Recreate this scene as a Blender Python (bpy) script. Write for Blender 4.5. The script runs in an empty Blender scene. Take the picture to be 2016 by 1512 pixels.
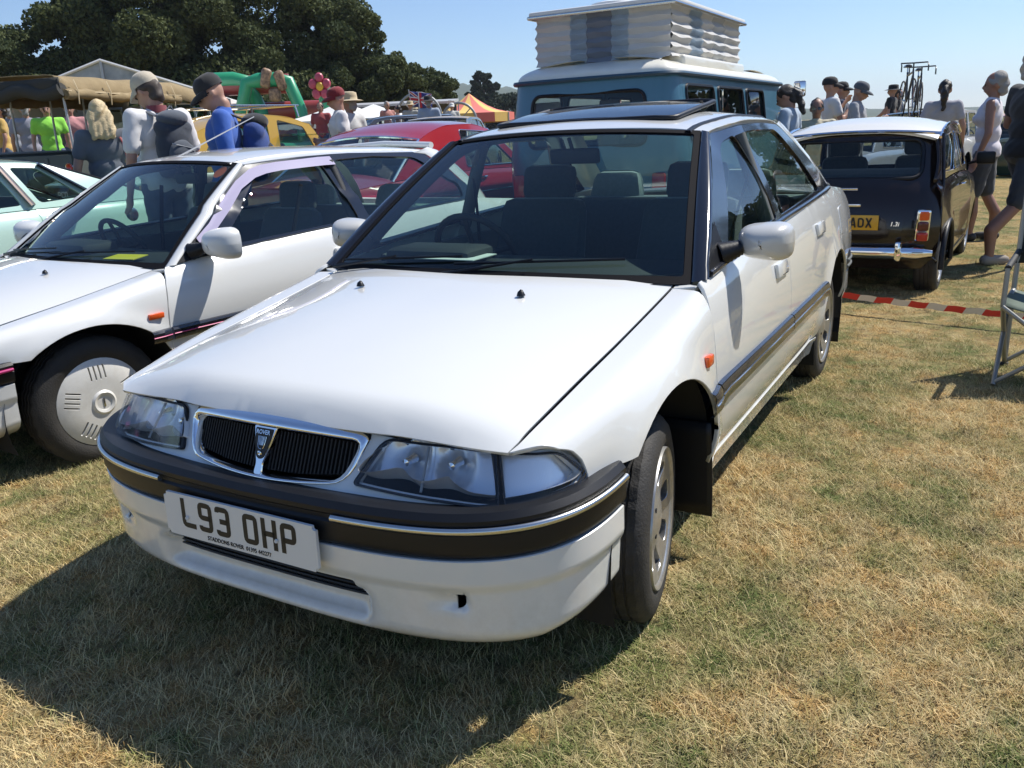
import bpy, bmesh, math, random
import numpy as np
from mathutils import Vector, Matrix, Euler
from mathutils.geometry import delaunay_2d_cdt
random.seed(7); rng = np.random.default_rng(11)
PI = math.pi
sc = bpy.context.scene
COL = sc.collection

# ------------------------------------------------------------------ camera, sky, sun, exposure
cam = bpy.data.cameras.new('camera'); camo = bpy.data.objects.new('camera', cam); COL.objects.link(camo)
camo.location = (1.50506, -2.05259, 1.33438)
camo.rotation_euler = [math.radians(a) for a in (73.3662, 2.56942, 29.29925)]
cam.sensor_fit = 'HORIZONTAL'; cam.sensor_width = 36.0; cam.lens = 1651.05/2016*36
cam.clip_start = 0.02; cam.clip_end = 9000
sc.camera = camo
SUN_DIR = Vector((0.42, 0.62, 1.0)).normalized()          # towards the sun
SUN_EL = math.asin(SUN_DIR.z); SUN_AZ = math.atan2(SUN_DIR.x, SUN_DIR.y)
world = bpy.data.worlds.new('World'); sc.world = world; world.use_nodes = True
nt = world.node_tree; nt.nodes.clear()
sky = nt.nodes.new('ShaderNodeTexSky'); sky.sky_type = 'NISHITA'; sky.sun_disc = False
sky.sun_elevation = SUN_EL; sky.sun_rotation = SUN_AZ; sky.air_density = 1.0; sky.dust_density = 0.0; sky.ozone_density = 1.2
bg = nt.nodes.new('ShaderNodeBackground'); bg.inputs[1].default_value = 0.085
wo = nt.nodes.new('ShaderNodeOutputWorld')
hs = nt.nodes.new('ShaderNodeMix'); hs.data_type = 'RGBA'; hs.blend_type = 'MULTIPLY'; hs.inputs[0].default_value = 1.; hs.inputs[7].default_value = (.86, 1.0, 1.24, 1)
nt.links.new(sky.outputs[0], hs.inputs[6]); nt.links.new(hs.outputs[2], bg.inputs[0]); nt.links.new(bg.outputs[0], wo.inputs[0])
sl = bpy.data.lights.new('sun', 'SUN'); sl.energy = 4.9; sl.angle = math.radians(0.53); sl.color = (1.0, 0.955, 0.88)
slo = bpy.data.objects.new('sun', sl); COL.objects.link(slo)
slo.rotation_euler = SUN_DIR.to_track_quat('Z', 'Y').to_euler()
sc.view_settings.view_transform = 'Standard'; sc.view_settings.look = 'None'
sc.view_settings.gamma = 1.0; sc.view_settings.exposure = 0.40; sc.view_settings.use_curve_mapping = False
try:
    sc.cycles.max_bounces = 10; sc.cycles.transparent_max_bounces = 24; sc.cycles.caustics_reflective = False; sc.cycles.caustics_refractive = False
    sc.cycles.sample_clamp_indirect = 6.0
except Exception: pass

# ------------------------------------------------------------------ materials
MATS = {}
def _n(t, k, **kw):
    n = t.nodes.new(k)
    for a, b in kw.items(): setattr(n, a, b)
    return n
def mat(name, col=(.5, .5, .5), rough=.5, metal=0., coat=0., coat_rough=.03, var=0., vscale=8., bump=0., bscale=60., spec=.5, trans=0., col2=None, emis=None, sheen=0., detail=4., dirt=None, sub=0.):
    """principled material; var/col2 mix in a noise pattern, bump adds fine relief; dirt=(colour, z0, z1, amount) dust in object space"""
    if name in MATS: return MATS[name]
    m = bpy.data.materials.new(name); m.use_nodes = True; t = m.node_tree; b = t.nodes['Principled BSDF']
    b.inputs['Base Color'].default_value = (*col, 1); b.inputs['Roughness'].default_value = rough; b.inputs['Metallic'].default_value = metal
    b.inputs['Coat Weight'].default_value = coat; b.inputs['Coat Roughness'].default_value = coat_rough
    b.inputs['Specular IOR Level'].default_value = spec; b.inputs['Transmission Weight'].default_value = trans
    if sheen: b.inputs['Sheen Weight'].default_value = sheen
    tc = _n(t, 'ShaderNodeTexCoord'); last = None
    if var or col2:
        nz = _n(t, 'ShaderNodeTexNoise'); nz.inputs['Scale'].default_value = vscale; nz.inputs['Detail'].default_value = detail
        t.links.new(tc.outputs['Object'], nz.inputs['Vector'])
        rp = _n(t, 'ShaderNodeMapRange'); rp.inputs[1].default_value = .3; rp.inputs[2].default_value = .7
        t.links.new(nz.outputs[0], rp.inputs[0])
        mx = _n(t, 'ShaderNodeMix', data_type='RGBA')
        c2 = col2 if col2 else tuple(max(0, c*(1-var)) for c in col)
        mx.inputs[6].default_value = (*col, 1); mx.inputs[7].default_value = (*c2, 1)
        t.links.new(rp.outputs[0], mx.inputs[0]); last = mx.outputs[2]
        t.links.new(last, b.inputs['Base Color'])
        if var:
            rr = _n(t, 'ShaderNodeMapRange'); rr.inputs[3].default_value = max(0, rough-.06); rr.inputs[4].default_value = min(1, rough+.1)
            t.links.new(nz.outputs[0], rr.inputs[0]); t.links.new(rr.outputs[0], b.inputs['Roughness'])
    if dirt:
        dc, z0, z1, amt = dirt
        sp = _n(t, 'ShaderNodeSeparateXYZ'); t.links.new(tc.outputs['Object'], sp.inputs[0])
        mr = _n(t, 'ShaderNodeMapRange'); mr.inputs[1].default_value = z1; mr.inputs[2].default_value = z0
        t.links.new(sp.outputs[2], mr.inputs[0])
        nz = _n(t, 'ShaderNodeTexNoise'); nz.inputs['Scale'].default_value = 22; nz.inputs['Detail'].default_value = 8; nz.inputs['Roughness'].default_value = .75
        t.links.new(tc.outputs['Object'], nz.inputs['Vector'])
        mr2 = _n(t, 'ShaderNodeMapRange'); mr2.inputs[1].default_value = .38; mr2.inputs[2].default_value = .72; t.links.new(nz.outputs[0], mr2.inputs[0])
        mu = _n(t, 'ShaderNodeMath', operation='MULTIPLY'); t.links.new(mr.outputs[0], mu.inputs[0]); t.links.new(mr2.outputs[0], mu.inputs[1])
        mu2 = _n(t, 'ShaderNodeMath', operation='MULTIPLY'); mu2.inputs[1].default_value = amt; t.links.new(mu.outputs[0], mu2.inputs[0])
        mx = _n(t, 'ShaderNodeMix', data_type='RGBA'); mx.inputs[6].default_value = (*col, 1); mx.inputs[7].default_value = (*dc, 1)
        if last: t.links.new(last, mx.inputs[6])
        t.links.new(mu2.outputs[0], mx.inputs[0]); t.links.new(mx.outputs[2], b.inputs['Base Color'])
    if bump:
        nz = _n(t, 'ShaderNodeTexNoise'); nz.inputs['Scale'].default_value = bscale; nz.inputs['Detail'].default_value = 3
        t.links.new(tc.outputs['Object'], nz.inputs['Vector'])
        bp = _n(t, 'ShaderNodeBump'); bp.inputs['Strength'].default_value = bump; bp.inputs['Distance'].default_value = .01
        t.links.new(nz.outputs[0], bp.inputs['Height']); t.links.new(bp.outputs[0], b.inputs['Normal'])
    if emis: b.inputs['Emission Color'].default_value = (*emis[0], 1); b.inputs['Emission Strength'].default_value = emis[1]
    MATS[name] = m; return m
def glass(name, tint=(.7, .8, .76), rough=0., ior=1.5, bump=None):
    if name in MATS: return MATS[name]
    m = bpy.data.materials.new(name); m.use_nodes = True; t = m.node_tree; t.nodes.clear()
    o = _n(t, 'ShaderNodeOutputMaterial'); mx = _n(t, 'ShaderNodeMixShader'); tr = _n(t, 'ShaderNodeBsdfTransparent'); gl = _n(t, 'ShaderNodeBsdfGlossy')
    fr = _n(t, 'ShaderNodeFresnel'); ge = _n(t, 'ShaderNodeNewGeometry'); im = _n(t, 'ShaderNodeMapRange'); im.inputs[3].default_value = ior; im.inputs[4].default_value = 1/ior   # thin pane: same reflectance from both faces
    t.links.new(ge.outputs['Backfacing'], im.inputs[0]); t.links.new(im.outputs[0], fr.inputs[0])
    tr.inputs[0].default_value = (*tint, 1); gl.inputs['Roughness'].default_value = rough; gl.inputs[0].default_value = (1, 1, 1, 1)
    t.links.new(fr.outputs[0], mx.inputs[0]); t.links.new(tr.outputs[0], mx.inputs[1]); t.links.new(gl.outputs[0], mx.inputs[2]); t.links.new(mx.outputs[0], o.inputs[0])
    if bump:
        tc = _n(t, 'ShaderNodeTexCoord'); wv = _n(t, 'ShaderNodeTexWave'); wv.inputs['Scale'].default_value = bump[0]; wv.bands_direction = 'X'
        t.links.new(tc.outputs['Object'], wv.inputs['Vector'])
        bp = _n(t, 'ShaderNodeBump'); bp.inputs['Strength'].default_value = bump[1]; bp.inputs['Distance'].default_value = .004
        t.links.new(wv.outputs[1], bp.inputs['Height']); t.links.new(bp.outputs[0], gl.inputs['Normal']); t.links.new(bp.outputs[0], fr.inputs['Normal'])
    MATS[name] = m; return m

white = mat('white_paint', (.70, .705, .68), .26, coat=1., coat_rough=.02, dirt=((.34, .29, .20), .20, .44, .34))
white2 = mat('white_paint_hatch', (.69, .695, .675), .28, coat=1., coat_rough=.03, dirt=((.32, .27, .18), .15, .45, .5))
mint = mat('mint_paint', (.50, .70, .62), .25, coat=1., coat_rough=.04)
redp = mat('red_paint', (.33, .012, .02), .22, coat=1., coat_rough=.03)
greyp = mat('grey_paint', (.09, .09, .10), .3, coat=.8)
bluep = mat('van_blue_paint', (.05, .155, .235), .32, coat=.6, coat_rough=.1, var=.12, vscale=4)
cream = mat('van_cream_paint', (.78, .755, .66), .35, coat=.5, var=.06)
yellowp = mat('yellow_paint', (.55, .33, .03), .3, coat=.8)
brownp = mat('dark_brown_paint', (.016, .010, .008), .2, coat=.6, coat_rough=.03, spec=.3)
black_trim = mat('black_trim', (.008, .009, .012), .40, bump=.12, bscale=900, spec=.35)
black_gloss = mat('black_gloss', (.012, .013, .018), .16, coat=.7, coat_rough=.05)
navy_strip = mat('dark_rubbing_strip', (.016, .018, .026), .22, coat=.5)
rubber = mat('tyre_rubber', (.022, .021, .020), .72, var=.0, col2=(.036, .033, .029), vscale=14, bump=.25, bscale=160)
dark = mat('dark_void', (.008, .008, .008), .9)
chrome = mat('chrome', (.86, .87, .89), .07, metal=1.)
dullchrome = mat('dull_chrome', (.62, .62, .60), .24, metal=1.)
alloy = mat('alloy_silver', (.50, .50, .49), .36, metal=.75, dirt=((.16, .13, .09), .0, .55, .5))
plastic_silver = mat('wheel_cover_silver', (.74, .73, .69), .38, metal=.1, dirt=((.30, .25, .17), .0, .5, .25))
reflector = mat('lamp_reflector', (.90, .91, .93), .25, metal=.55, bump=.06, bscale=40)
lampglass = glass('lamp_glass', (.95, .96, .97), .05, 1.5, bump=(75, .30))
amber = mat('amber_lens', (.75, .10, .015), .15, coat=.6)
redlens = mat('red_lens', (.45, .012, .01), .15, coat=.6)
screen = glass('windscreen_glass', (.64, .78, .73))
sideglass = glass('side_glass', (.66, .77, .73))
clearglass = glass('clear_glass', (.74, .80, .79))
smoke = glass('sunroof_glass', (.16, .19, .25), .02, 1.6)
fabric = mat('seat_fabric', (.070, .082, .084), .95, var=.2, vscale=60, sheen=.3)
fabric_lt = mat('seat_fabric_light', (.30, .335, .32), .95, var=.15, vscale=50)
dash_m = mat('dashboard_plastic', (.022, .024, .026), .6, bump=.2, bscale=700)
trim_grey = mat('interior_grey', (.09, .10, .10), .75)
plate_w = mat('plate_white', (.72, .72, .70), .35)
plate_y = mat('plate_yellow', (.72, .40, .03), .35)
ink = mat('plate_black', (.012, .012, .012), .5)
paper = mat('paper', (.78, .78, .72), .7)

# ------------------------------------------------------------------ object helpers
def link(o, parent=None):
    COL.objects.link(o)
    if parent is not None: o.parent = parent
    return o
def thing(name, label, cat, loc=(0, 0, 0), rz=0., group=None):
    o = bpy.data.objects.new(name, None); o.empty_display_size = .1; link(o); o.location = loc; o.rotation_euler = (0, 0, rz)
    tag(o, label, cat, group); return o
def tag(o, label=None, cat=None, group=None, kind=None):
    if label: o['label'] = label
    if cat: o['category'] = cat
    if group: o['group'] = group
    if kind: o['kind'] = kind
    return o
def mk(name, V, F, m, parent=None, smooth=True, sharp=None, angle=None):
    me = bpy.data.meshes.new(name)
    me.from_pydata([tuple(map(float, v)) for v in V], [], [tuple(int(i) for i in f) for f in F])
    if smooth: me.polygons.foreach_set('use_smooth', [True]*len(me.polygons))
    if sharp:
        for e in me.edges:
            if (min(e.vertices), max(e.vertices)) in sharp: e.use_edge_sharp = True
    if angle is not None: me.set_sharp_from_angle(angle=math.radians(angle))
    if m is not None:
        for mm in (m if isinstance(m, (list, tuple)) else [m]): me.materials.append(mm)
    me.update(); o = bpy.data.objects.new(name, me); return link(o, parent)
def from_bm(name, bm, m, parent=None, angle=35):
    bmesh.ops.recalc_face_normals(bm, faces=bm.faces)
    me = bpy.data.meshes.new(name); bm.to_mesh(me); bm.free()
    me.polygons.foreach_set('use_smooth', [True]*len(me.polygons)); me.set_sharp_from_angle(angle=math.radians(angle))
    if m is not None:
        for mm in (m if isinstance(m, (list, tuple)) else [m]): me.materials.append(mm)
    o = bpy.data.objects.new(name, me); return link(o, parent)
def copy_tree(o, parent=None):
    c = o.copy(); COL.objects.link(c); c.parent = parent
    for ch in list(o.children): copy_tree(ch, c)
    return c
def box(name, c, s, m, parent=None, bev=.0, rot=None, seg=2, taper=None):
    bm = bmesh.new(); bmesh.ops.create_cube(bm, size=1.)
    for v in bm.verts:
        if taper and v.co.z > 0: v.co.x *= taper[0]; v.co.y *= taper[1]
        v.co = Vector((v.co.x*s[0], v.co.y*s[1], v.co.z*s[2]))
    if bev: bmesh.ops.bevel(bm, geom=bm.edges[:], offset=bev, segments=seg, affect='EDGES', profile=.5)
    M = Matrix.Translation(c) @ (Euler(rot).to_matrix().to_4x4() if rot else Matrix())
    bm.transform(M); return from_bm(name, bm, m, parent)
def tube(name, pts, r, m, parent=None, seg=8, cap=True, sy=1.):
    V, F = tube_geo(pts, r, seg, cap, sy); return mk(name, V, F, m, parent, angle=50)
def tube_geo(pts, r, seg=8, cap=True, sy=1.):
    P = np.array(pts, float); n = len(P); R_ = np.full(n, r) if np.isscalar(r) else np.array(r, float)
    T = np.gradient(P, axis=0); T /= np.linalg.norm(T, axis=1)[:, None]+1e-12
    up = np.array([0, 0, 1.]) if abs(T[0][2]) < .9 else np.array([1., 0, 0]); V = []; F = []
    u = np.cross(T[0], up); u /= np.linalg.norm(u)
    for i in range(n):
        u = u-T[i]*np.dot(u, T[i]); u /= np.linalg.norm(u)+1e-12; w = np.cross(T[i], u)
        for k in range(seg):
            a = 2*PI*k/seg; V.append(P[i]+R_[i]*(u*math.cos(a)+w*math.sin(a)*sy))
    for i in range(n-1):
        for k in range(seg):
            a = i*seg+k; b = i*seg+(k+1) % seg; F.append((a, b, b+seg, a+seg))
    if cap: F.append(tuple(range(seg))[::-1]); F.append(tuple((n-1)*seg+k for k in range(seg)))
    return V, F
def lathe(name, prof, m, parent=None, seg=48, axis='x', c=(0, 0, 0), angle=40, close=False):
    V = []; F = []; n = len(prof)
    for k in range(seg):
        a = 2*PI*k/seg
        for (h, r) in prof:
            p = (h, r*math.cos(a), r*math.sin(a)) if axis == 'x' else ((r*math.cos(a), r*math.sin(a), h) if axis == 'z' else (r*math.cos(a), h, r*math.sin(a)))
            V.append((p[0]+c[0], p[1]+c[1], p[2]+c[2]))
    for k in range(seg):
        for i in range(n-1 if not close else n):
            a = k*n+i; b = k*n+(i+1) % n; d = ((k+1) % seg)*n+i; e = ((k+1) % seg)*n+(i+1) % n
            F.append((a, d, e, b))
    return mk(name, V, F, m, parent, angle=angle)
def grid_mesh(name, G, m, parent=None, closed_u=False, angle=None, solid=0.):
    """G[i][j] -> points"""
    G = np.array(G, float); a, b = G.shape[:2]; F = []
    for i in range(a if closed_u else a-1):
        for j in range(b-1):
            i2 = (i+1) % a; F.append((i*b+j, i2*b+j, i2*b+j+1, i*b+j+1))
    o = mk(name, G.reshape(-1, 3), F, m, parent, angle=angle)
    if solid:
        md = o.modifiers.new('thickness', 'SOLIDIFY'); md.thickness = solid; md.offset = 0
    return o
_txt = {}
def text(name, s, size, M, m, parent=None, xs=1., bold=0., extrude=.0008, align='CENTER', shear=0.):
    cu = bpy.data.curves.new('t', 'FONT'); cu.body = s; cu.size = size; cu.offset = bold; cu.extrude = extrude; cu.align_x = align; cu.align_y = 'CENTER'; cu.shear = shear; cu.resolution_u = 4
    ob = bpy.data.objects.new('t', cu); COL.objects.link(ob)
    bpy.context.view_layer.update(); dg = bpy.context.evaluated_depsgraph_get()
    me = bpy.data.meshes.new_from_object(ob.evaluated_get(dg)); bpy.data.objects.remove(ob)
    me.name = name; me.transform(M @ Matrix.Diagonal((xs, 1, 1, 1))); me.materials.clear(); me.materials.append(m)
    return link(bpy.data.objects.new(name, me), parent)

STROKES = {'L': [[(7, 79), (7, 7), (50, 7)]], '9': [[(43, 38), (7, 38), (7, 72), (43, 72), (43, 7), (7, 7), (7, 16)]], '3': [[(7, 63), (7, 72), (43, 72), (43, 7), (7, 7), (7, 16)], [(14, 40), (43, 40)]], 'O': [[(25, 7), (43, 7), (43, 72), (7, 72), (7, 7), (25, 7)]], 'H': [[(7, 0), (7, 79)], [(43, 0), (43, 79)], [(7, 40), (43, 40)]],
           'P': [[(7, 0), (7, 72), (43, 72), (43, 34), (7, 34)]], 'A': [[(6, 0), (22, 76), (28, 76), (44, 0)], [(13, 22), (37, 22)]], 'D': [[(7, 7), (7, 72), (33, 72), (43, 60), (43, 19), (33, 7), (7, 7)]], 'X': [[(5, 0), (45, 79)], [(45, 0), (5, 79)]], 'C': [[(43, 58), (43, 72), (7, 72), (7, 7), (43, 7), (43, 21)]]}
def plate_chars(s, M, m, parent, k=.001, gap=11, stroke=14, space=33, x0=None):
    """number-plate characters drawn with straight strokes, one mesh for each character"""
    W_ = sum(space if c == ' ' else 50+gap for c in s)-gap; x = -W_/2 if x0 is None else x0
    for c in s:
        if c == ' ': x += space; continue
        V = []; F = []
        for pl in STROKES[c]:
            closed = pl[0] == pl[-1]; P = np.array(rnd(pl[:-1], 9, 4) if closed else ([pl[0]]+[q for i in range(1, len(pl)-1) for q in rnd([pl[i-1], pl[i], pl[i+1]], [0, 9, 0], 4)[1:-1]]+[pl[-1]]), float)
            if closed: P = np.vstack([P, P[:1]])
            T = np.gradient(P, axis=0)
            if closed: T[0] = T[-1] = P[1]-P[-2]
            T /= np.linalg.norm(T, axis=1)[:, None]+1e-9; N = np.stack([-T[:, 1], T[:, 0]], 1)*stroke/2; b = len(V)
            for p, n in zip(P, N): V += [M @ Vector(((x+p[0]+n[0])*k, (p[1]+n[1]-39.5)*k, 0)), M @ Vector(((x+p[0]-n[0])*k, (p[1]-n[1]-39.5)*k, 0))]
            F += [(b+2*i, b+2*i+1, b+2*i+3, b+2*i+2) for i in range(len(P)-1)]
        mk('plate_character', V, F, m, parent, smooth=False); x += 50+gap

# ------------------------------------------------------------------ surface panels
def pchip(xs, P, x):
    xs = np.asarray(xs, float); P = np.asarray(P, float).reshape(len(xs), -1); x = np.clip(np.asarray(x, float), xs[0], xs[-1])
    h = np.diff(xs)[:, None]; d = np.diff(P, axis=0)/h; m = np.zeros_like(P)
    if len(xs) > 2:
        w1 = 2*h[1:]+h[:-1]; w2 = h[1:]+2*h[:-1]; s = d[:-1]*d[1:] > 0
        with np.errstate(divide='ignore', invalid='ignore'): mm = (w1+w2)/(w1/d[:-1]+w2/d[1:])
        m[1:-1] = np.where(s, mm, 0.)
    m[0] = d[0]; m[-1] = d[-1]
    i = np.clip(np.searchsorted(xs, x, side='right')-1, 0, len(xs)-2); hh = h[i]; t = ((x-xs[i])[:, None])/hh
    return (2*t**3-3*t**2+1)*P[i]+(t**3-2*t**2+t)*hh*m[i]+(-2*t**3+3*t**2)*P[i+1]+(t**3-t**2)*hh*m[i+1]
def curve(tab):
    tab = sorted(tab); xs = [r[0] for r in tab]; P = [r[1:] for r in tab]
    return lambda x: pchip(xs, P, np.atleast_1d(x))[:, 0] if len(tab[0]) == 2 else pchip(xs, P, np.atleast_1d(x))
def spl(pts, n=8, closed=True):
    """catmull-rom rounding of an outline"""
    P = np.array(pts, float); N = len(P); out = []
    for i in range(N if closed else N-1):
        p0, p1, p2, p3 = (P[(i+k) % N] for k in (-1, 0, 1, 2)) if closed else (P[max(i-1, 0)], P[i], P[i+1], P[min(i+2, N-1)])
        for t in np.linspace(0, 1, n, endpoint=False):
            out.append(.5*((2*p1)+(-p0+p2)*t+(2*p0-5*p1+4*p2-p3)*t*t+(-p0+3*p1-3*p2+p3)*t**3))
    if not closed: out.append(P[-1])
    return [tuple(p) for p in out]
def rnd(pts, r=.02, n=5):
    """round the corners of a polygon; r scalar or list"""
    P = [np.array(p, float) for p in pts]; N = len(P); out = []
    for i in range(N):
        rr = r[i] if isinstance(r, (list, tuple)) else r
        a, b, c = P[i-1], P[i], P[(i+1) % N]
        if rr <= 0: out.append(tuple(b)); continue
        la, lc = np.linalg.norm(a-b), np.linalg.norm(c-b); q = min(rr, la*.48, lc*.48)
        s = b+(a-b)/la*q; e = b+(c-b)/lc*q
        for t in np.linspace(0, 1, n): out.append(tuple((1-t)**2*s+2*t*(1-t)*b+t*t*e))
    return out
def inpoly(poly, X, Y):
    p = np.asarray(poly, float); r = np.zeros(len(X), bool); j = len(p)-1
    for i in range(len(p)):
        xi, yi = p[i]; xj, yj = p[j]; c = (yi > Y) != (yj > Y)
        with np.errstate(divide='ignore', invalid='ignore'): r ^= c & (X < (xj-xi)*(Y-yi)/(yj-yi+1e-30)+xi)
        j = i
    return r
def dens(poly, step):
    out = []
    for i in range(len(poly)):
        a = np.array(poly[i], float); b = np.array(poly[(i+1) % len(poly)], float); L = np.linalg.norm(b-a)
        if L < 1e-7: continue
        k = max(1, int(math.ceil(L/step)))
        for q in range(k): out.append(tuple(a+(b-a)*q/k))
    return out
def cdt(outline, holes, step):
    loops = [dens(outline, step)]+[dens(h, step) for h in holes]
    pts = []; edges = []
    for L in loops:
        s = len(pts); pts += L; edges += [(s+i, s+(i+1) % len(L)) for i in range(len(L))]
    B = np.array(pts); x0, y0 = np.array(loops[0]).min(0); x1, y1 = np.array(loops[0]).max(0)
    gx, gy = np.meshgrid(np.arange(x0+step*.5, x1, step), np.arange(y0+step*.5, y1, step*.9)); gx = gx+(np.arange(gx.shape[0]) % 2)[:, None]*step*.5
    X, Y = gx.ravel(), gy.ravel(); ok = inpoly(loops[0], X, Y)
    for h in loops[1:]: ok &= ~inpoly(h, X, Y)
    X, Y = X[ok], Y[ok]
    if len(X):
        d = np.min((X[:, None]-B[None, :, 0])**2+(Y[:, None]-B[None, :, 1])**2, axis=1) if len(X)*len(B) < 4e7 else np.full(len(X), 1.)
        k = d > (step*.45)**2; X, Y = X[k], Y[k]
    allp = [Vector((a, b)) for a, b in pts]+[Vector((a, b)) for a, b in zip(X, Y)]
    v, e, f, _, _, _ = delaunay_2d_cdt(allp, edges, [], 0, 1e-7)
    V = np.array([(p.x, p.y) for p in v]); T = np.array([t for t in f if len(t) == 3])
    C = V[T].mean(1); ok = inpoly(loops[0], C[:, 0], C[:, 1])
    for h in loops[1:]: ok &= ~inpoly(h, C[:, 0], C[:, 1])
    a, b, c = V[T[:, 0]], V[T[:, 1]], V[T[:, 2]]; ar = np.abs((b-a)[:, 0]*(c-a)[:, 1]-(b-a)[:, 1]*(c-a)[:, 0])
    lm = np.maximum(np.maximum(((b-a)**2).sum(1), ((c-a)**2).sum(1)), ((c-b)**2).sum(1)); ok &= ar > .02*lm
    return V, T[ok]
POST = [None]                                   # optional vertex remap used while a car is being built
def panel(name, outline, fn, m, parent, step=.04, holes=(), flange=.012, mirror=False, flip=False, round_edge=.003, both=None):
    """a curved sheet cut to an outline: fn(U,V)->(n,3); its rim is folded inwards by flange so that joints read as gaps"""
    V2, T = cdt(outline, list(holes), step)
    P = np.asarray(fn(V2[:, 0], V2[:, 1]), float); T = T.copy()
    a, b, c = P[T[:, 0]], P[T[:, 1]], P[T[:, 2]]; N = np.cross(b-a, c-a)
    used = np.unique(T); mp = -np.ones(len(P), int); mp[used] = np.arange(len(used)); P = P[used]; T = mp[T]
    if flip: T = T[:, ::-1]; N = -N
    vn = np.zeros_like(P)
    for k in range(3): np.add.at(vn, T[:, k], N)
    vn /= np.linalg.norm(vn, axis=1)[:, None]+1e-12
    F = [tuple(t) for t in T]; sharp = set()
    if flange:
        ec = {}
        for t in T:
            for i in range(3):
                e = (t[i], t[(i+1) % 3]); k = (min(e), max(e)); ec.setdefault(k, []).append(e)
        be = [v[0] for v in ec.values() if len(v) == 1]; bv = sorted({i for e in be for i in e})
        id1 = {v: len(P)+i for i, v in enumerate(bv)}
        out = np.zeros_like(P)                    # outward in-surface direction at the rim
        for (i, j) in be:
            d = P[j]-P[i]; o = np.cross(d, vn[i]); o /= np.linalg.norm(o)+1e-12; out[i] += o; out[j] += o
        ln = np.linalg.norm(out[bv], axis=1)[:, None]+1e-9
        R1 = P[bv]-vn[bv]*flange
        if round_edge: 
            R0 = P[bv]+out[bv]/ln*round_edge*.6-vn[bv]*round_edge
            id0 = {v: len(P)+len(bv)+i for i, v in enumerate(bv)}
            P2 = np.vstack([P, R1, R0])
            for (i, j) in be: F.append((j, i, id0[i], id0[j])); F.append((id0[j], id0[i], id1[i], id1[j])); sharp.add((min(i, j), max(i, j))); sharp.add((min(id0[i], id0[j]), max(id0[i], id0[j])))
        else:
            P2 = np.vstack([P, R1])
            for (i, j) in be: F.append((j, i, id1[i], id1[j])); sharp.add((min(i, j), max(i, j)))
        P = P2
    if mirror: P = P*np.array([-1, 1, 1]); F = [f[::-1] for f in F]
    if POST[0]: P = POST[0](P)
    return mk(name, P, F, m, parent, sharp=sharp)
def panels2(name, outline, fn, m, parent, **kw):
    return panel(name, outline, fn, m, parent, **kw), panel(name, outline, fn, m, parent, mirror=True, **kw)
def sweep(name, path, nrm, prof, m, parent=None, cap=True, angle=40, both=False):
    """profile (off, z) swept along a plan path; off measured inwards from the path"""
    path = np.asarray(path, float); nrm = np.asarray(nrm, float); k = len(prof); V = []; F = []
    for p, n in zip(path, nrm):
        for pr in prof:
            o, z = (pr(p) if callable(pr) else pr); V.append((p[0]-n[0]*o, p[1]-n[1]*o, z+(p[2] if len(p) > 2 else 0)))
    for i in range(len(path)-1):
        for j in range(k-1): a = i*k+j; F.append((a, a+1, a+k+1, a+k))
    V = np.array(V)
    if cap: F.append(tuple(range(k))[::-1]); F.append(tuple((len(path)-1)*k+j for j in range(k)))
    if POST[0]: V = POST[0](V)
    return mk(name, V, F, m, parent, angle=angle)
class Side:
    """body side: stations (y, [(x, z) ...]) from the top edge down; x(y, z) as a height field and point(y, t)"""
    def __init__(s, st, flares=(), n=73):
        st = sorted(st, key=lambda r: r[0]); s.ys = [r[0] for r in st]; s.k = len(st[0][1]); s.P = np.array([np.array(r[1]).ravel() for r in st]); s.n = n; s.fl = flares
        s.ts = np.linspace(0, s.k-1, n)
    def sec(s, Y):
        Q = pchip(s.ys, s.P, Y).reshape(len(Y), s.k, 2); tt = np.arange(s.k)
        R_ = np.transpose(Q, (1, 0, 2)).reshape(s.k, -1)
        S = pchip(tt, R_, s.ts).reshape(s.n, len(Y), 2); return np.transpose(S, (1, 0, 2))
    def flare(s, Y, Z):
        f = np.zeros_like(Y)
        for (cy, cz, r, amp, w) in s.fl:
            d = np.hypot(Y-cy, Z-cz)-r; f += amp*np.exp(-(np.clip(d, 0, 9)/w)**2)*(Z > cz-.35)
        return f
    def x(s, Y, Z):
        Y = np.atleast_1d(np.asarray(Y, float)); Z = np.atleast_1d(np.asarray(Z, float)); S = s.sec(Y); out = np.empty(len(Y))
        for i in range(len(Y)): out[i] = np.interp(-Z[i], -S[i, :, 1], S[i, :, 0])
        return out+s.flare(Y, Z)
    def yz(s, U, V): return np.stack([s.x(U, V), U, V], 1)
    def yt(s, U, V):          # V = -t*.1
        U = np.asarray(U, float); t = -np.asarray(V, float)*10; S = s.sec(U); out = np.empty((len(U), 3))
        for i in range(len(U)): out[i] = (np.interp(t[i], s.ts, S[i, :, 0]), U[i], np.interp(t[i], s.ts, S[i, :, 1]))
        out[:, 0] += s.flare(out[:, 1], out[:, 2]); return out
    def v_of(s, y, z):
        S = s.sec(np.array([y]))[0]; return -.1*float(np.interp(-z, -S[:, 1], s.ts))
def arc(cy, cz, r, a0, a1, n=20, rz=None):
    return [(cy+r*math.cos(math.radians(a)), cz+(rz or r)*math.sin(math.radians(a))) for a in np.linspace(a0, a1, n)]
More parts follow.
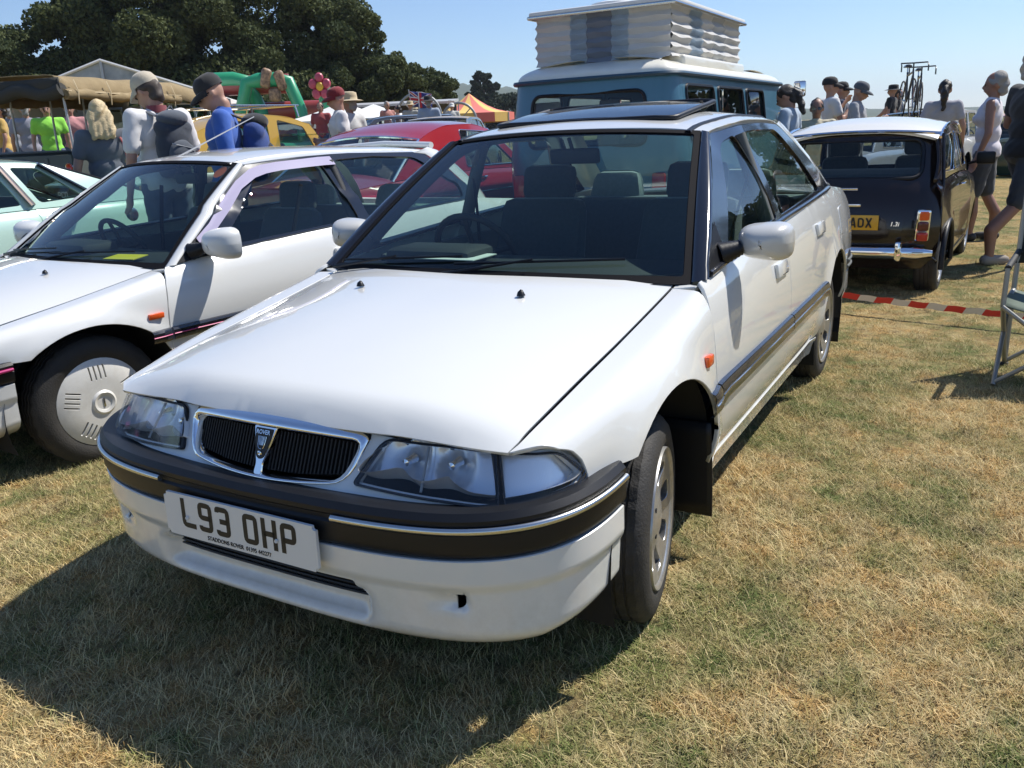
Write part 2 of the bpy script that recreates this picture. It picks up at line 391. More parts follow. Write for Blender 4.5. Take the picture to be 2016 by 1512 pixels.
# ------------------------------------------------------------------ wheels
def tyre(parent, R=.29, w=.18, xo=.0, rim=.195, name='tyre'):
    """tyre with circumferential and cross grooves, outer face at x = xo"""
    h = w; prof = [(xo-.012, rim), (xo-.002, rim+.02), (xo+.0, rim+.45*(R-rim)), (xo-.008, R-.022), (xo-.022, R-.006)]
    t0, t1 = xo-.026, xo-h+.026
    for k in range(4):
        a = t0+(t1-t0)*k/4; b = t0+(t1-t0)*(k+1)/4; g = .004
        prof += [(a-g, R), (b+g, R)]
        if k < 3: prof += [(b+g*.6, R-.007), (b-g*.6, R-.007)]
    prof += [(xo-h+.022, R-.006), (xo-h+.008, R-.022), (xo-h, rim+.45*(R-rim)), (xo-h+.01, rim)]
    o = lathe(name, prof, rubber, parent, seg=96, angle=28)
    me = o.data; n = len(prof)                           # cross cuts: push every third slice of the tread inwards
    co = np.empty(len(me.vertices)*3); me.vertices.foreach_get('co', co); co = co.reshape(-1, 3)
    r = np.hypot(co[:, 1], co[:, 2]); k = (np.arange(len(co))//n) % 3 == 0; s = np.where(k & (r > R-.0065), (R-.005)/np.maximum(r, 1e-6), 1.)
    co[:, 1] *= s; co[:, 2] *= s; me.vertices.foreach_set('co', co.ravel()); me.update()
    return o
def disc(name, r, holes, m, parent, fn, step=.02, flange=.02, inner=None):
    out = [(r*math.cos(a), r*math.sin(a)) for a in np.linspace(0, 2*PI, 48, endpoint=False)]
    sv = POST[0]; POST[0] = None
    o = panel(name, out, lambda U, V: np.stack([fn(np.hypot(U, V)), U, V], 1), m, parent, step=step, holes=holes, flange=flange, round_edge=.002)
    POST[0] = sv; return o
def wheel(car, c, kind, side=1, steer=0., R=.29, name='wheel', rim=.195):
    """wheel empty-free: tyre mesh is the wheel part, rim and hub are its sub-parts; c = centre of outer face"""
    t = tyre(car, R=R, rim=rim, name=name, w=.168)
    if kind == 'alloy':
        holes = []
        for k in range(7):
            a0 = 2*PI*k/7+.2; hw = .23; h = []
            for (rr, da) in ((.085, -.10), (.11, -hw*.95), (.15, -hw), (.160, -hw*.5), (.160, hw*.5), (.15, hw), (.11, hw*.95), (.085, .10)): h.append((rr*math.cos(a0+da), rr*math.sin(a0+da)))
            holes.append(rnd(h, .012, 3))
        d = disc('rim', rim-.012, holes, alloy, t, lambda r: -.006-.016*np.exp(-((r-.10)/.05)**2)+.0*r, flange=.03)
        lathe('rim_lip', [(-.05, rim-.02), (-.012, rim-.014), (-.002, rim-.006), (.001, rim+.004), (-.012, rim+.008), (-.15, rim+.006), (-.15, rim-.012), (-.05, rim-.02)], alloy, d)
        lathe('hub_cap', [(-.012, .0001), (-.010, .022), (-.014, .030), (-.022, .034)], alloy, d, seg=24)
        for k in range(4):
            a = PI/4+k*PI/2; lathe('wheel_nut', [(-.012, .0001), (-.012, .007), (-.022, .009)], dark, d, seg=8, c=(0, .055*math.cos(a), .055*math.sin(a)))
        lathe('brake_disc', [(-.08, .0001), (-.08, .115), (-.10, .115)], mat('brake_iron', (.10, .085, .07), .6, metal=.6), d, seg=32)
        lathe('wheel_back', [(-.12, .0001), (-.12, rim)], dark, d, seg=32)
    elif kind == 'cover':
        holes = []
        for k in range(5):
            a0 = 2*PI*k/5+.35; u = np.array([math.cos(a0), math.sin(a0)]); w = np.array([-u[1], u[0]])
            for q in range(4):
                o = (q-1.5)*.021; c0 = u*.135+w*o
                h = [c0+u*.032+w*.004, c0+u*.032-w*.004, c0-u*.032-w*.004, c0-u*.032+w*.004]; holes.append(rnd([tuple(p) for p in h], .003, 3))
        d = disc('wheel_cover', rim, holes, plastic_silver, t, lambda r: .008-.02*np.clip((r-.10)/.1, 0, 1)**2, flange=.018)
        lathe('hub_cap', [(.003, .0001), (.003, .032), (.012, .034), (.016, .045), (.008, .055)], plastic_silver, d, seg=32)
        lathe('hub_badge', [(.008, .0001), (.0075, .03)], black_trim, d, seg=24)
        box('badge_bar', (.0095, 0, 0), (.003, .008, .04), dullchrome, d, bev=.001)
        lathe('wheel_back', [(-.014, .0001), (-.016, rim)], dark, d, seg=32)
    elif kind == 'steel':
        d = disc('rim', rim, [], alloy, t, lambda r: -.03+.02*np.cos(r*40), flange=.0)
        lathe('hub_cap', [(.012, .0001), (.008, .05), (-.01, .085)], chrome, d, seg=24)
    t.location = c; t.rotation_euler = (0, 0, (0 if side > 0 else PI)+steer)
    return t

# ------------------------------------------------------------------ the two related cars of the front row (saloon and three-door hatch)
class Front:
    """plan curve of the nose: s runs from the middle to the wheel arch"""
    def __init__(f, cx=.815, cy=.53, y0=-.25, n=3.3, yend=-.345):
        a = np.linspace(0, PI/2, 400); X = cx*np.sin(a)**(2/n); Y = y0-cy*np.cos(a)**(2/n)
        k = Y <= yend; X, Y = X[k], Y[k]; S = np.concatenate([[0], np.cumsum(np.hypot(np.diff(X), np.diff(Y)))])
        f.S, f.X, f.Y, f.L = S, X, Y, S[-1]
    def at(f, s, off=0.):
        s = np.asarray(s, float); a = np.abs(s); sg = np.where(s < 0, -1., 1.)
        x = np.interp(a, f.S, f.X); y = np.interp(a, f.S, f.Y); e = .012
        dx = np.interp(a+e, f.S, f.X)-np.interp(a-e, f.S, f.X); dy = np.interp(a+e, f.S, f.Y)-np.interp(a-e, f.S, f.Y); dx = np.where(a < e, 1., dx); dy = np.where(a < e, 0., dy)
        l = np.hypot(dx, dy)+1e-12; 
        return x*sg, y, dy/l*sg, -dx/l
    def pt(f, s, off, z):
        x, y, nx, ny = f.at(s); return np.stack([x-nx*off, y-ny*off, z+0*x], 1)
    def s_of(f, x, y):
        return float(f.S[np.argmin((f.X-x)**2+(f.Y-y)**2)])
FR = Front()
def off_lamp(s, z):
    return (.088+.75*(np.asarray(z)-.587))*(1-.44*np.clip((np.abs(s)-.55)/.35, 0, 1))

BELT = curve([(.30, .868), (.47, .884), (1.0, .922), (1.43, .943), (2.0, .962), (2.55, .978), (2.9, .985)])
XB = curve([(.30, .752), (1.0, .752), (2.0, .748), (2.55, .735), (2.95, .70)])
XR = curve([(.40, .548), (1.09, .548), (1.5, .572), (2.1, .568), (2.5, .555), (2.95, .54)])
ZR = curve([(.40, 1.30), (1.09, 1.303), (1.5, 1.330), (1.8, 1.334), (2.1, 1.325), (2.95, 1.30)])
def GH(U, V):
    t = (V-BELT(U))/(ZR(U)-BELT(U)); return np.stack([XB(U)+(XR(U)-XB(U))*t+.016*np.sin(np.clip(t, 0, 1)*PI), U, V], 1)
ZC = curve([(-.72, .712), (-.62, .744), (-.40, .797), (-.10, .850), (.10, .876), (.30, .899), (.50, .910)])
XS = curve([(-.72, .63), (-.597, .652), (-.30, .660), (0, .664), (.45, .666)])
ZS = curve([(-.72, .652), (-.597, .684), (-.30, .741), (0, .789), (.25, .832), (.45, .868)])
YF = curve([(0, -.650), (.15, -.647), (.29, -.637), (.36, -.626), (.50, -.613), (.60, -.601), (.70, -.583)])
def yfront(x): return YF(np.abs(np.atleast_1d(x)))
def bonnet_z(X, Y):
    z = ZS(Y)+(ZC(Y)-ZS(Y))*(1-np.abs(X/XS(Y))**2.7); d = Y-yfront(X)
    return z-.046*np.clip(1-d/.085, 0, 1.2)**2.2*(1-.72*np.clip(np.abs(X)/.645, 0, 1)**4)
WING = [(-.66, [(.60, .64), (.635, .63), (.665, .61), (.685, .58), (.69, .52), (.69, .45), (.68, .40)]),
        (-.55, [(.653, .689), (.692, .682), (.720, .655), (.733, .60), (.737, .53), (.735, .46), (.725, .40)]),
        (-.43, [(.657, .713), (.709, .707), (.750, .674), (.769, .605), (.772, .53), (.77, .46), (.755, .40)]),
        (-.25, [(.661, .747), (.733, .741), (.785, .699), (.804, .61), (.806, .53), (.803, .46), (.785, .38)]),
        (0, [(.664, .789), (.744, .784), (.800, .738), (.820, .64), (.823, .56), (.818, .45), (.785, .30)]),
        (.25, [(.666, .832), (.748, .829), (.803, .780), (.822, .66), (.826, .56), (.819, .42), (.775, .27)]),
        (.45, [(.667, .868), (.742, .868), (.797, .80), (.821, .67), (.827, .56), (.820, .42), (.770, .26)])]
DOOR = [(.30, [(.745, .868), (.758, .864), (.797, .79), (.821, .67), (.827, .56), (.820, .42), (.770, .26)]),
        (1.0, [(.745, .920), (.760, .916), (.803, .81), (.825, .68), (.830, .57), (.822, .42), (.770, .26)]),
        (1.8, [(.742, .955), (.757, .951), (.803, .83), (.825, .69), (.830, .57), (.822, .42), (.770, .26)]),
        (2.55, [(.728, .978), (.743, .972), (.792, .85), (.816, .70), (.822, .58), (.813, .43), (.765, .28)]),
        (3.0, [(.700, .968), (.722, .958), (.772, .85), (.797, .70), (.803, .58), (.795, .45), (.755, .32)]),
        (3.45, [(.655, .945), (.680, .935), (.730, .84), (.755, .70), (.762, .58), (.755, .45), (.72, .36)])]
FL = [(-.01, .30, .385, .017, .055), (2.55, .30, .385, .016, .055)]

def r8(car, P, kind):
    """P = body paint; kind saloon (hero) or hatch"""
    S = kind == 'saloon'
    pillar = black_gloss if S else P
    # bonnet
    fx = np.linspace(-.642, .642, 45); rx = np.linspace(.655, -.655, 25)
    ol = [(x, float(yfront(x)[0])) for x in fx]+[(float(XS(y)[0])-.004, y) for y in np.linspace(-.56, .42, 20)]+[(x, .452-.185*(1-(x/.66)**2)) for x in rx]+[(.004-float(XS(y)[0]), y) for y in np.linspace(.42, -.56, 20)]
    bon = panel('bonnet', ol, lambda U, V: np.stack([U, V, bonnet_z(U, V)], 1), P, car, step=.022, flange=.010, round_edge=.0015)
    for sx in (-1, 1):
        V, F = tube_geo([(sx*.304, .10, .872), (sx*.304, .10, .882), (sx*.304, .104, .888)], [.014, .010, .004], 8); V = np.array(V) if not POST[0] else POST[0](np.array(V)); mk('washer_jet', V, F, black_trim, bon, angle=50)
    # wings
    W = Side(WING, FL[:1]); D = Side(DOOR, FL)
    vz = lambda y, z: (y, W.v_of(y, z)); g = .003
    dg = curve([(.30, .352), (.58, .350), (.70, .358), (.80, .376), (.87, .402)])     # y of the wing/door gap at height z
    ol = [(y, -.007) for y in np.linspace(.448, -.590, 16)]+[vz(-.515, .668), vz(-.482, .654), vz(-.462, .628), vz(-.453, .600), vz(-.450, .580)]
    ol += [vz(y, z) for (y, z) in arc(-.01, .30, .385, 134, 6, 26)]+[vz(float(dg(.31)[0])-g, .325)]
    ol += [vz(float(dg(z)[0])-g, z) for z in (.40, .50, .58, .64, .70, .75, .80, .84, .86)]+[(.425, -.10)]
    panels2('front_wing', ol, W.yt, P, car, step=.026, flange=.012)
    # doors, quarter, sill
    b = lambda y: float(BELT(y)[0])+.001
    rf = 1.392 if S else 1.70
    ol = [(float(dg(z)[0])+g, z) for z in (.86, .80, .70, .58, .45, .315)]+[(rf-.02, .315), (rf-.012, .45), (rf-.002, .62), (rf+.03, b(rf+.03)-.012)]+[(y, b(y)-.004) for y in np.linspace(rf+.02, .42, 9)]
    fd = panels2('front_door', ol, D.yz, P, car, step=.045)
    if S:
        ol = [(rf+.036, b(rf+.03)-.012), (rf+.004, .62), (rf-.006, .45), (rf-.014, .315), (2.12, .315)]+arc(2.55, .30, .395, 176, 112, 12)+[(2.415, .72), (2.46, .80), (2.50, .90), (2.50, b(2.5)-.004)]+[(y, b(y)-.004) for y in np.linspace(2.4, rf+.05, 8)]
        panels2('rear_door', ol, D.yz, P, car, step=.045)
    q0 = 2.506 if S else rf+.036
    ol = [(q0, b(q0)-.004), (q0, .90)]+([(2.466, .80), (2.421, .72)] if S else [(rf+.004, .62), (rf-.006, .45), (rf-.014, .315), (2.12, .315)])+arc(2.55, .30, .388, 110 if S else 176, 8, 16 if S else 26)+[(2.95, .345), (3.44, .38), (3.44, .60), (3.43, .93)]+[(y, b(y)-.004) for y in np.linspace(2.9, q0+.1, 5)]
    panels2('rear_quarter', ol, D.yz, P, car, step=.045)
    ol = [(.385, .225), (2.16, .225), (2.15, .309), (.36, .309)]
    panels2('sill', ol, lambda U, V: np.stack([D.x(U, np.maximum(V, .262))+.006-.25*np.maximum(0, .262-V), U, V], 1), P, car, step=.045)
    # rubbing strips
    for sx in (1, -1):
        for (y0, y1) in (((.245, .344), (.356, rf-.008), (rf+.002, 2.19)) if S else ((.245, .344), (.356, rf-.008), (rf+.002, 2.19))):
            ys = np.linspace(y0, y1, 12); G = []
            for y in ys:
                pr = []
                for (o, z) in ((-.002, .508), (.012, .512), (.018, .524), (.016, .546), (.018, .568), (.012, .580), (-.002, .584)):
                    x = D.x([y], [z])[0] if y > .3 else W.x([y], [z])[0]
                    pr.append((sx*(x+o), y, z))
                G.append(pr)
            G = np.array(G); G = POST[0](G.reshape(-1, 3)).reshape(G.shape) if POST[0] else G
            st = grid_mesh('rubbing_strip', G, navy_strip, car, angle=40)
            V, F = tube_geo([(sx*(D.x([y], [.546])[0]+.017), y, .546) for y in ys], .004, 6); V = np.array(V); V = POST[0](V) if POST[0] else V
            mk('bright_line' , V, F, dullchrome if S else mat('magenta_line', (.45, .03, .16), .4), st, angle=60)
    # roof
    zc = curve([(.98, 1.330), (1.2, 1.372), (1.6, 1.405), (2.0, 1.398), (2.32, 1.350)] if S else [(.98, 1.330), (1.2, 1.364), (1.6, 1.388), (2.2, 1.375), (2.8, 1.335)])
    yr = 2.26 if S else 2.72
    xe = lambda y: float(XR(y)[0])+.004
    ol = [(x, 1.096-.07*(1-(x/.54)**2)) for x in np.linspace(-.535, .535, 20)]+[(xe(y), y) for y in np.linspace(1.12, yr-.1, 12)]+[(x, yr+.03*(1-(x/.55)**2)-.07*(abs(x)/.56)**4) for x in np.linspace(.545, -.545, 18)]+[(-xe(y), y) for y in np.linspace(yr-.1, 1.12, 12)]
    rz = lambda U, V: zc(V)-.030*(U/.53)**2-.020*np.abs(U/.57)**7
    roof = panel('roof', ol, lambda U, V: np.stack([U, V, rz(U, V)], 1), P, car, step=.05, flange=.02)
    for sx in (1, -1):
        G = []
        for y in np.linspace(1.06, yr-.12, 14):
            x = float(XR(y)[0])-.052+.0; G.append([(sx*(x+o), y, float(rz(np.array([x]), np.array([y]))[0])+h) for (o, h) in ((-.013, -.003), (-.009, .004), (.009, .004), (.013, -.003))])
        G = np.array(G); G = POST[0](G.reshape(-1, 3)).reshape(G.shape) if POST[0] else G
        grid_mesh('roof_moulding', G, black_trim if S else P, roof, angle=50)
    # windscreen
    def ws(U, V):
        a = U; t = V; B = np.stack([a*.712, .445-.13*(1-a**2), .868+.014*(1-a**2)], 1); T = np.stack([a*.536, 1.090-.072*(1-a**2), 1.311+.024*(1-a**2)], 1)
        Q = B+(T-B)*t[:, None]; bl = .022*np.sin(np.clip(t, 0, 1)*PI)*(1-.3*a**2); Q[:, 1] -= bl*.55; Q[:, 2] += bl*.8; return Q
    sw = lambda m0, m1, t0, t1: [(-m0, t0), (m0, t0), (m1, t1), (-m1, t1)]
    panel('windscreen', sw(.985, .975, .0, .985), ws, screen, car, step=.06, flange=0)
    panel('screen_seal', sw(1.0, 1.0, -.01, 1.0), lambda U, V: ws(U, V)+np.array([0, -.004, .003]), mat('seal_rubber', (.006, .006, .008), .75, spec=.12), car, step=.05, holes=[rnd(sw(.972, .962, .03, .972), .02)], flange=.012)
    # side frames and glass
    top = [(y, float(ZR(y)[0])-.004) for y in np.linspace(1.12, (2.12 if S else 2.45), 10)]
    if S:
        cl = [(2.20, 1.300), (2.32, 1.235), (2.50, 1.130), (2.66, 1.045), (2.755, .995)]
        w1 = [(.735, .928), (1.14, 1.238), (1.20, 1.266), (1.352, 1.292), (1.442, .962)]
        w2 = [(1.510, .966), (1.432, 1.296), (1.62, 1.304), (2.02, 1.300), (2.085, 1.275), (2.40, 1.03), (2.41, 1.0)]
    else:
        cl = [(2.56, 1.290), (2.72, 1.19), (2.88, 1.02), (2.86, .992)]
        w1 = [(.735, .928), (1.12, 1.225), (1.20, 1.266), (1.60, 1.300), (1.70, .968)]
        w2 = [(1.78, .970), (1.71, 1.296), (2.05, 1.302), (2.44, 1.280), (2.74, 1.08), (2.74, 1.0)]
    lo = [(y, b(y)+.002) for y in np.linspace(2.70 if S else 2.80, .50, 14)]
    ol = [(.475, b(.475)+.002), (.80, 1.105), (1.06, 1.278)]+top+cl+lo
    h1 = rnd(w1, [.03, .05, .05, .03, .02], 4); h2 = rnd(w2, [.02, .03, .0, .04, .05, .04, .02], 4) if S else rnd(w2, [.02, .03, 0, .06, .06, .06], 5)
    panels2('window_frame', ol, lambda U, V: GH(U, V)+np.array([.002, 0, 0]), black_gloss, car, step=.05, holes=[h1, h2], flange=.022)
    sh = lambda U, V: GH(U, V)-np.array([.008, 0, 0])
    for (w, nm) in ((h1, 'front_door_glass'), (h2, 'rear_door_glass' if S else 'quarter_glass')):
        cc = np.mean(w, axis=0); panels2(nm, [tuple(cc+(np.array(p)-cc)*1.03) for p in w], sh, sideglass, car, step=.08, flange=0)
    # A pillars
    for sx in (1, -1):
        G = []
        for t in np.linspace(0, 1, 14):
            wsp = ws(np.array([1.0]), np.array([t]))[0]; y = .47+(1.10-.47)*t; z = .884+(1.300-.884)*t+.012*math.sin(t*PI); f = GH(np.array([y+.004]), np.array([z-.004]))[0]+np.array([.003, 0, 0]); mid = (wsp+f)/2+np.array([.020, -.016, .006])
            G.append([wsp+np.array([-.004, .008, -.006]), wsp+np.array([.005, -.007, .004]), wsp*.6+mid*.4+np.array([.004, -.009, .003]), mid, mid*.45+f*.55+np.array([.009, -.003, 0]), f])
        G = np.array(G)*[sx, 1, 1]; G = POST[0](G.reshape(-1, 3)).reshape(G.shape) if POST[0] else G
        grid_mesh('windscreen_pillar', G if sx < 0 else G[:, ::-1], pillar, car)
    # C pillars and rear screen
    if S:
        A = [(2.16, 1.322), (2.215, 1.302), (2.33, 1.24), (2.50, 1.137), (2.66, 1.052), (2.765, 1.0), (2.90, .985)]; Bq = [(.500, 2.262, 1.332), (.512, 2.32, 1.308), (.535, 2.46, 1.235), (.560, 2.60, 1.155), (.585, 2.76, 1.065), (.600, 2.87, 1.0), (.605, 2.95, .975)]
    else:
        A = [(2.46, 1.306), (2.57, 1.294), (2.73, 1.196), (2.885, 1.025), (2.92, .97), (3.0, .85), (3.05, .75)]; Bq = [(.50, 2.70, 1.330), (.51, 2.78, 1.30), (.53, 2.94, 1.19), (.56, 3.08, 1.05), (.58, 3.13, .97), (.60, 3.20, .85), (.62, 3.22, .75)]
    for sx in (1, -1):
        G = []
        for (y, z), q in zip(A, Bq):
            a = GH(np.array([y]), np.array([z]))[0]+np.array([.002, 0, 0]); q = np.array(q); G.append([a, a*.7+q*.3+np.array([.022, .012, .010]), a*.35+q*.65+np.array([.018, .016, .014]), q])
        G = np.array(G)*[sx, 1, 1]; G = POST[0](G.reshape(-1, 3)).reshape(G.shape) if POST[0] else G
        grid_mesh('rear_pillar', G if sx > 0 else G[:, ::-1], P, car)
    Bq = np.array(Bq); n = len(Bq)
    G = np.array([[(q[0]*a, q[1]+.05*(1-a*a), q[2]+.012*(1-a*a)) for a in np.linspace(1, -1, 13)] for q in (Bq if S else Bq[:5])]); G = POST[0](G.reshape(-1, 3)).reshape(G.shape) if POST[0] else G
    grid_mesh('rear_screen', G, screen, car)
    # tail
    if S:
        ol = [(-.63, 2.95), (.63, 2.95), (.66, 3.2), (.63, 3.42), (-.63, 3.42), (-.66, 3.2)]
        panel('boot_lid', [(x*1.05, y) for x, y in ol], lambda U, V: np.stack([U, V, .972-.03*(U/.66)**2-.03*np.clip((V-3.2)/.22, 0, 1)**2], 1), P, car, step=.08)
    ol = [(-.74, .36), (.74, .36), (.74, .80), (.66, .93), (-.66, .93), (-.74, .80)]
    panel('tail_panel', ol, lambda U, V: np.stack([U, 3.44+.05*(1-(U/.75)**2)-.06*np.clip((V-.6)/.35, 0, 1)**2, V], 1), P, car, step=.08, flip=False)
    # front: nose panel, lamps, grille, bumper
    sb = FR.s_of(.675, -.672); st = FR.s_of(.806, -.468)
    z_top = lambda s: .672-.016*np.clip((np.abs(s)-.3)/.4, 0, 1)
    lamp = rnd([(.296, .583), (.350, .674), (sb-.006, .665), (sb-.010, .562)], [.012, .03, .006, .006], 5)
    ind = rnd([(sb+.004, .562), (sb+.004, .664), (st-.055, .652), (st-.010, .612), (st+.01, .590), (st-.03, .578)], [.006, .006, .03, .03, .01, .02], 4)
    gt = [(-.300, .683), (-.15, .694), (0, .697), (.15, .694), (.300, .683), (.268, .572), (.13, .560), (0, .557), (-.13, .560), (-.268, .572)]
    gro = rnd(gt, [.035, .1, .1, .1, .035, .045, .1, .1, .1, .045], 5)
    gri = rnd([(x*.93, .566+.007+(z-.566)*.74) for x, z in gt], [.03, .1, .1, .1, .03, .035, .1, .1, .1, .035], 5)
    nose = lambda o: (lambda U, V: FR.pt(U, off_lamp(U, V)+o, V))
    mir = lambda L: [(-x, z) for x, z in L][::-1]
    ex = lambda L, k: [tuple(np.mean(L, 0)+(np.array(p)-np.mean(L, 0))*(1+k)) for p in L]
    ol = [(s, float(z_top(s))+.004) for s in np.linspace(-st+.05, st-.05, 30)]+[(st+.06, .61), (st+.07, .56)]+[(s, .535) for s in np.linspace(st, -st, 30)]+[(-st-.07, .56), (-st-.06, .61)]
    if S:
        panel('front_panel', ol[::-1], nose(.004), P, car, step=.03, holes=[ex(lamp, .015), ex(mir(lamp), .015), ex(ind, .015), ex(mir(ind), .015), gri], flange=.02)
        for L in (lamp, mir(lamp)):
            sg = 1 if L is lamp else -1; hl = panel('headlamp', L[::-1] if sg > 0 else L[::-1], nose(-.016), lampglass, car, step=.03, flange=.012)
            c0 = np.mean(np.array(L), 0)
            def refl(U, V, sg=sg):
                d = .040+.0*U
                for cu, r in ((sg*.405, .062), (sg*.545, .062)): d = d+.040*np.exp(-(((U-cu)/r)**2+((V-.618)/.05)**2)**2)
                return FR.pt(U, off_lamp(U, V)+d, V)
            panel('reflector', L[::-1], refl, reflector, hl, step=.012, flange=-.045, round_edge=0)
            for cu in (.405, .545):
                p = FR.pt(np.array([sg*cu]), off_lamp(cu, .618)+.052, np.array([.618]))[0]; lathe('bulb', [(-.02, .0001), (-.016, .009), (.012, .011), (.02, .012)], chrome, hl, seg=16, axis='y', c=tuple(p))
            dv = FR.pt(np.full(6, sg*.475), off_lamp(np.full(6, .475), np.linspace(.578, .662, 6))+.004, np.linspace(.578, .662, 6)); tube('divider', dv, .0035, mat('lamp_divider', (.25, .27, .28), .3), hl, 6)
            hs = panel('lamp_seal', ex(L, .035)[::-1], nose(-.008), black_trim, hl, step=.03, holes=[ex(L, -.012)], flange=.01)
        for L in (ind, mir(ind)):
            hl = panel('indicator_lamp', L[::-1], nose(-.016), lampglass, car, step=.03, flange=.01); panel('reflector', L[::-1], nose(.030), reflector, hl, step=.03, flange=-.035, round_edge=0)
            panel('lamp_seal', ex(L, .05)[::-1], nose(-.008), black_trim, hl, step=.03, holes=[ex(L, -.02)], flange=.01)
        # grille
        gy = lambda z: -.710+.46*(z-.573)
        gp = lambda L: np.array([(x, gy(z)+.05*(x/.3)**2*.8, z) for x, z in L])
        Lo = np.array(gro); Li = np.array(gri); cc = Li.mean(0)
        k = len(Lo); G = []
        mid = (Lo+Li)/2
        for Q, dy in ((Lo, .014), (Lo*.88+Li*.12, -.004), (mid, -.014), (Lo*.15+Li*.85, -.007), (Li, .006), (Li*.97+cc*.03, .03)): 
            q = gp(Q); q[:, 1] += dy; G.append(q)
        gr = grid_mesh('grille', np.array(list(np.transpose(np.array(G), (1, 0, 2)))), chrome, car, closed_u=True)
        panel('grille_backing', [tuple(p) for p in gri][::-1], lambda U, V: np.stack([U, gy(V)+.05*(U/.3)**2*.8+.034, V], 1), dark, gr, step=.04, flange=0)
        V = []; F = []                                                        # fine vertical fins: too small to pick apart singly
        for x in np.arange(-.262, .263, .0105):
            if abs(x) < .012: continue
            zt = np.interp(abs(x), [0, .15, .25, .275], [.664, .662, .655, .640]); zb = np.interp(abs(x), [0, .13, .23, .27], [.574, .577, .585, .610]); y0 = .05*(x/.3)**2*.8; i = len(V)
            for z in (zb, zt):
                for (dx, dy) in ((-.0022, .032), (-.0022, .010), (.0022, .010), (.0022, .032)): V.append((x+dx, gy(z)+y0+dy, z))
            F += [(i, i+1, i+5, i+4), (i+1, i+2, i+6, i+5), (i+2, i+3, i+7, i+6)]
        tag(mk('grille_fins', V, F, mat('fin_black', (.006, .006, .007), .7), gr, smooth=False), kind='stuff')
        bt = [(-.036, .675), (.036, .675), (.020, .622), (.009, .590), (.012, .566), (-.012, .566), (-.009, .590), (-.020, .622)]
        bd = panel('grille_badge', rnd(bt, .006, 3), lambda U, V: np.stack([U, gy(V)-.004, V], 1), chrome, gr, step=.02, flange=.02)
        sh_ = [(-.028, .670), (.028, .670), (.0235, .640), (.011, .606), (0, .600), (-.011, .606), (-.0235, .640)]
        panel('badge_shield', rnd(sh_, .004, 3), lambda U, V: np.stack([U, gy(V)-.007, V], 1), ink, bd, step=.02, flange=.004, round_edge=0)
        sl = math.atan2(.46, 1); RM = Matrix.Rotation(PI/2-sl, 4, 'X')
        text('badge_text', 'ROVER', .0150, Matrix.Translation((0, gy(.661)-.0085, .661)) @ RM, chrome, bd, xs=.95, bold=.0002)
        for q, x in enumerate((-.009, -.0045, 0, .0045, .009)): tube('badge_line', [(x, gy(.652)-.0085, .652), (x*.62, gy(.632)-.0085, .632)], .0008, chrome, bd, 4)
        tube('badge_line', spl([(-.013, gy(.652)-.0085, .652), (-.009, gy(.628)-.0085, .628), (0, gy(.624)-.0085, .624), (.009, gy(.628)-.0085, .628), (.013, gy(.652)-.0085, .652)], 5, False), .0008, chrome, bd, 4)
        lathe('badge_emblem', [(0, .0001), (-.002, .004), (0, .0075)], chrome, bd, seg=8, axis='y', c=(0, gy(.613)-.0085, .613))
    # bumper
    ss = np.linspace(-FR.L, FR.L, 121); path = np.zeros((121, 3)); nr = np.zeros((121, 2)); x, y, nx, ny = FR.at(ss); path[:, 0], path[:, 1], nr[:, 0], nr[:, 1] = x, y, nx, ny
    path[:, 2] = .022*np.clip((np.abs(ss)-.55)/.5, 0, 1)**1.5-.004*np.clip(1-np.abs(ss)/.3, 0, 1)
    bp_ = [(.125, .546), (.085, .557), (.035, .567), (.012, .566), (.0, .552), (.0005, .540), (.006, .534), (.006, .524), (.0, .518), (-.001, .480), (.004, .466), (.012, .459), (.030, .456)]
    bmp = sweep('front_bumper', path, nr, bp_, black_trim, car, cap=False)
    for sg in (1, -1):
        s2 = np.linspace(.285, FR.L-.004, 46)*sg; x, y, nx, ny = FR.at(s2); zz = .531+.022*np.clip((np.abs(s2)-.55)/.5, 0, 1)**1.5
        Q = np.stack([x+nx*.003, y+ny*.003, zz], 1); V, F = tube_geo(Q, .0085, 10); V = np.array(V); V = POST[0](V) if POST[0] else V
        mk('bumper_strip', V, F, dullchrome if S else mat('magenta_line', (.45, .03, .16), .4), bmp, angle=50)
    def lowb(U, V):
        du = np.abs(U); o = .003+.010*.5*(1+np.tanh((.386-V)/.0035))+.004*np.clip((.386-V)/.1, 0, 1)+.055*np.clip((.275-V)/.06, 0, 1)**2
        o = o+.048*.5*(1-np.tanh((du-.335)/.018))*np.exp(-(np.clip(np.abs(V-.305)-.022, 0, 1)/.018)**2); rm = np.clip((du-.49)/.08, 0, 1)*(du < .596)
        o = o+.016*rm*np.exp(-(np.clip(np.abs(V-.350)-.012, 0, 1)/.006)**2)
        q = FR.pt(U, o, V); q[:, 2] += (.022*np.clip((np.abs(U)-.55)/.5, 0, 1)**1.5)*np.clip((V-.25)/.2, 0, 1)+.040*np.clip((np.abs(U)-.78)/.3, 0, 1)*np.clip((.36-V)/.1, 0, 1); return q
    L = FR.L-.005; ol = [(s, .215) for s in np.linspace(-L, L, 60)]+[(L, .455)]+[(s, .455) for s in np.linspace(L, -L, 60)][1:]
    slot = rnd([(-.318, .308), (.318, .308), (.318, .372), (-.318, .372)], .012, 4); v1 = rnd([(.570, .330), (.592, .336), (.592, .368), (.570, .374)], .008, 3)
    low = panel('lower_bumper', ol, lowb, P, bmp, step=.0135, holes=[slot, v1, mir(v1)], flange=.022)
    x, y, nx, ny = FR.at(np.linspace(-.34, .34, 21))
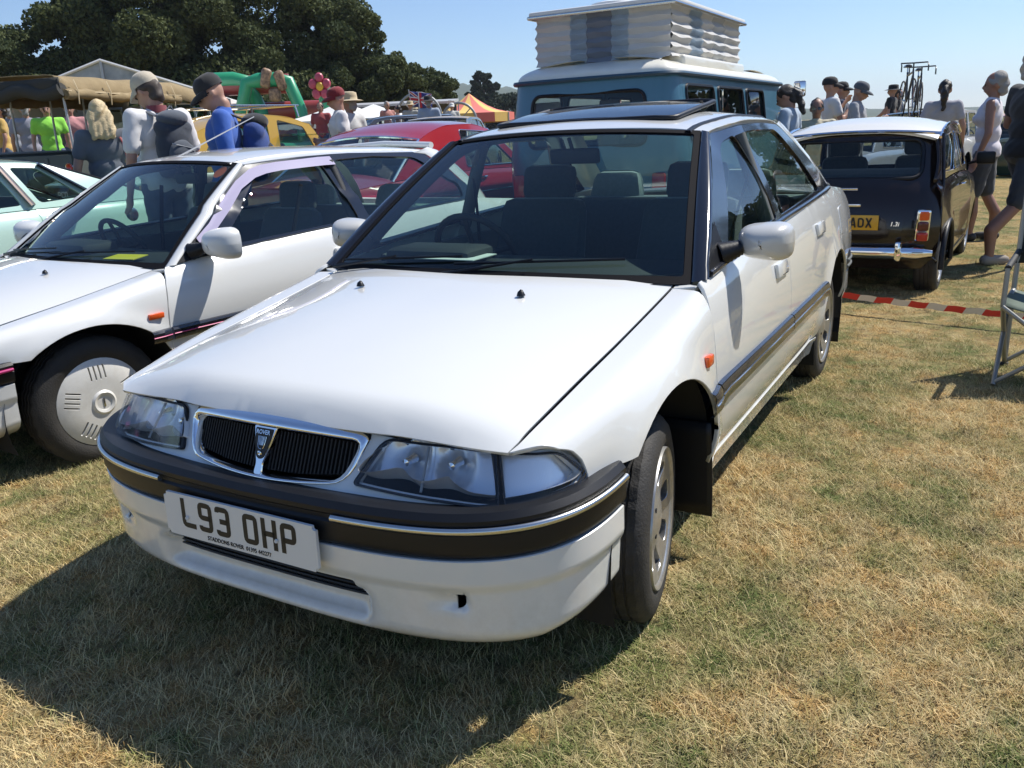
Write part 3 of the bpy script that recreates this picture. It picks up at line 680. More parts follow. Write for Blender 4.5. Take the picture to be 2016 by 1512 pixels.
    for q, z in enumerate((.315, .326, .337, .348, .359)):
        Pq = np.stack([x-nx*.055, y-ny*.055, z+0*x], 1); V, F = tube_geo(Pq, .0035, 6); V = np.array(V); V = POST[0](V) if POST[0] else V; mk('grille_slat', V, F, black_trim, low, angle=50)
    Pq = [[(a-n1*.095, bb-n2*.095, z) for z in (.27, .42)] for a, bb, n1, n2 in zip(*FR.at(np.linspace(-.72, .72, 25)))]; Pq = np.array(Pq); Pq = POST[0](Pq.reshape(-1, 3)).reshape(Pq.shape) if POST[0] else Pq
    grid_mesh('bumper_void', Pq, dark, low)
    # rear bumper
    a = np.linspace(-PI/2, PI/2, 41); sg = np.sign(np.sin(a)); X = .80*sg*np.abs(np.sin(a))**(2/3.4); Y = 3.05+.50*np.abs(np.cos(a))**(2/3.4); tx, ty = np.gradient(X), np.gradient(Y); l = np.hypot(tx, ty); nr2 = np.stack([-ty/l*-1*-1, tx/l], 1); nr2 = np.stack([-ty/l, tx/l], 1)
    nr2 = np.where(((nr2[:, 0]*X+nr2[:, 1]*(Y-3.0)) < 0)[:, None], -nr2, nr2); pt = np.stack([X, Y, 0*X], 1)
    rb = sweep('rear_bumper', pt, nr2, [(.06, .592), (.01, .595), (0, .58), (0, .50), (.012, .488)], black_trim, car, cap=False)
    sweep('rear_bumper_skirt', pt, nr2, [(.02, .489), (.008, .48), (.006, .38), (.03, .31), (.10, .29)], P, rb, cap=False)
    for (z, o) in ((.555, .003), (.520, .003)):
        V, F = tube_geo(np.stack([X+nr2[:, 0]*o, Y+nr2[:, 1]*o, 0*X+z], 1), .008, 8); V = np.array(V); V = POST[0](V) if POST[0] else V; mk('bumper_strip', V, F, trim_grey, rb, angle=50)
    # underbody, arches, cowl
    zf = .5
    for (cy) in (0, 2.55):
        for sx in (1, -1):
            G = []
            for a in np.linspace(-20, 200, 23): G.append([(sx*xx, cy-.01+.40*math.cos(math.radians(a)), .30+.40*math.sin(math.radians(a))) for xx in (.80, .70, .52)])
            G = np.array(G); G = POST[0](G.reshape(-1, 3)).reshape(G.shape) if POST[0] else G
            grid_mesh('wheel_arch_liner', G, dark, car)
    ub = box('underbody', (0, 1.3, .285), (1.06, 4.0, .11), dark, car, bev=.02); box('side_floor', (0, 1.28, .29), (1.5, 1.72, .10), dark, ub, bev=.02)
    box('engine_block', (0, .02, .50), (1.02, .9, .36), dark, ub, bev=.05)
    G = np.array([[(a*.685, .30+.15*a*a+d, z) for (d, z) in ((-.03, .868), (.02, .872), (.10, .876), (.22, .862))] for a in np.linspace(-1, 1, 17)]); G = POST[0](G.reshape(-1, 3)).reshape(G.shape) if POST[0] else G
    grid_mesh('scuttle', G, black_trim, car)
    return dict(ws=ws, roof=roof, rz=rz, D=D, W=W, bon=bon)
def P0(o):
    if POST[0] and o.data:
        me = o.data; co = np.empty(len(me.vertices)*3); me.vertices.foreach_get('co', co); co = POST[0](co.reshape(-1, 3)); me.vertices.foreach_set('co', co.ravel()); me.update()
    return o
def seat(car, x, y, m, name='front_seat', w=.50, lean=.30):
    s = P0(box(name, (x, y, .42), (w, .52, .16), m, car, bev=.05))
    P0(box('seat_back', (x, y+.30, .74), (w, .14, .62), m, s, bev=.055, rot=(-lean, 0, 0), taper=(.86, .8)))
    P0(box('headrest', (x, y+.44, 1.10), (.27, .09, .17), m, s, bev=.04, rot=(-lean*.7, 0, 0)))
    P0(tube('headrest_post', [(x-.06, y+.40, .98), (x-.06, y+.435, 1.06)], .006, dullchrome, s, 6)); P0(tube('headrest_post', [(x+.06, y+.40, .98), (x+.06, y+.435, 1.06)], .006, dullchrome, s, 6))
    return s
def steering(car, x, y, z, m=dash_m):
    R_ = Matrix.Translation((x, y, z)) @ Matrix.Rotation(math.radians(-62), 4, 'X')
    pts = [R_ @ Vector((.185*math.cos(a), .185*math.sin(a), 0)) for a in np.linspace(0, 2*PI, 33)]
    o = P0(tube('steering_wheel', pts, .014, m, car, 8, cap=False))
    for a in (-.2, PI+.2, -PI/2): P0(tube('spoke', [R_ @ Vector((.03*math.cos(a), .03*math.sin(a), -.01)), R_ @ Vector((.18*math.cos(a), .18*math.sin(a), 0))], .012, m, o, 6))
    bm = bmesh.new(); bmesh.ops.create_cone(bm, segments=20, radius1=.065, radius2=.06, depth=.03, cap_ends=True); bm.transform(R_); P0(from_bm('horn_pad', bm, m, o))
    P0(tube('column', [R_ @ Vector((0, 0, -.02)), R_ @ Vector((0, 0, -.25))], .025, m, o, 8)); return o
def interior(car, belt=.9, hatch=False, dz=0., lite=True):
    P0(box('dashboard', (0, .66, .775), (1.26, .38, .20), dash_m, car, bev=.06, rot=(.06, 0, 0)))
    P0(box('instrument_binnacle', (-.36, .66, .885), (.40, .22, .09), dash_m, car, bev=.035))
    seat(car, -.36, 1.18, fabric); seat(car, .36, 1.18, fabric)
    rs = P0(box('rear_seat', (0, 2.05, .42), (1.28, .46, .18), fabric, car, bev=.05)); P0(box('rear_seat_back', (0, 2.36, .72), (1.26, .16, .52), fabric, rs, bev=.06, rot=(-.3, 0, 0)))
    for x in (-.36, .36): P0(box('rear_headrest', (x, 2.46, 1.02), (.34, .10, .18), fabric_lt, rs, bev=.05, rot=(-.2, 0, 0), taper=(.8, .9)))
    P0(box('parcel_shelf', (0, 2.68, .93), (1.18, .40, .02), fabric_lt, car, bev=.005))
    P0(box('headlining', (0, 1.62, 1.318), (.98, 1.0, .012), trim_grey, car, bev=.004))
    for sx in (-1, 1):
        d = P0(box('door_card', (sx*.70, 1.52, .63), (.03, 1.6, .50), trim_grey, car, bev=.01, rot=(0, -sx*.04, 0)))
        P0(box('armrest', (sx*.69, 1.0, .70), (.06, .5, .05), dash_m, d, bev=.015))
        bp_y = 1.70 if hatch else 1.42; P0(tube('centre_pillar', [(sx*.725, bp_y, .92), (sx*.59, bp_y-.02, 1.29)], .03, dash_m if hatch else trim_grey, car, 8))
        P0(tube('seat_belt', [(sx*.65, 1.40, 1.18), (sx*.60, 1.34, .95), (sx*.55, 1.26, .55)], .014, dark, car, 6, sy=.3))
    steering(car, -.36, .93, .86)
    m = P0(box('rear_view_mirror', (0, 1.14, 1.235), (.23, .025, .062), dash_m, car, bev=.012, rot=(.15, 0, -.1))); P0(tube('mirror_stalk', [(0, 1.12, 1.26), (0, 1.09, 1.305)], .009, dash_m, m, 6))
    P0(box('centre_console', (0, 1.05, .45), (.2, .8, .25), dash_m, car, bev=.03))
    P0(box('cabin_floor', (0, 1.5, .345), (1.36, 2.2, .02), dark, car))
    P0(box('boot_bulkhead', (0, 2.70, .66), (1.2, .03, .5), dark, car))
def mirror_housing(car, sx, P, S=True, dy=0., k_=1.):
    """door mirror: shell on a ribbed black stalk"""
    shell = []
    for t in np.sin(np.linspace(0, PI/2, 14)):              # sections from the glass side (rear) to the nose (front)
        k = math.sqrt(max(0., 1-(t)**2.6)) if t < 1 else .05; k = max(k, .06); yy = .775-.115*t; sec = []
        for a in np.linspace(0, 2*PI, 25)[:-1]:
            ca, sa = math.cos(a), math.sin(a); n = 3.4; u = np.sign(ca)*abs(ca)**(2/n); v = np.sign(sa)*abs(sa)**(2/n)
            x = .862+.090*k_*u*k+(.010 if u < 0 else 0)*t; z = .960+.060*k_*v*k*(1+.12*(u)); sec.append((sx*x, yy+dy, z))
        shell.append(sec)
    shell.append([(sx*.862, .655+dy, .960)]*24); G = np.array(shell); o = grid_mesh('door_mirror', np.concatenate([G, G[:, :1]], 1), P, car); P0(o)
    me = mk('mirror_glass', POST[0](G[0]) if POST[0] else G[0]+np.array([0, -.004, 0]), [tuple(range(24))], chrome, o, smooth=False)
    st = []
    for i, t in enumerate(np.linspace(0, 1, 12)): st.append((sx*(.735+.060*t), .66+.04*t+dy, .925+.02*t))
    P0(tube('mirror_stalk', st, [.040-.016*t+(.003 if i % 2 else 0) for i, t in enumerate(np.linspace(0, 1, 12))], black_trim, o, 12))
    G = []
    for (y, z) in ((.47, .884), (.52, .918), (.60, .975), (.66, 1.01), (.70, 1.03)):
        f = GH(np.array([y, y]), np.array([z, float(BELT(y)[0])]))+np.array([.006, 0, 0]); G.append(list(f*[sx, 1, 1]))
    G = np.array(G); G = POST[0](G.reshape(-1, 3)).reshape(G.shape) if POST[0] else G
    grid_mesh('mirror_base', G, black_trim, o); return o
def wipers(car, ws, both=(1, 1)):
    for (a0, a1, t) in ((.72, -.12, .05), (-.10, -.92, .04)):
        U = np.linspace(a0, a1, 12); V = np.full(12, t)+.055*np.linspace(1, 0, 12)
        Q = ws(U, V)+np.array([0, -.012, .010]); o = P0(tube('wiper', Q, .0045, black_trim, car, 6))
        k = ws(np.linspace(a1-.02, (a0+a1)/2, 8), np.linspace(-.02, t+.03, 8))+np.array([0, -.022, .018]); P0(tube('wiper_arm', k, [.008, .007, .006, .006, .005, .005, .004, .004], black_trim, o, 6))

# ================================================================== hero saloon
hero = thing('saloon_car', 'white four-door saloon in the foreground with chrome grille and its sunroof tilted up', 'car')
H = r8(hero, white, 'saloon'); interior(hero); wipers(hero, H['ws'])
for sx in (1, -1): mirror_housing(hero, sx, mat('mirror_paint', (.52, .52, .50), .3, coat=.8))
for (y, sx, st) in ((0, 1, .19), (0, -1, .19), (2.55, 1, 0), (2.55, -1, 0)): wheel(hero, (sx*.785, y, .285), 'alloy', sx, st)
# sunroof
def sunr(U, V): return np.stack([U, 1.20+V*.54, 1.381-.02*(U/.42)**2+.066*V+.012*np.sin(V*PI)], 1)
sr = panel('sunroof', rnd([(-.395, 0), (.395, 0), (.395, 1), (-.395, 1)], .08, 6), sunr, smoke, H['roof'], step=.07, flange=.012)
L = rnd([(-.40, -.01), (.40, -.01), (.40, 1.01), (-.40, 1.01)], .08, 6); L = sunr(np.array(L)[:, 0], np.array(L)[:, 1]); tube('sunroof_seal', np.vstack([L, L[:1]]), .010, black_trim, sr, 8, cap=False)
panel('sunroof_opening', rnd([(-.40, 1.19), (.40, 1.19), (.40, 1.68), (-.40, 1.68)], .05), lambda U, V: np.stack([U, V, H['rz'](U, V)+.003], 1), dark, sr, step=.06, flange=0)
for sx in (1, -1): tube('sunroof_arm', [(sx*.36, 1.60, 1.37), (sx*.36, 1.66, 1.43)], .008, dark, sr, 6)
# number plate
pm = Matrix.Translation((0, -.797, .4545)) @ Matrix.Rotation(math.radians(88), 4, 'X')
bm = bmesh.new(); bmesh.ops.create_cube(bm, size=1); bmesh.ops.scale(bm, vec=(.506, .113, .008), verts=bm.verts); bmesh.ops.bevel(bm, geom=[e for e in bm.edges if abs(e.verts[0].co.z-e.verts[1].co.z) > .004], offset=.010, segments=3, affect='EDGES'); bm.transform(pm)
npl = from_bm('number_plate', bm, plate_w, hero)
plate_chars('L93 OHP', pm @ Matrix.Translation((.0, .009, .0045)), ink, npl, k=.00098, gap=12)
text('dealer_text', 'STADDONS ROVER  01395 442277', .0155, pm @ Matrix.Translation((0, -.0445, .0045)), ink, npl, xs=.92)
for x in (-.172, .13): lathe('plate_screw', [(0, .0001), (-.004, .004), (0, .0055)], plate_w, npl, seg=10, axis='y', c=(x, -.8025, .452))
# side details
for (y, z) in ((1.255, .790), (2.105, .845)):
    for sx in (1, -1):
        x = H['D'].x([y], [z])[0]; h = box('door_handle', (sx*(x+.004), y, z), (.022, .17, .058), white, hero, bev=.010, rot=(0, -sx*.18, 0)); box('handle_recess', (sx*(x+.013), y+.015, z-.012), (.008, .095, .022), dark, h, bev=.004, rot=(0, -sx*.18, 0))
for sx in (1, -1):
    x = H['W'].x([.265], [.678])[0]; box('side_repeater', (sx*(x+.006), .262, .678), (.018, .052, .034), amber, hero, bev=.006)
    # mud flaps
    G = np.array([[(sx*(xx), .335+.02*math.sin(t*2)+.015*t, .46-.325*t) for xx in (.60, .70, .80, .818)] for t in np.linspace(0, 1, 8)]); grid_mesh('mud_flap', G, black_trim, hero, solid=.008)
    G = np.array([[(sx*(xx), 2.93+.015*t, .46-.36*t) for xx in (.58, .70, .795)] for t in np.linspace(0, 1, 6)]); grid_mesh('mud_flap', G, black_trim, hero, solid=.008)
    x = H['D'].x([2.83], [.80])[0]
    if sx > 0: panel('fuel_flap', rnd([(2.75, .74), (2.93, .74), (2.93, .88), (2.75, .88)], .025), lambda U, V: H['D'].yz(U, V)+np.array([.003, 0, 0]), white, hero, step=.05, flange=.004)
    # waist moulding under the side windows
    ys = np.linspace(.50, 2.74, 24); tube('waist_moulding', [(sx*(float(XB(y)[0])+.004), y, float(BELT(y)[0])+.002) for y in ys], .011, navy_strip, hero, 8)
# tax disc, papers and soft toy inside
box('window_sticker', (.50, 2.86, 1.02), (.16, .004, .05), paper, hero); box('window_sticker', (.12, 2.9, 1.0), (.12, .004, .03), paper, hero)
box('tax_disc', (-.25, .60, .90), (.26, .17, .003), paper, hero)
# ------------------------------------------------------------------ ground and grass
def terrain(x, y):
    s = -.85*np.asarray(x, float)+.35*np.asarray(y, float)-3.0
    sp = np.log1p(np.exp(np.clip(s, -30, 30)/1.5))*1.5; sp = np.where(s > 40, s, sp)
    return 1.05*np.tanh(sp/21)
def gz(x, y): return float(terrain(x, y))
def ground_material(name, blades):
    m = bpy.data.materials.new(name); m.use_nodes = True; t = m.node_tree; b = t.nodes['Principled BSDF']; L = t.links
    b.inputs['Roughness'].default_value = .75 if blades else .95; b.inputs['Specular IOR Level'].default_value = .35 if blades else .1
    ge = _n(t, 'ShaderNodeNewGeometry')
    def noise(sc_, det, rough=.6):
        n = _n(t, 'ShaderNodeTexNoise'); n.inputs['Scale'].default_value = sc_; n.inputs['Detail'].default_value = det; n.inputs['Roughness'].default_value = rough; L.new(ge.outputs['Position'], n.inputs['Vector']); return n.outputs[0]
    def mr(src, a, c, lo=0., hi=1.):
        n = _n(t, 'ShaderNodeMapRange'); n.inputs[1].default_value = a; n.inputs[2].default_value = c; n.inputs[3].default_value = lo; n.inputs[4].default_value = hi; L.new(src, n.inputs[0]); return n.outputs[0]
    def mix(f, a, c):
        n = _n(t, 'ShaderNodeMix', data_type='RGBA'); L.new(f, n.inputs[0])
        for s_, v in ((6, a), (7, c)):
            if isinstance(v, tuple): n.inputs[s_].default_value = (*v, 1)
            else: L.new(v, n.inputs[s_])
        return n.outputs[2]
    straw, gold, olive, green, soil = ((.68, .55, .29), (.64, .42, .17), (.30, .285, .10), (.155, .205, .052), (.13, .09, .05))
    if not blades: straw, gold, olive, green = ((.40, .31, .15), (.38, .25, .10), (.22, .20, .085), (.13, .155, .055))
    p1 = mr(noise(1.6, 7, .72), .455, .565); p2 = mr(noise(5.2, 5), .45, .58); p3 = mr(noise(9, 5, .65), .42, .60)
    dry = mix(p3, straw, gold); grn = mix(p2, olive, green); c = mix(p1, dry, grn); c = mix(mr(noise(3.1, 6, .7), .54, .63), c, mix(p3, dry, olive)); c = mix(mr(noise(7.5, 5, .7), .57, .68, 0, .75), c, soil)
    if blades:
        at = _n(t, 'ShaderNodeAttribute'); at.attribute_name = 'bl'; oi = _n(t, 'ShaderNodeObjectInfo')
        c = mix(mr(at.outputs['Fac'], .55, .95), c, straw); c = mix(mr(at.outputs['Fac'], .30, .0, 0, .75), c, green)
        mu = _n(t, 'ShaderNodeMix', data_type='RGBA', blend_type='MULTIPLY'); mu.inputs[0].default_value = 1.; L.new(c, mu.inputs[6])
        v = mr(oi.outputs['Random'], 0, 1, .60, 1.25); cb = _n(t, 'ShaderNodeCombineColor'); [L.new(v, cb.inputs[i]) for i in range(3)]; L.new(cb.outputs[0], mu.inputs[7]); c = mu.outputs[2]
    else:
        c = mix(mr(noise(38, 6, .7), .50, .70), c, soil)
        bp = _n(t, 'ShaderNodeBump'); bp.inputs['Strength'].default_value = .8; bp.inputs['Distance'].default_value = .03; L.new(noise(60, 5, .7), bp.inputs['Height']); L.new(bp.outputs[0], b.inputs['Normal'])
    L.new(c, b.inputs['Base Color'])
    if blades:
        tr = _n(t, 'ShaderNodeBsdfTranslucent'); L.new(c, tr.inputs[0]); ms = _n(t, 'ShaderNodeMixShader'); ms.inputs[0].default_value = .14; L.new(b.outputs[0], ms.inputs[1]); L.new(tr.outputs[0], ms.inputs[2]); L.new(ms.outputs[0], t.nodes['Material Output'].inputs[0])
    MATS[name] = m; return m
gmat = ground_material('field_ground', False); bmat = ground_material('grass_blades', True)
def nonlin(lo, hi, c, n, near):       # coordinates dense around c
    u = np.linspace(-1, 1, n); v = np.sign(u)*np.abs(u)**2.6; return np.where(v < 0, c+v*(c-lo), c+v*(hi-c))
gx = nonlin(-3500, 3500, -2, 121, 1); gy_ = nonlin(-400, 5500, 4, 121, 1); XX, YY = np.meshgrid(gx, gy_, indexing='ij')
ZZ = terrain(XX, YY); G = np.stack([XX, YY, ZZ], 2)
grd = grid_mesh('ground', G, gmat); tag(grd, kind='structure')
# grass tufts (prototypes live in an unlinked collection, scattered by geometry nodes: one mass nobody could count)
tcol = bpy.data.collections.new('grass_tufts')
for q in range(7):
    V = []; F = []; A = []; r_ = np.random.default_rng(100+q); nb = 52
    for k in range(nb):
        a = r_.uniform(0, 2*PI); rad = .085*math.sqrt(r_.uniform()); bx, by = rad*math.cos(a), rad*math.sin(a)
        d = r_.uniform(0, 2*PI); L_ = r_.uniform(.015, .044)*(1.5 if r_.uniform() < .06 else 1); lean = r_.uniform(.5, 1.5); w = r_.uniform(.0009, .0018); dx, dy = math.cos(d), math.sin(d); px, py = -dy*w, dx*w; i = len(V); bl = r_.uniform()
        if q in (5, 6): lean = min(1.5, lean+.6)
        for s in (0, .5, 1.):
            h = L_*(s*math.cos(lean*.5)+.0*(s)-s*s*.35*math.sin(lean)*.6); o = L_*(math.sin(lean)*s*(.55+.45*s)); ww = 1-.75*s
            V += [(bx+dx*o-px*ww, by+dy*o-py*ww, h-.004), (bx+dx*o+px*ww, by+dy*o+py*ww, h-.004)]; A += [bl, bl]
        F += [(i, i+1, i+3, i+2), (i+2, i+3, i+5, i+4)]
    o = mk('grass_tuft', V, F, bmat); COL.objects.unlink(o); tcol.objects.link(o)
    at = o.data.attributes.new('bl', 'FLOAT', 'POINT'); at.data.foreach_set('value', A)
hx = np.concatenate([np.arange(-34, -8, 1.), np.arange(-8, 9, .5), np.arange(9, 24, 1.)]); hy = np.concatenate([np.arange(-4, 9, .5), np.arange(9, 44, 1.)]); HX, HY = np.meshgrid(hx, hy, indexing='ij')
gr = grid_mesh('grass', np.stack([HX, HY, terrain(HX, HY)], 2), bmat); tag(gr, 'short dry grass of straw and green blades covering the field', 'grass', kind='stuff')
D_ = np.hypot(HX-1.5, HY+2.05); fw = (HX-1.5)*-.489+(HY+2.05)*.87
dn = np.where(D_ < 3.2, 660, np.where(D_ < 5.5, 390, np.where(D_ < 9, 120, np.where(D_ < 16, 55, np.where(D_ < 40, 16, 0.))))); lat = np.abs((HX-1.5)*.87+(HY+2.05)*.489)
dn = np.where((fw < -.3) | (lat > fw*.75+1.2), 0., dn)
at = gr.data.attributes.new('dens', 'FLOAT', 'POINT'); at.data.foreach_set('value', dn.ravel().astype(np.float32))
ng = bpy.data.node_groups.new('grass_scatter', 'GeometryNodeTree'); ng.interface.new_socket('Geometry', in_out='INPUT', socket_type='NodeSocketGeometry'); ng.interface.new_socket('Geometry', in_out='OUTPUT', socket_type='NodeSocketGeometry')
gi = ng.nodes.new('NodeGroupInput'); go = ng.nodes.new('NodeGroupOutput'); dp = ng.nodes.new('GeometryNodeDistributePointsOnFaces'); na = ng.nodes.new('GeometryNodeInputNamedAttribute'); na.data_type = 'FLOAT'; na.inputs[0].default_value = 'dens'
ip = ng.nodes.new('GeometryNodeInstanceOnPoints'); ci = ng.nodes.new('GeometryNodeCollectionInfo'); ci.inputs[0].default_value = tcol; ci.inputs[1].default_value = True; ci.inputs[2].default_value = True
rv = ng.nodes.new('FunctionNodeRandomValue'); rv.data_type = 'FLOAT_VECTOR'; rv.inputs[0].default_value = (-.12, -.12, 0); rv.inputs[1].default_value = (.12, .12, 6.283)
rs = ng.nodes.new('FunctionNodeRandomValue'); rs.data_type = 'FLOAT'; rs.inputs[2].default_value = .50; rs.inputs[3].default_value = 1.08
ng.links.new(gi.outputs[0], dp.inputs['Mesh']); ng.links.new(na.outputs[0], dp.inputs['Density']); ng.links.new(dp.outputs[0], ip.inputs['Points']); ng.links.new(ci.outputs[0], ip.inputs['Instance']); ip.inputs['Pick Instance'].default_value = True
ng.links.new(rv.outputs[0], ip.inputs['Rotation']); ng.links.new(rs.outputs[1], ip.inputs['Scale']); ng.links.new(ip.outputs[0], go.inputs[0])
md = gr.modifiers.new('scatter', 'NODES'); md.node_group = ng
# ================================================================== white three-door hatch beside the saloon
def post_hatch(P):
    P = P.copy(); z = P[:, 2]; t = np.clip((z-.35)/.45, 0, 1); t = t*t*(3-2*t); P[:, 2] = z-.062*t; P[:, 0] *= 1+.035*t*(z < 1.05); return P
hat = thing('hatchback_car', 'white three-door hatchback with magenta pinstripe and slotted wheel covers beside the saloon', 'car', (-2.62, .18, 0), math.radians(-5.2))
POST[0] = post_hatch
HH = r8(hat, white2, 'hatch'); interior(hat, hatch=True); wipers(hat, HH['ws'])
for sx in (1, -1): mirror_housing(hat, sx, mat('hatch_mirror', (.62, .63, .62), .35, coat=.5), False, -.09, 1.2)
def strip_grid(name, ys, zs_lo, zs_hi, out, m, parent, sx=1):
    G = []
    for y, a, b in zip(ys, zs_lo, zs_hi):
        row = []
        for k in np.linspace(0, 1, 5): p = GH(np.array([y]), np.array([a+(b-a)*k]))[0]+np.array([out*(1-.7*k)+.004, 0, 0]); row.append(p*[sx, 1, 1])
        G.append(row)
    G = np.array(G); G = post_hatch(G.reshape(-1, 3)).reshape(G.shape); return grid_mesh(name, G, m, parent)
ld = mat('lilac_deflector', (.42, .38, .50), .15, coat=1.)
for sx in (1, -1):
    strip_grid('wind_deflector', [.62, .72, .86, 1.0, 1.12, 1.2, 1.3, 1.45, 1.6, 1.69], [.950, 1.003, 1.098, 1.186, 1.235, 1.252, 1.262, 1.268, 1.272, 1.272], [.985, 1.044, 1.138, 1.226, 1.278, 1.296, 1.306, 1.312, 1.318, 1.318], .024, ld, hat, sx)
    x = HH['W'].x([.30], [.66])[0]; P0(box('side_repeater', (sx*(x+.006), .285, .665), (.018, .075, .032), amber, hat, bev=.005))
    h = P0(box('door_handle', (sx*(HH['D'].x([1.52], [.80])[0]+.008), 1.52, .80), (.02, .19, .07), white2, hat, bev=.008, rot=(0, -sx*.18, 0))); P0(box('handle_recess', (sx*(HH['D'].x([1.52], [.80])[0]+.016), 1.52, .80), (.008, .13, .035), mat('recess_grey', (.25, .25, .24), .5), h, bev=.003, rot=(0, -sx*.18, 0)))
P0(tube('roof_spoiler', [(-.50, 2.72, 1.345), (0, 2.80, 1.365), (.50, 2.72, 1.345)], .022, white2, hat, 8))
P0(box('dashboard_card', (.28, .52, .888), (.20, .10, .004), mat('yellow_card', (.75, .60, .05), .6), hat, rot=(.1, 0, .2)))
st = lathe('windscreen_sticker', [(0, .0001), (0, .042)], mat('orange_sticker', (.65, .13, .04), .5), hat, seg=20, axis='y', c=(0, 0, 0)); q = HH['ws'](np.array([.86]), np.array([.90]))[0]; st.location = tuple(post_hatch(q[None])[0]+np.array([0, .012, -.006])); st.rotation_euler = (math.radians(-52), 0, 0)
POST[0] = None
tube('roof_aerial', [(-.05, 1.10, 1.26), (-.05, 1.12, 1.285), (.06, 1.62, 1.50)], [.010, .005, .0025], mat('aerial', (.5, .5, .5), .4, metal=.5), hat, 6)
for (y, sx, s_) in ((0, 1, -.06), (0, -1, -.06), (2.55, 1, 0), (2.55, -1, 0)): wheel(hat, (sx*.80, y, .285), 'cover', sx, s_)

# ================================================================== simpler cars of the rows behind
def gcar(car, P, y0, y1, W, belt, top, roof, A, C, xr, wins, wheels, zs=.25, R=.29, doors=(.45, 1.4), plan=None, roofm=None, frame=None, tail=None, nose=None, glassm=None, crown=.03, wheelk='steel', rear=True, arch=None, bootm=None, seats=True, zr_drop=.035, trimm=None, hub=.8, fr_flush=False):
    """a car facing -y: belt/top/roof are (y, z) tables, A/C = (base y, top y) of windscreen and rear screen, wins = window outlines in (y, z)"""
    bt = curve(belt); tp = curve(top); rf = curve(roof); pl = curve(plan or [(y0, .86), (y0+.25, .95), (y0+.8, 1.), (y1-.8, 1.), (y1-.25, .95), (y1, .88)]); fm = frame or P; gm = glassm or clearglass; arch = arch or R+.08
    st = []
    for y in np.linspace(y0, y1, 15):
        w = W*float(pl(y)[0]); b = float(bt(y)[0]); m_ = zs+(b-zs)*.55
        st.append((y, [(w*.90, b), (w*.945, b-.018), (w*.985, b-.10*(b-zs)/.6), (w, m_), (w*.995, zs+.16), (w*.95, zs)]))
    S = Side(st, [(wy, R, arch, .012, .05) for wy in wheels]); top_of = lambda y: float(bt(y)[0])-.004
    def bot(y):
        for wy in wheels:
            if abs(y-wy) < arch: return max(zs, R+math.sqrt(arch*arch-(y-wy)**2))
        return zs
    cuts = [y0+.01]+list(doors)+[y1-.01]; nm = ['front_wing']+['door']*(len(doors)-1)+['rear_quarter']
    for i, n_ in enumerate(nm):
        a, b = cuts[i]+.003, cuts[i+1]-.003; ys = list(np.arange(a, b, .03))+[b]
        for wy in wheels:
            for e in (-arch, arch):
                for d in (-.001, .001):
                    if a < wy+e+d < b: ys.append(wy+e+d)
        ys = sorted(ys); ol = [(y, bot(y)) for y in ys]+[(y, top_of(y)) for y in np.linspace(b, a, max(3, int((b-a)/.1)))]
        panels2(n_, ol, S.yz, P, car, step=.07)
    sill = tube('sill', [(W*.93, y, zs+.01) for y in np.linspace(wheels[0]+arch, wheels[1]-arch, 4)], .035, P, car, 8); tube('sill', [(-W*.93, y, zs+.01) for y in np.linspace(wheels[0]+arch, wheels[1]-arch, 4)], .035, P, car, 8)
    def deck(nm_, a, b, m_):
        if b-a < .08: return
        ed = lambda y: W*float(pl(y)[0])*.90-.004
        ol = [(-ed(a), a), (ed(a), a)]+[(ed(y), y) for y in np.linspace(a, b, 8)[1:]]+[(-ed(y), y) for y in np.linspace(b, a, 8)[:-1]]
        return panel(nm_, ol, lambda U, V: np.stack([U, V, bt(V)+(tp(V)-bt(V))*(1-np.clip(np.abs(U)/(W*pl(V)*.9), 0, 1)**2.4)], 1), m_, car, step=.08)
    deck('bonnet', y0+.005, A[0]+.03, P); deck('boot_lid', C[0]-.03, y1-.005, bootm or P)
    hw = lambda y: W*float(pl(y)[0])
    if nose is None: nose = [(zs, y0+.05), (.45, y0-.01), (float(tp(y0)[0])-.02, y0), (float(tp(y0)[0]), y0+.01)]
    if tail is None: tail = [(zs, y1-.06), (.45, y1+.01), (float(tp(y1)[0])-.02, y1), (float(tp(y1)[0]), y1-.01)]
    for (n_, pr, yy, sg) in (('nose_panel', nose, y0, 1), ('tail_panel', tail, y1, -1)):
        f = curve(pr); w = hw(yy)-.006; z1 = pr[-1][0]; zb = min(z1, top_of(yy)); ol = [(-w*.95, zs), (w*.95, zs), (w, (zs+zb)/2), (w*.9, zb)]+([(w*.5, z1), (-w*.5, z1)] if z1 > zb+.004 else [])+[(-w*.9, zb), (-w, (zs+zb)/2)]
        panel(n_, ol, lambda U, V, f=f, w=w, sg=sg: np.stack([U, f(V)+sg*.06*np.abs(U/w)**2.5, V], 1), P, car, step=.08)
    # greenhouse
    ya, yt, ct, cb = A[0], A[1], C[1], C[0]
    rz_ = lambda y: float(rf(np.clip(y, yt, ct))[0])-zr_drop
    xb = lambda y: W*np.atleast_1d(pl(y))*.90
    def gh(U, V):
        zb_ = bt(U); zr = rf(np.clip(U, yt, ct))-zr_drop; t = (V-zb_)/(zr-zb_); return np.stack([xb(U)+(xr-xb(U))*t+.014*np.sin(np.clip(t, 0, 1)*PI), U, V], 1)
    ol = [(ya, top_of(ya)+.006), (yt, rz_(yt))]+[(y, rz_(y)) for y in np.linspace(yt, ct, 8)[1:]]+[(cb, top_of(cb)+.006)]+[(y, top_of(y)+.006) for y in np.linspace(cb, ya, 10)[1:-1]]
    hs = [rnd(w, .035, 4) for w in wins]
    panels2('window_frame', ol, gh, fm, car, step=.07, holes=hs, flange=.02)
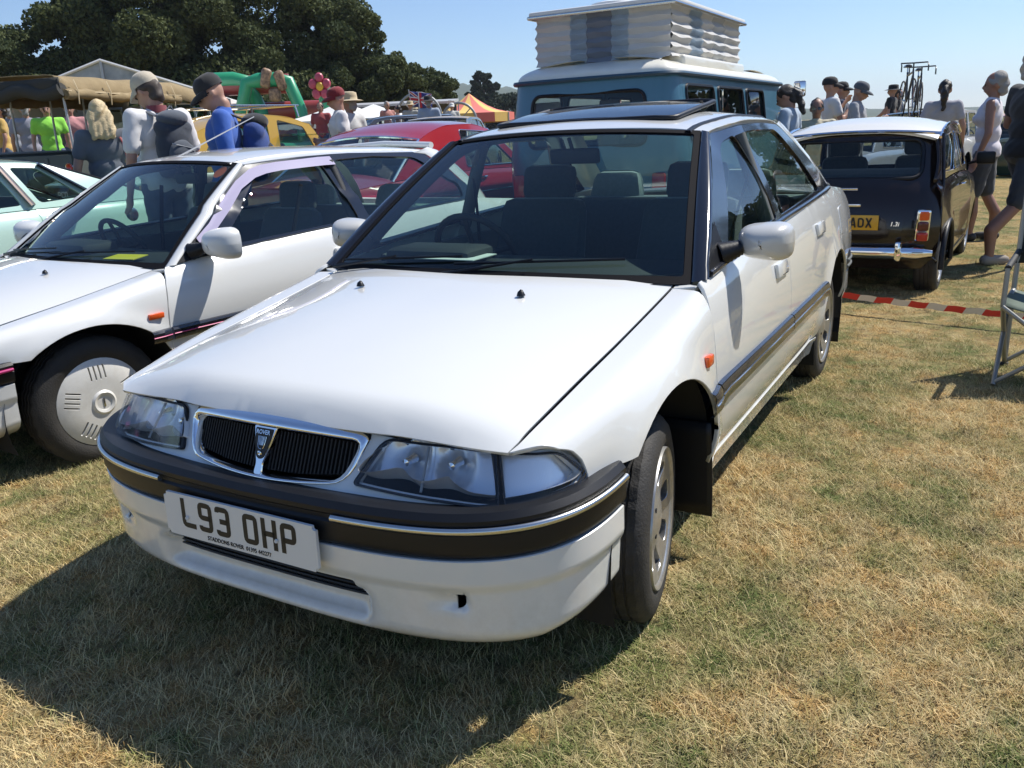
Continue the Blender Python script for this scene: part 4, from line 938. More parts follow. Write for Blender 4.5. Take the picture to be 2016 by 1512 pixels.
    for w in hs:
        c = np.mean(w, 0); panels2('side_window', [tuple(c+(np.array(p)-c)*1.04) for p in w], lambda U, V: gh(U, V)-np.array([.007, 0, 0]), gm, car, step=.15, flange=0)
        if trimm:
            for sx in (1, -1): q = gh(np.array(w)[:, 0], np.array(w)[:, 1])*[sx, 1, 1]+[sx*.003, 0, 0]; tube('window_trim', np.vstack([q, q[:1]]), .006, trimm, car, 6, cap=False)
    n = 12; ol = [(x, yt-.04*(1-(x/xr)**2)) for x in np.linspace(-xr, xr, n)]+[(x, ct+.04*(1-(x/xr)**2)) for x in np.linspace(xr, -xr, n)]
    rfp = panel('roof', ol, lambda U, V: np.stack([U, V, rf(V)-zr_drop*np.clip(np.abs(U/xr), 0, 1)**2.6+.004], 1), roofm or P, car, step=.08, flange=.02)
    def scr(nm_, yb, yt_, zb_):
        G = []
        for t in np.linspace(0, 1, 7):
            y = yb+(yt_-yb)*t; xe = float(xb(yb)[0])+(xr-float(xb(yb)[0]))*t-.012; zz = zb_+(rz_(yt_)-zb_)*t; d = -.05 if nm_ == 'windscreen' else .05
            G.append([(a*xe, y+d*(1-a*a), zz+(zr_drop-.004)*(1-a*a)*t+.02*(1-a*a)*(1-t)+.015*math.sin(t*PI)) for a in np.linspace(-1, 1, 11)])
        G = np.array(G); o = grid_mesh(nm_, G, gm, car)
        loop = np.vstack([G[0], G[1:, -1], G[-1, ::-1][1:], G[::-1, 0][1:]]); tube('screen_surround', loop, .014, trimm or black_trim, o, 6, cap=False)
    scr('windscreen', ya, yt, top_of(ya)); 
    if rear: scr('rear_screen', cb, ct, top_of(cb))
    for wy in wheels:
        for sx in (1, -1): wheel(car, (sx*W*.955, wy, R), wheelk, sx, 0, R=R, rim=R*.66)
    box('underbody', (0, (y0+y1)/2, zs+.09), (W*1.25, (y1-y0)*.9, .16), dark, car, bev=.03); box('engine_bay', (0, (y0+ya)/2, .5), (W*1.1, (ya-y0)*.7, .3), dark, car)
    b0 = top_of((ya+cb)/2)
    box('cabin_tub', (0, (ya+cb)/2, (zs+b0)/2-.05), (W*1.62, (cb-ya)*.84, b0-zs-.1), dark, car, bev=.03)
    if seats:
        for x in (-.36*W/.8, .36*W/.8):
            s_ = box('front_seat', (x, yt+.28, b0-.10), (.46, .13, .50), fabric, car, bev=.05, rot=(-.25, 0, 0), taper=(.85, .8)); box('headrest', (x, yt+.36, b0+.22), (.26, .09, .15), fabric, s_, bev=.035, rot=(-.2, 0, 0))
        box('rear_seat', (0, ct-.12, b0-.12), (W*1.45, .16, .42), fabric, car, bev=.05, rot=(-.3, 0, 0)); steering(car, -.36*W/.8, yt-.10, b0-.03)
    return dict(S=S, gh=gh, bt=bt, top_of=top_of, rf=rf, roof=rfp)
def bar(car, name, y, z, w, m, sg=1, r=.045, bow=.08):
    return tube(name, [(x*w, y-sg*bow*(x*x)**1.5, z) for x in np.linspace(-1, 1, 13)], [r*.5]+[r]*11+[r*.5], m, car, 10, sy=1.3)

# mint green fastback at the left edge
mt = thing('fastback_car', 'pale mint green fastback at the left edge beyond the white hatchback', 'car', (-5.52, 0, .05), 0)
g = gcar(mt, mint, -.85, 3.25, .82, [(-.85, .66), (-.2, .80), (.5, .86), (1.8, .90), (2.6, .90), (3.25, .86)], [(-.85, .68), (-.2, .84), (.5, .90), (2.6, .96), (3.25, .88)], [(1.05, 1.25), (1.4, 1.285), (1.8, 1.275), (2.05, 1.25)], (.42, 1.05), (2.95, 2.02), .58,
         [[(.72, .90), (1.14, 1.19), (1.58, 1.215), (1.70, .935)], [(1.84, .94), (1.72, 1.21), (1.94, 1.195), (2.22, .96)]], (0, 2.52), doors=(.42, 1.78), frame=mint, glassm=sideglass, rear=True)
for sx in (1, -1):
    q = g['gh'](np.array([1.64, 1.77]), np.array([1.235, .93]))+np.array([.014, 0, 0]); tube('door_pillar_trim', q*[sx, 1, 1], .045, mat('bronze_trim', (.55, .42, .33), .2, metal=.9), mt, 8, sy=.4)
    q = g['gh'](np.array([1.95, 2.32]), np.array([1.225, .95]))+np.array([.012, 0, 0]); tube('rear_pillar_trim', q*[sx, 1, 1], .040, black_gloss, mt, 8, sy=.4)
    lathe('fuel_cap', [(.0, .0001), (.004, .05), (-.004, .062)], dullchrome, mt, seg=20, c=(sx*(g['S'].x([2.55], [.78])[0]+.003), 2.55, .78))
    box('door_mirror', (sx*.86, .70, .93), (.13, .10, .12), mint, mt, bev=.03)
box('tailgate_lip', (0, 2.9, 1.04), (1.3, .30, .03), mint, mt, bev=.01, rot=(.25, 0, 0))

# red classic coupe, tail towards the hatch
rc = thing('coupe_car', 'glossy red classic coupe with chrome-edged rear window behind the white hatchback', 'car', (-3.86, 6.95, .13), PI)
g = gcar(rc, redp, -.85, 3.55, .83, [(-.85, .72), (.4, .84), (1.6, .87), (2.5, .86), (3.55, .80)], [(-.85, .74), (.4, .90), (1.5, .93), (2.7, .93), (3.55, .84)], [(1.05, 1.31), (1.4, 1.365), (1.8, 1.36), (2.1, 1.305), (2.30, 1.235)], (.45, 1.05), (2.92, 2.30), .61,
         [[(.72, .90), (1.16, 1.24), (1.66, 1.265), (1.70, .91)]], (0, 2.55), doors=(.42, 1.74), trimm=chrome, glassm=clearglass, zr_drop=.05)
bar(rc, 'rear_bumper', 3.60, .48, .80, chrome, 1); bar(rc, 'front_bumper', -.90, .48, .80, chrome, -1)
for sx in (1, -1):
    box('tail_lamp', (sx*.60, 3.53, .68), (.22, .05, .10), redlens, rc, bev=.015); tube('door_handle', [(sx*.815, 1.45, .80), (sx*.83, 1.50, .80), (sx*.83, 1.60, .80), (sx*.815, 1.64, .80)], .010, chrome, rc, 6)
    tube('side_trim', [(sx*(g['S'].x([y], [.66])[0]+.004), y, .66) for y in np.linspace(-.6, 3.4, 20)], .007, chrome, rc, 6)

# grey saloon, yellow car and others in the rows further back
def backcar(name, label, P, loc, rz, h=0., kind='saloon', roofm=None, group='cars parked in the rows behind', s=1., **kw):
    t = thing(name, label, 'car', (loc[0], loc[1], gz(*loc)+h), rz, group)
    if kind == 'saloon': gcar(t, P, -.8, 3.4, .80, [(-.8, .70), (.4, .86), (2.5, .90), (3.4, .86)], [(-.8, .72), (.4, .92), (2.6, .95), (3.4, .88)], [(1.0, 1.34), (1.4, 1.385), (2.0, 1.385), (2.35, 1.35)], (.42, 1.0), (2.85, 2.35), .62,
             [[(.70, .91), (1.10, 1.27), (1.42, 1.31), (1.46, .92)], [(1.55, .92), (1.50, 1.31), (2.1, 1.30), (2.30, 1.20), (2.42, .95)]], (0, 2.5), doors=(.42, 1.50, 2.42), roofm=roofm, trimm=dullchrome, **kw)
    elif kind == 'estate': gcar(t, P, -.8, 3.3, .80, [(-.8, .72), (.4, .88), (2.5, .92), (3.3, .90)], [(-.8, .74), (.4, .94), (2.6, .96), (3.3, .92)], [(1.0, 1.38), (1.4, 1.43), (2.4, 1.44), (2.95, 1.42)], (.42, 1.0), (3.25, 2.98), .63,
             [[(.70, .93), (1.10, 1.30), (1.42, 1.34), (1.46, .94)], [(1.55, .94), (1.50, 1.35), (2.1, 1.36), (2.12, .95)], [(2.22, .95), (2.20, 1.36), (2.82, 1.34), (3.02, .95)]], (0, 2.5), doors=(.42, 1.50, 2.17), roofm=roofm, trimm=dullchrome, **kw)
    return t
backcar('saloon_car', 'dark grey classic car with many windows behind the red coupe', greyp, (-13.0, 14.6), math.radians(-38), -.12, 'estate')
backcar('saloon_car', 'yellow-roofed dark car between striped tent and blue camper van', mat('dark_olive_paint', (.03, .035, .03), .3, coat=.8), (-9.1, 14.6), math.radians(200), -.12, 'saloon', roofm=yellowp)
backcar('saloon_car', 'dark blue car half hidden behind the yellow bubble-roofed car', mat('navy_paint', (.03, .055, .10), .3, coat=.8), (-11.2, 9.6), math.radians(205), -.02, 'saloon')
backcar('saloon_car', 'silver car behind the brown and white small car', mat('silver_paint', (.42, .43, .45), .3, metal=.4, coat=.8), (-.35, 15.5), math.radians(168), -.24, 'saloon')
backcar('saloon_car', 'red car with roof bars below the people at the right', mat('brick_red_paint', (.30, .03, .04), .3, coat=.8), (-2.2, 14.6), math.radians(175), -.18, 'saloon')
backcar('saloon_car', 'dark green car with orange roof near the right edge', mat('bottle_green_paint', (.02, .05, .04), .3, coat=.8), (1.75, 20.5), math.radians(186), -.25, 'saloon', roofm=mat('orange_roof_paint', (.55, .22, .05), .4, coat=.6))
backcar('estate_car', 'pale estate car beyond the silver car on the right', mat('pale_grey_paint', (.5, .5, .48), .35, coat=.7), (.6, 19.0), math.radians(170), -.2, 'estate')
backcar('estate_car', 'orange and blue van-like estate far behind the women at right', mat('orange_paint', (.55, .25, .04), .35, coat=.7), (-4.2, 22.0), math.radians(120), .1, 'estate')

# yellow bubble-roofed small car with flap windows
cv = thing('bubble_car', 'yellow classic small car with round roof and roof rack behind blue-shirted man', 'car', (-6.75, 7.3, .14), math.radians(172))
g = gcar(cv, mat('dark_maroon_paint', (.06, .03, .02), .35, coat=.6), -.75, 3.05, .72, [(-.75, .72), (.4, .90), (1.6, .92), (2.5, .92), (3.05, .80)], [(-.75, .80), (.4, .98), (2.6, .98), (3.05, .84)], [(.72, 1.46), (1.1, 1.56), (1.6, 1.58), (2.1, 1.49), (2.45, 1.36)], (.35, .70), (2.9, 2.45), .56,
         [[(.62, .97), (.82, 1.40), (1.22, 1.49), (1.26, .97)], [(1.40, .97), (1.37, 1.50), (1.80, 1.48), (2.18, 1.30), (2.42, .98)]], (0, 2.4), R=.31, doors=(.40, 1.32, 2.1), frame=yellowp, roofm=yellowp, trimm=None)
rk = tube('roof_rack', [(.5, .8, 1.66), (-.5, .8, 1.66), (-.5, 1.9, 1.66), (.5, 1.9, 1.66), (.5, .8, 1.66)], .012, dullchrome, cv, 6)
for y in (1.0, 1.35, 1.7): tube('rack_bar', [(-.5, y, 1.66), (.5, y, 1.66)], .010, dullchrome, rk, 6)
for sx in (1, -1):
    for y in (.85, 1.85): tube('rack_leg', [(sx*.5, y, 1.66), (sx*.55, y, 1.52)], .010, dullchrome, rk, 6)
for sx in (1, -1): box('open_window_flap', (sx*.75, .95, 1.30), (.26, .56, .015), clearglass, cv, rot=(0, sx*.05, 0))
# ================================================================== small brown car with white roof, seen from behind
mini = thing('small_car', 'dark brown classic small car with white roof and chrome bumper, rear towards the camera', 'car', (.62, 7.32, -.01), PI+math.radians(-3))
roofw = mat('roof_white', (.78, .76, .69), .3, coat=.8)
g = gcar(mini, brownp, -.58, 2.30, .70, [(-.58, .70), (.35, .84), (1.4, .865), (2.30, .855)], [(-.58, .76), (.35, .90), (2.30, .875)], [(.62, 1.25), (1.0, 1.325), (1.5, 1.335), (1.95, 1.285), (2.06, 1.235)], (.30, .60), (2.27, 2.06), .57,
         [[(.50, .90), (.70, 1.17), (1.28, 1.20), (1.30, .90)], [(1.40, .90), (1.38, 1.20), (1.92, 1.175), (2.05, .92)]], (0, 2.03), R=.255, zs=.22, doors=(.36, 1.35), plan=[(-.58, .90), (0, 1.), (1.9, 1.), (2.30, .96)], roofm=roofw, trimm=chrome, rear=False, zr_drop=.075, glassm=clearglass, wheelk='alloy', arch=.31,
         tail=[(.22, 2.30), (.3, 2.34), (.34, 2.35)])
tp_ = curve([(.20, 2.36), (.33, 2.41), (.50, 2.425), (.64, 2.405), (.75, 2.37), (.85, 2.31), (.90, 2.26), (1.16, 2.10), (1.22, 2.075)])
wx = curve([(.20, .60), (.35, .655), (.60, .668), (.80, .655), (.90, .63), (1.22, .575)])
yb = lambda U, V: tp_(V)-.10*np.clip(np.abs(U)/wx(V), 0, 1)**5-.03*np.abs(U/.66)**2
zz = np.linspace(.22, 1.215, 16); ol = [(-float(wx(z)[0]), z) for z in zz[::-1]]+[(float(wx(z)[0]), z) for z in zz]
win = rnd([(-.50, .885), (.50, .885), (.475, 1.165), (-.475, 1.165)], .085, 6)
panel('rear_panel', ol, lambda U, V: np.stack([U, yb(U, V), V], 1), brownp, mini, step=.05, holes=[win], flip=True)
rs_ = panel('rear_screen', [(x*1.02, .0+z) for x, z in win], lambda U, V: np.stack([U, yb(U, V)-.006, V], 1), clearglass, mini, step=.1, flange=0)
q = np.array(win); L = np.stack([q[:, 0], yb(q[:, 0], q[:, 1])+.003, q[:, 1]], 1); tube('screen_surround', np.vstack([L, L[:1]]), .016, black_trim, rs_, 8, cap=False); L[:, 1] += .010; tube('screen_bright_strip', np.vstack([L, L[:1]]), .005, chrome, rs_, 6, cap=False)
bl = rnd([(-.40, .42), (.40, .42), (.44, .60), (.43, .80), (-.43, .80), (-.44, .60)], .05); boot = panel('boot_lid', bl, lambda U, V: np.stack([U, yb(U, V)+.006, V], 1), brownp, mini, step=.06, flange=.006, flip=True)
for sx in (1, -1):
    # tail lamps: chrome base with amber top, red middle and bottom
    b_ = box('tail_lamp', (sx*.555, 2.375, .555), (.104, .05, .24), chrome, mini, bev=.02, rot=(-.12, 0, sx*-.32))
    for (z, h, m_) in ((.626, .076, amber), (.55, .070, mat('dark_red_lens', (.10, .012, .012), .2, coat=.5)), (.475, .066, redlens)): box('lamp_lens', (sx*.560, 2.393+(.55-z)*.10, z), (.078, .05, h), m_, b_, bev=.014, rot=(-.12, 0, sx*-.32))
    # body seams and side trim, wheel arch trims
    tube('body_seam', [(sx*.645, 2.27, .40), (sx*.660, 2.24, .62), (sx*.648, 2.18, .86), (sx*.60, 2.03, 1.20)], .012, brownp, mini, 8)
    tube('wheel_arch_trim', [(sx*.70, 2.03+.305*math.cos(a), .255+.305*math.sin(a)) for a in np.linspace(-.1, PI+.1, 16)], .020, black_trim, mini, 8)
    tube('gutter', [(sx*.583, y, float(g['rf'](y)[0])-.066) for y in np.linspace(.62, 2.05, 12)], .012, chrome, mini, 6)
    tube('door_handle', [(sx*.69, 1.18, .78), (sx*.715, 1.20, .78), (sx*.715, 1.28, .78), (sx*.69, 1.30, .78)], .008, chrome, mini, 6)
    m_ = box('door_mirror', (sx*.80, .55, .95), (.15, .05, .11), black_trim, mini, bev=.02); tube('mirror_stalk', [(sx*.66, .52, .90), (sx*.76, .55, .93)], .012, black_trim, m_, 6)
    s_ = box('window_deflector', (sx*.640, 1.30, 1.05), (.012, .06, .28), dullchrome, mini, bev=.005, rot=(0, sx*-.28, 0))
tube('gutter', [(x, 2.085-.03*abs(x/.58)**2+.02, 1.205+.03*(1-(x/.58)**2)) for x in np.linspace(-.585, .585, 13)], .013, chrome, mini, 6)
bp = bar(mini, 'rear_bumper', 2.475, .355, .64, chrome, 1, .035, .07)
for sx in (1, -1): box('overrider', (sx*.42, 2.50, .375), (.05, .06, .15), chrome, bp, bev=.02)
box('reversing_lamp', (.30, 2.42, .26), (.11, .03, .05), redlens, mini, bev=.01)
RX = Matrix.Translation((.0, 2.452, .575)) @ Matrix.Rotation(PI, 4, 'Z') @ Matrix.Rotation(PI/2, 4, 'X')
pl_ = box('number_plate', (0, 2.44, .575), (.52, .012, .112), plate_y, mini, bev=.004)
plate_chars('ADX', RX, ink, pl_, k=.00092, x0=62)
text('boot_script', '1.3i', .045, Matrix.Translation((-.37, 2.435, .565)) @ Matrix.Rotation(PI, 4, 'Z') @ Matrix.Rotation(PI/2, 4, 'X'), chrome, boot, bold=.0005, shear=.2)
box('boot_badge', (-.0, 2.345, .815), (.16, .012, .022), chrome, boot, bev=.005, rot=(-.4, 0, 0)); box('boot_handle', (-.02, 2.40, .70), (.20, .02, .022), chrome, boot, bev=.006, rot=(-.2, 0, 0))

# ================================================================== blue and white camper van with pop-up roof
van = thing('camper_van', 'blue classic camper van with white roof and raised pleated pop-top', 'van', (-1.70, 4.93, .07), math.radians(0))
class Path:
    def __init__(p, pts):
        p.P = np.array(pts, float); d = np.diff(p.P, axis=0); p.S = np.concatenate([[0], np.cumsum(np.hypot(d[:, 0], d[:, 1]))]); p.L = p.S[-1]
    def at(p, s, off, z):
        s = np.asarray(s, float); sg = np.where(s < 0, -1., 1.); a = np.abs(s); e = .01
        g_ = lambda v: np.stack([np.interp(v, p.S, p.P[:, 0]), np.interp(v, p.S, p.P[:, 1])], 1)
        q = g_(a); t = g_(np.minimum(a+e, p.L))-g_(np.maximum(a-e, 0)); t /= np.linalg.norm(t, axis=1)[:, None]; n = np.stack([t[:, 1], -t[:, 0]], 1); n[a < e] = (0, -1)
        return np.stack([(q[:, 0]-n[:, 0]*off)*sg, q[:, 1]-n[:, 1]*off, z+0*s], 1)
r = .26; vp = [(x, .035*(x/.6)**2) for x in np.linspace(0, .60, 12)]+[(.60+r*math.sin(a), .035+r*(1-math.cos(a))) for a in np.linspace(0, PI/2, 12)][1:]+[(.86, y) for y in np.linspace(.4, 3.75, 30)]+[(.60+r*math.cos(a), 3.95+.45*math.sin(a)) for a in np.linspace(.1, PI/2, 10)]+[(x, 4.41) for x in (.5, .4, .2, 0)]
VP = Path(vp); voff = curve([(.30, .10), (.45, .03), (.70, .0), (1.0, .0), (1.10, .012), (1.66, .085), (1.70, .09)])
vfn = lambda o: (lambda U, V: VP.at(U, voff(V)+o, V))
sc_ = .60+r*PI/2                                     # s where the straight side starts (y = .295)
rw = rnd([(-.57, 1.12), (.57, 1.12), (.54, 1.57), (-.54, 1.57)], .09, 6)
sw_ = [rnd([(sc_+a, 1.14), (sc_+b, 1.14), (sc_+b, 1.60), (sc_+a, 1.60)], .07, 5) for a, b in ((.10, .92), (1.06, 1.96), (2.10, 2.85))]
L = VP.L-.01; holes = [rw]+sw_+[[(-x, z) for x, z in w][::-1] for w in sw_]
for (nm, a, b) in (('rear_body', -sc_-.02, sc_+.02), ('side_body', sc_+.026, sc_+2.0), ('side_body', -sc_-2.0, -sc_-.026), ('front_body', sc_+2.006, L), ('front_body', -L, -sc_-2.006)):
    hs = [h for h in holes if a < np.mean(np.array(h)[:, 0]) < b]
    panel(nm, [(s, .32) for s in np.linspace(a, b, 20)]+[(s, 1.685) for s in np.linspace(b, a, 20)], vfn(0), bluep, van, step=.07, holes=hs, flange=.02)
for h in holes:
    c = np.mean(h, 0); w_ = panel('window', [tuple(c+(np.array(p)-c)*1.02) for p in h], vfn(.012), clearglass, van, step=.15, flange=0); q = np.array(h); Q = VP.at(q[:, 0], voff(q[:, 1])-.002, q[:, 1]); tube('window_rubber', np.vstack([Q, Q[:1]]), .016, black_trim, w_, 6, cap=False)
S_ = np.linspace(-L, L, 120); gt = VP.at(S_, .062, np.full(120, 1.69)); tube('gutter', gt, .020, mat('gutter_blue', (.03, .07, .11), .4), van, 6, cap=False)
G = []                                               # cream roof dome inside the gutter line
for k in np.linspace(0, 1, 14):
    a = k*PI/2; G.append(VP.at(S_, .09+.62*(1-math.cos(a))*1.0, np.full(120, 1.70+.16*math.sin(a)**.9)))
G = np.array(G); rd = grid_mesh('roof', np.transpose(G, (1, 0, 2)), cream, van)
mk('roof_crown', [(-.2, .6, 1.859), (.2, .6, 1.859), (.2, 3.9, 1.859), (-.2, 3.9, 1.859)], [(0, 1, 2, 3)], cream, rd)
def translu(name, c, k):                              # thin cloth or plastic that lets daylight through
    m = bpy.data.materials.new(name); m.use_nodes = True; t = m.node_tree; b = t.nodes['Principled BSDF']; b.inputs['Base Color'].default_value = (*c, 1); b.inputs['Roughness'].default_value = .6
    tc = _n(t, 'ShaderNodeTexCoord'); nz = _n(t, 'ShaderNodeTexNoise'); nz.inputs['Scale'].default_value = 7; t.links.new(tc.outputs['Object'], nz.inputs['Vector']); mx = _n(t, 'ShaderNodeMix', data_type='RGBA'); mx.inputs[6].default_value = (*c, 1); mx.inputs[7].default_value = (*[q*.86 for q in c], 1); t.links.new(nz.outputs[0], mx.inputs[0]); t.links.new(mx.outputs[2], b.inputs['Base Color'])
    tr = _n(t, 'ShaderNodeBsdfTranslucent'); t.links.new(mx.outputs[2], tr.inputs[0]); ms = _n(t, 'ShaderNodeMixShader'); ms.inputs[0].default_value = k; t.links.new(b.outputs[0], ms.inputs[1]); t.links.new(tr.outputs[0], ms.inputs[2]); t.links.new(ms.outputs[0], t.nodes['Material Output'].inputs[0]); MATS[name] = m; return m
# pop-top: base tray, pleated bellows with clear panels, lid
PY0, PY1, PX = .42, 2.60, .645
btm = box('poptop_tray', (0, (PY0+PY1)/2+.12, 1.795), (PX*2+.12, PY1-PY0-.16, .14), cream, van, bev=.03, seg=3)
bel = translu('bellows_canvas', (.72, .71, .69), .30); clear = translu('bellows_window', (.62, .74, .86), .75)
def bello(a, b, n_out, name, m_, parent, z0=1.84, z1=2.26, np_=5):
    G = []; K = np_*4
    for k in range(K+1):
        v = k/K; ph = abs(((v*np_) % 1)-.5)*2; d = .032*(ph-.5); zz_ = z0+(z1-z0)*v; row = []
        for t in np.linspace(0, 1, 9):
            p = np.array(a)*(1-t)+np.array(b)*t; sag = .006*math.sin(t*PI*2+v*4); row.append((p[0]+n_out[0]*(d+sag), p[1]+n_out[1]*(d+sag), zz_+.006*math.sin(t*7+k)))
        G.append(row)
    return grid_mesh(name, np.array(G), m_, parent, angle=30)
pt_ = box('poptop_lid', (0, (PY0+PY1)/2, 2.285), (PX*2+.10, PY1-PY0+.12, .055), mat('lid_white', (.70, .69, .66), .4), van, bev=.02, seg=2)
tube('lid_rail', [(-PX-.05, PY0-.06, 2.262), (PX+.05, PY0-.06, 2.262), (PX+.05, PY1+.06, 2.262), (-PX-.05, PY1+.06, 2.262), (-PX-.05, PY0-.06, 2.262)], .016, dullchrome, pt_, 6)
lathe('roof_vent', [(2.31, .22), (2.335, .21), (2.35, .14), (2.355, .0001)], mat('vent_white', (.8, .8, .78), .4), pt_, seg=24, axis='z', c=(.05, .62, 0))
segs_r = [(-PX, -.30, 'c'), (-.30, -.14, 'w'), (-.14, .10, 'm'), (.10, .26, 'w'), (.26, PX, 'c')]
mesh_blue = mat('blue_mesh', (.16, .18, .22), .8)
for (x0, x1, k) in segs_r: bello((x0, PY0), (x1, PY0), (0, -1), 'bellows' if k == 'c' else ('bellows_window' if k == 'w' else 'bellows_mesh'), {'c': bel, 'w': clear, 'm': mesh_blue}[k], pt_)
for (y0_, y1_, k) in ((PY0, .95, 'c'), (.95, 1.30, 'w'), (1.30, 1.65, 'c'), (1.65, 2.05, 'm'), (2.05, PY1, 'c')):
    for sx in (1, -1): bello((sx*PX, y0_), (sx*PX, y1_), (sx, 0), 'bellows' if k == 'c' else ('bellows_window' if k == 'w' else 'bellows_mesh'), {'c': bel, 'w': clear, 'm': mat('grey_mesh', (.42, .43, .44), .8)}[k], pt_)
for (x0, x1, k) in segs_r: bello((x0, PY1), (x1, PY1), (0, 1), 'bellows' if k != 'w' else 'bellows_window', {'c': bel, 'w': clear, 'm': mesh_blue}[k], pt_)
for sx in (1, -1): tube('poptop_strut', [(sx*.58, PY0+.15, 1.86), (sx*.58, PY0+.75, 2.25)], .014, dullchrome, pt_, 6); tube('poptop_strut', [(sx*.58, PY0+.75, 1.86), (sx*.58, PY0+.15, 2.25)], .014, dullchrome, pt_, 6)
# inside and underneath
box('bench_seat', (0, 1.0, .85), (1.3, .5, .5), fabric, van, bev=.06); box('front_seat', (-.42, 3.0, .95), (.5, .15, .75), fabric, van, bev=.05); box('front_seat', (.42, 3.0, .95), (.5, .15, .75), fabric, van, bev=.05)
box('floor', (0, 2.1, .42), (1.5, 3.9, .06), dark, van); c_ = box('curtain', (-.60, .50, 1.32), (.28, .05, .42), mat('curtain_grey', (.35, .36, .38), .9), van, bev=.02); box('curtain', (.05, .48, 1.32), (.20, .05, .40), mat('curtain_dark', (.10, .11, .13), .9), van, bev=.02)
ly = lambda L: [(x, -.004+.035*(x/.6)**2+.012+.14*(z-1.10), z) for x, z in L]         # painted script on the rear window; only its upper loops show
for L in ([(-.33, 1.20), (-.30, 1.29), (-.25, 1.33), (-.21, 1.31), (-.20, 1.24), (-.22, 1.17)], [(-.19, 1.17), (-.14, 1.22), (-.09, 1.30), (-.07, 1.33), (-.08, 1.26), (-.08, 1.18)], [(-.06, 1.18), (-.03, 1.26), (0, 1.33), (.01, 1.30), (-.01, 1.22), (0, 1.17)], [(.05, 1.27), (.10, 1.33), (.20, 1.335), (.26, 1.31), (.22, 1.29), (.17, 1.22), (.14, 1.17)]):
    tube('painted_script', spl(ly(L), 5, False), .006, ink, van, 5, sy=.3)
for sx in (1, -1):
    for y in (.95, 3.35): wheel(van, (sx*.80, y, .33), 'steel', sx, R=.33, rim=.20)
    m_ = tube('mirror_arm', [(sx*.80, 3.85, 1.35), (sx*1.0, 3.95, 1.50), (sx*1.02, 3.95, 1.62)], .010, chrome, van, 6); box('mirror_head', (sx*1.03, 3.95, 1.62), (.14, .03, .18), chrome, m_, bev=.02)
    box('tail_lamp', (sx*.68, .05, .78), (.12, .06, .22), redlens, van, bev=.02)
bar(van, 'rear_bumper', -.06, .45, .84, cream, -1, .06)
# ================================================================== canvas-topped off-road truck
lr = thing('offroad_truck', 'grey-green off-road truck with tan canvas top behind the white hatchback', 'truck', (-8.35, 3.95, .27), math.radians(12))
olive = mat('olive_grey_paint', (.085, .10, .085), .55, var=.2, vscale=5); galv = mat('galvanised_trim', (.45, .46, .46), .45, metal=.6); canvas = mat('tan_canvas', (.30, .225, .12), .9, var=.25, vscale=7, bump=.35, bscale=25)
# local frame: x right, y forwards, rear face at y = 0; half width .76
box('tub_side', (.735, .90, .78), (.05, 1.80, .62), olive, lr, bev=.008); box('tub_side', (-.735, .90, .78), (.05, 1.80, .62), olive, lr, bev=.008)
tg = box('tailgate', (0, .0, .78), (1.40, .05, .56), olive, lr, bev=.008)
for x in (-.35, 0, .35): box('tailgate_rib', (x, -.03, .78), (.05, .02, .50), olive, tg, bev=.005)
box('load_floor', (0, .92, .55), (1.40, 1.8, .05), dark, lr)
for sx in (1, -1):
    box('galvanised_rail', (sx*.74, .90, 1.105), (.07, 1.82, .03), galv, lr, bev=.005)
    for y in (.02, .62, 1.24, 1.80): tube('hood_stick', [(sx*.72, y, 1.10), (sx*.70, y, 1.86)], .014, galv, lr, 6)
    box('wheel_arch', (sx*.74, .62, .62), (.09, .95, .16), olive, lr, bev=.03)
    l_ = lathe('rear_lamp', [(.0, .0001), (-.015, .035), (0, .045), (.02, .045)], redlens, lr, seg=16, axis='y', c=(sx*.66, -.03, .92)); lathe('lamp_bezel', [(0, .045), (-.008, .052), (.02, .055)], chrome, l_, seg=16, axis='y', c=(sx*.66, -.03, .92))
    d_ = box('cab_door', (sx*.74, 2.25, .80), (.05, .82, .64), olive, lr, bev=.01); box('door_top', (sx*.72, 2.25, 1.38), (.03, .80, .50), clearglass, d_); 
    for (a, b) in (((1.86, 1.12), (1.88, 1.64)), ((1.88, 1.64), (2.52, 1.66)), ((2.52, 1.66), (2.66, 1.12)), ((2.26, 1.12), (2.26, 1.64))): tube('door_frame', [(sx*.735, a[0], a[1]), (sx*.71, b[0], b[1])], .018, galv, d_, 6)
    fw = box('front_wing', (sx*.60, 3.15, .80), (.34, 1.10, .46), olive, lr, bev=.06); lathe('headlamp', [(.0, .0001), (.02, .06), (0, .09), (-.05, .095)], chrome, fw, seg=20, axis='y', c=(sx*.60, 3.71, .85))
    for y in (.62, 2.95): wheel(lr, (sx*.76, y, .38), 'steel', sx, R=.38, rim=.21)
bn = box('bonnet', (0, 3.12, 1.05), (.94, 1.12, .10), olive, lr, bev=.04); box('radiator_panel', (0, 3.66, .80), (1.0, .06, .55), olive, lr, bev=.02)
lathe('spare_wheel', [(1.10, .13), (1.10, .30), (1.14, .36), (1.20, .36), (1.25, .30), (1.24, .2), (1.18, .13)], rubber, bn, seg=32, axis='z', c=(0, 3.15, 0))
box('bulkhead', (0, 2.62, .95), (1.46, .06, .36), olive, lr, bev=.02)
ws_ = box('windscreen_frame', (0, 2.64, 1.40), (1.42, .02, .50), clearglass, lr, rot=(-.06, 0, 0))
for (a, b) in (((-.71, 1.15), (-.69, 1.66)), ((.71, 1.15), (.69, 1.66)), ((-.69, 1.66), (.69, 1.66)), ((-.71, 1.15), (.71, 1.15)), ((0, 1.15), (0, 1.66))): tube('screen_bar', [(a[0], 2.65, a[1]), (b[0], 2.68, b[1])], .022, galv, ws_, 6)
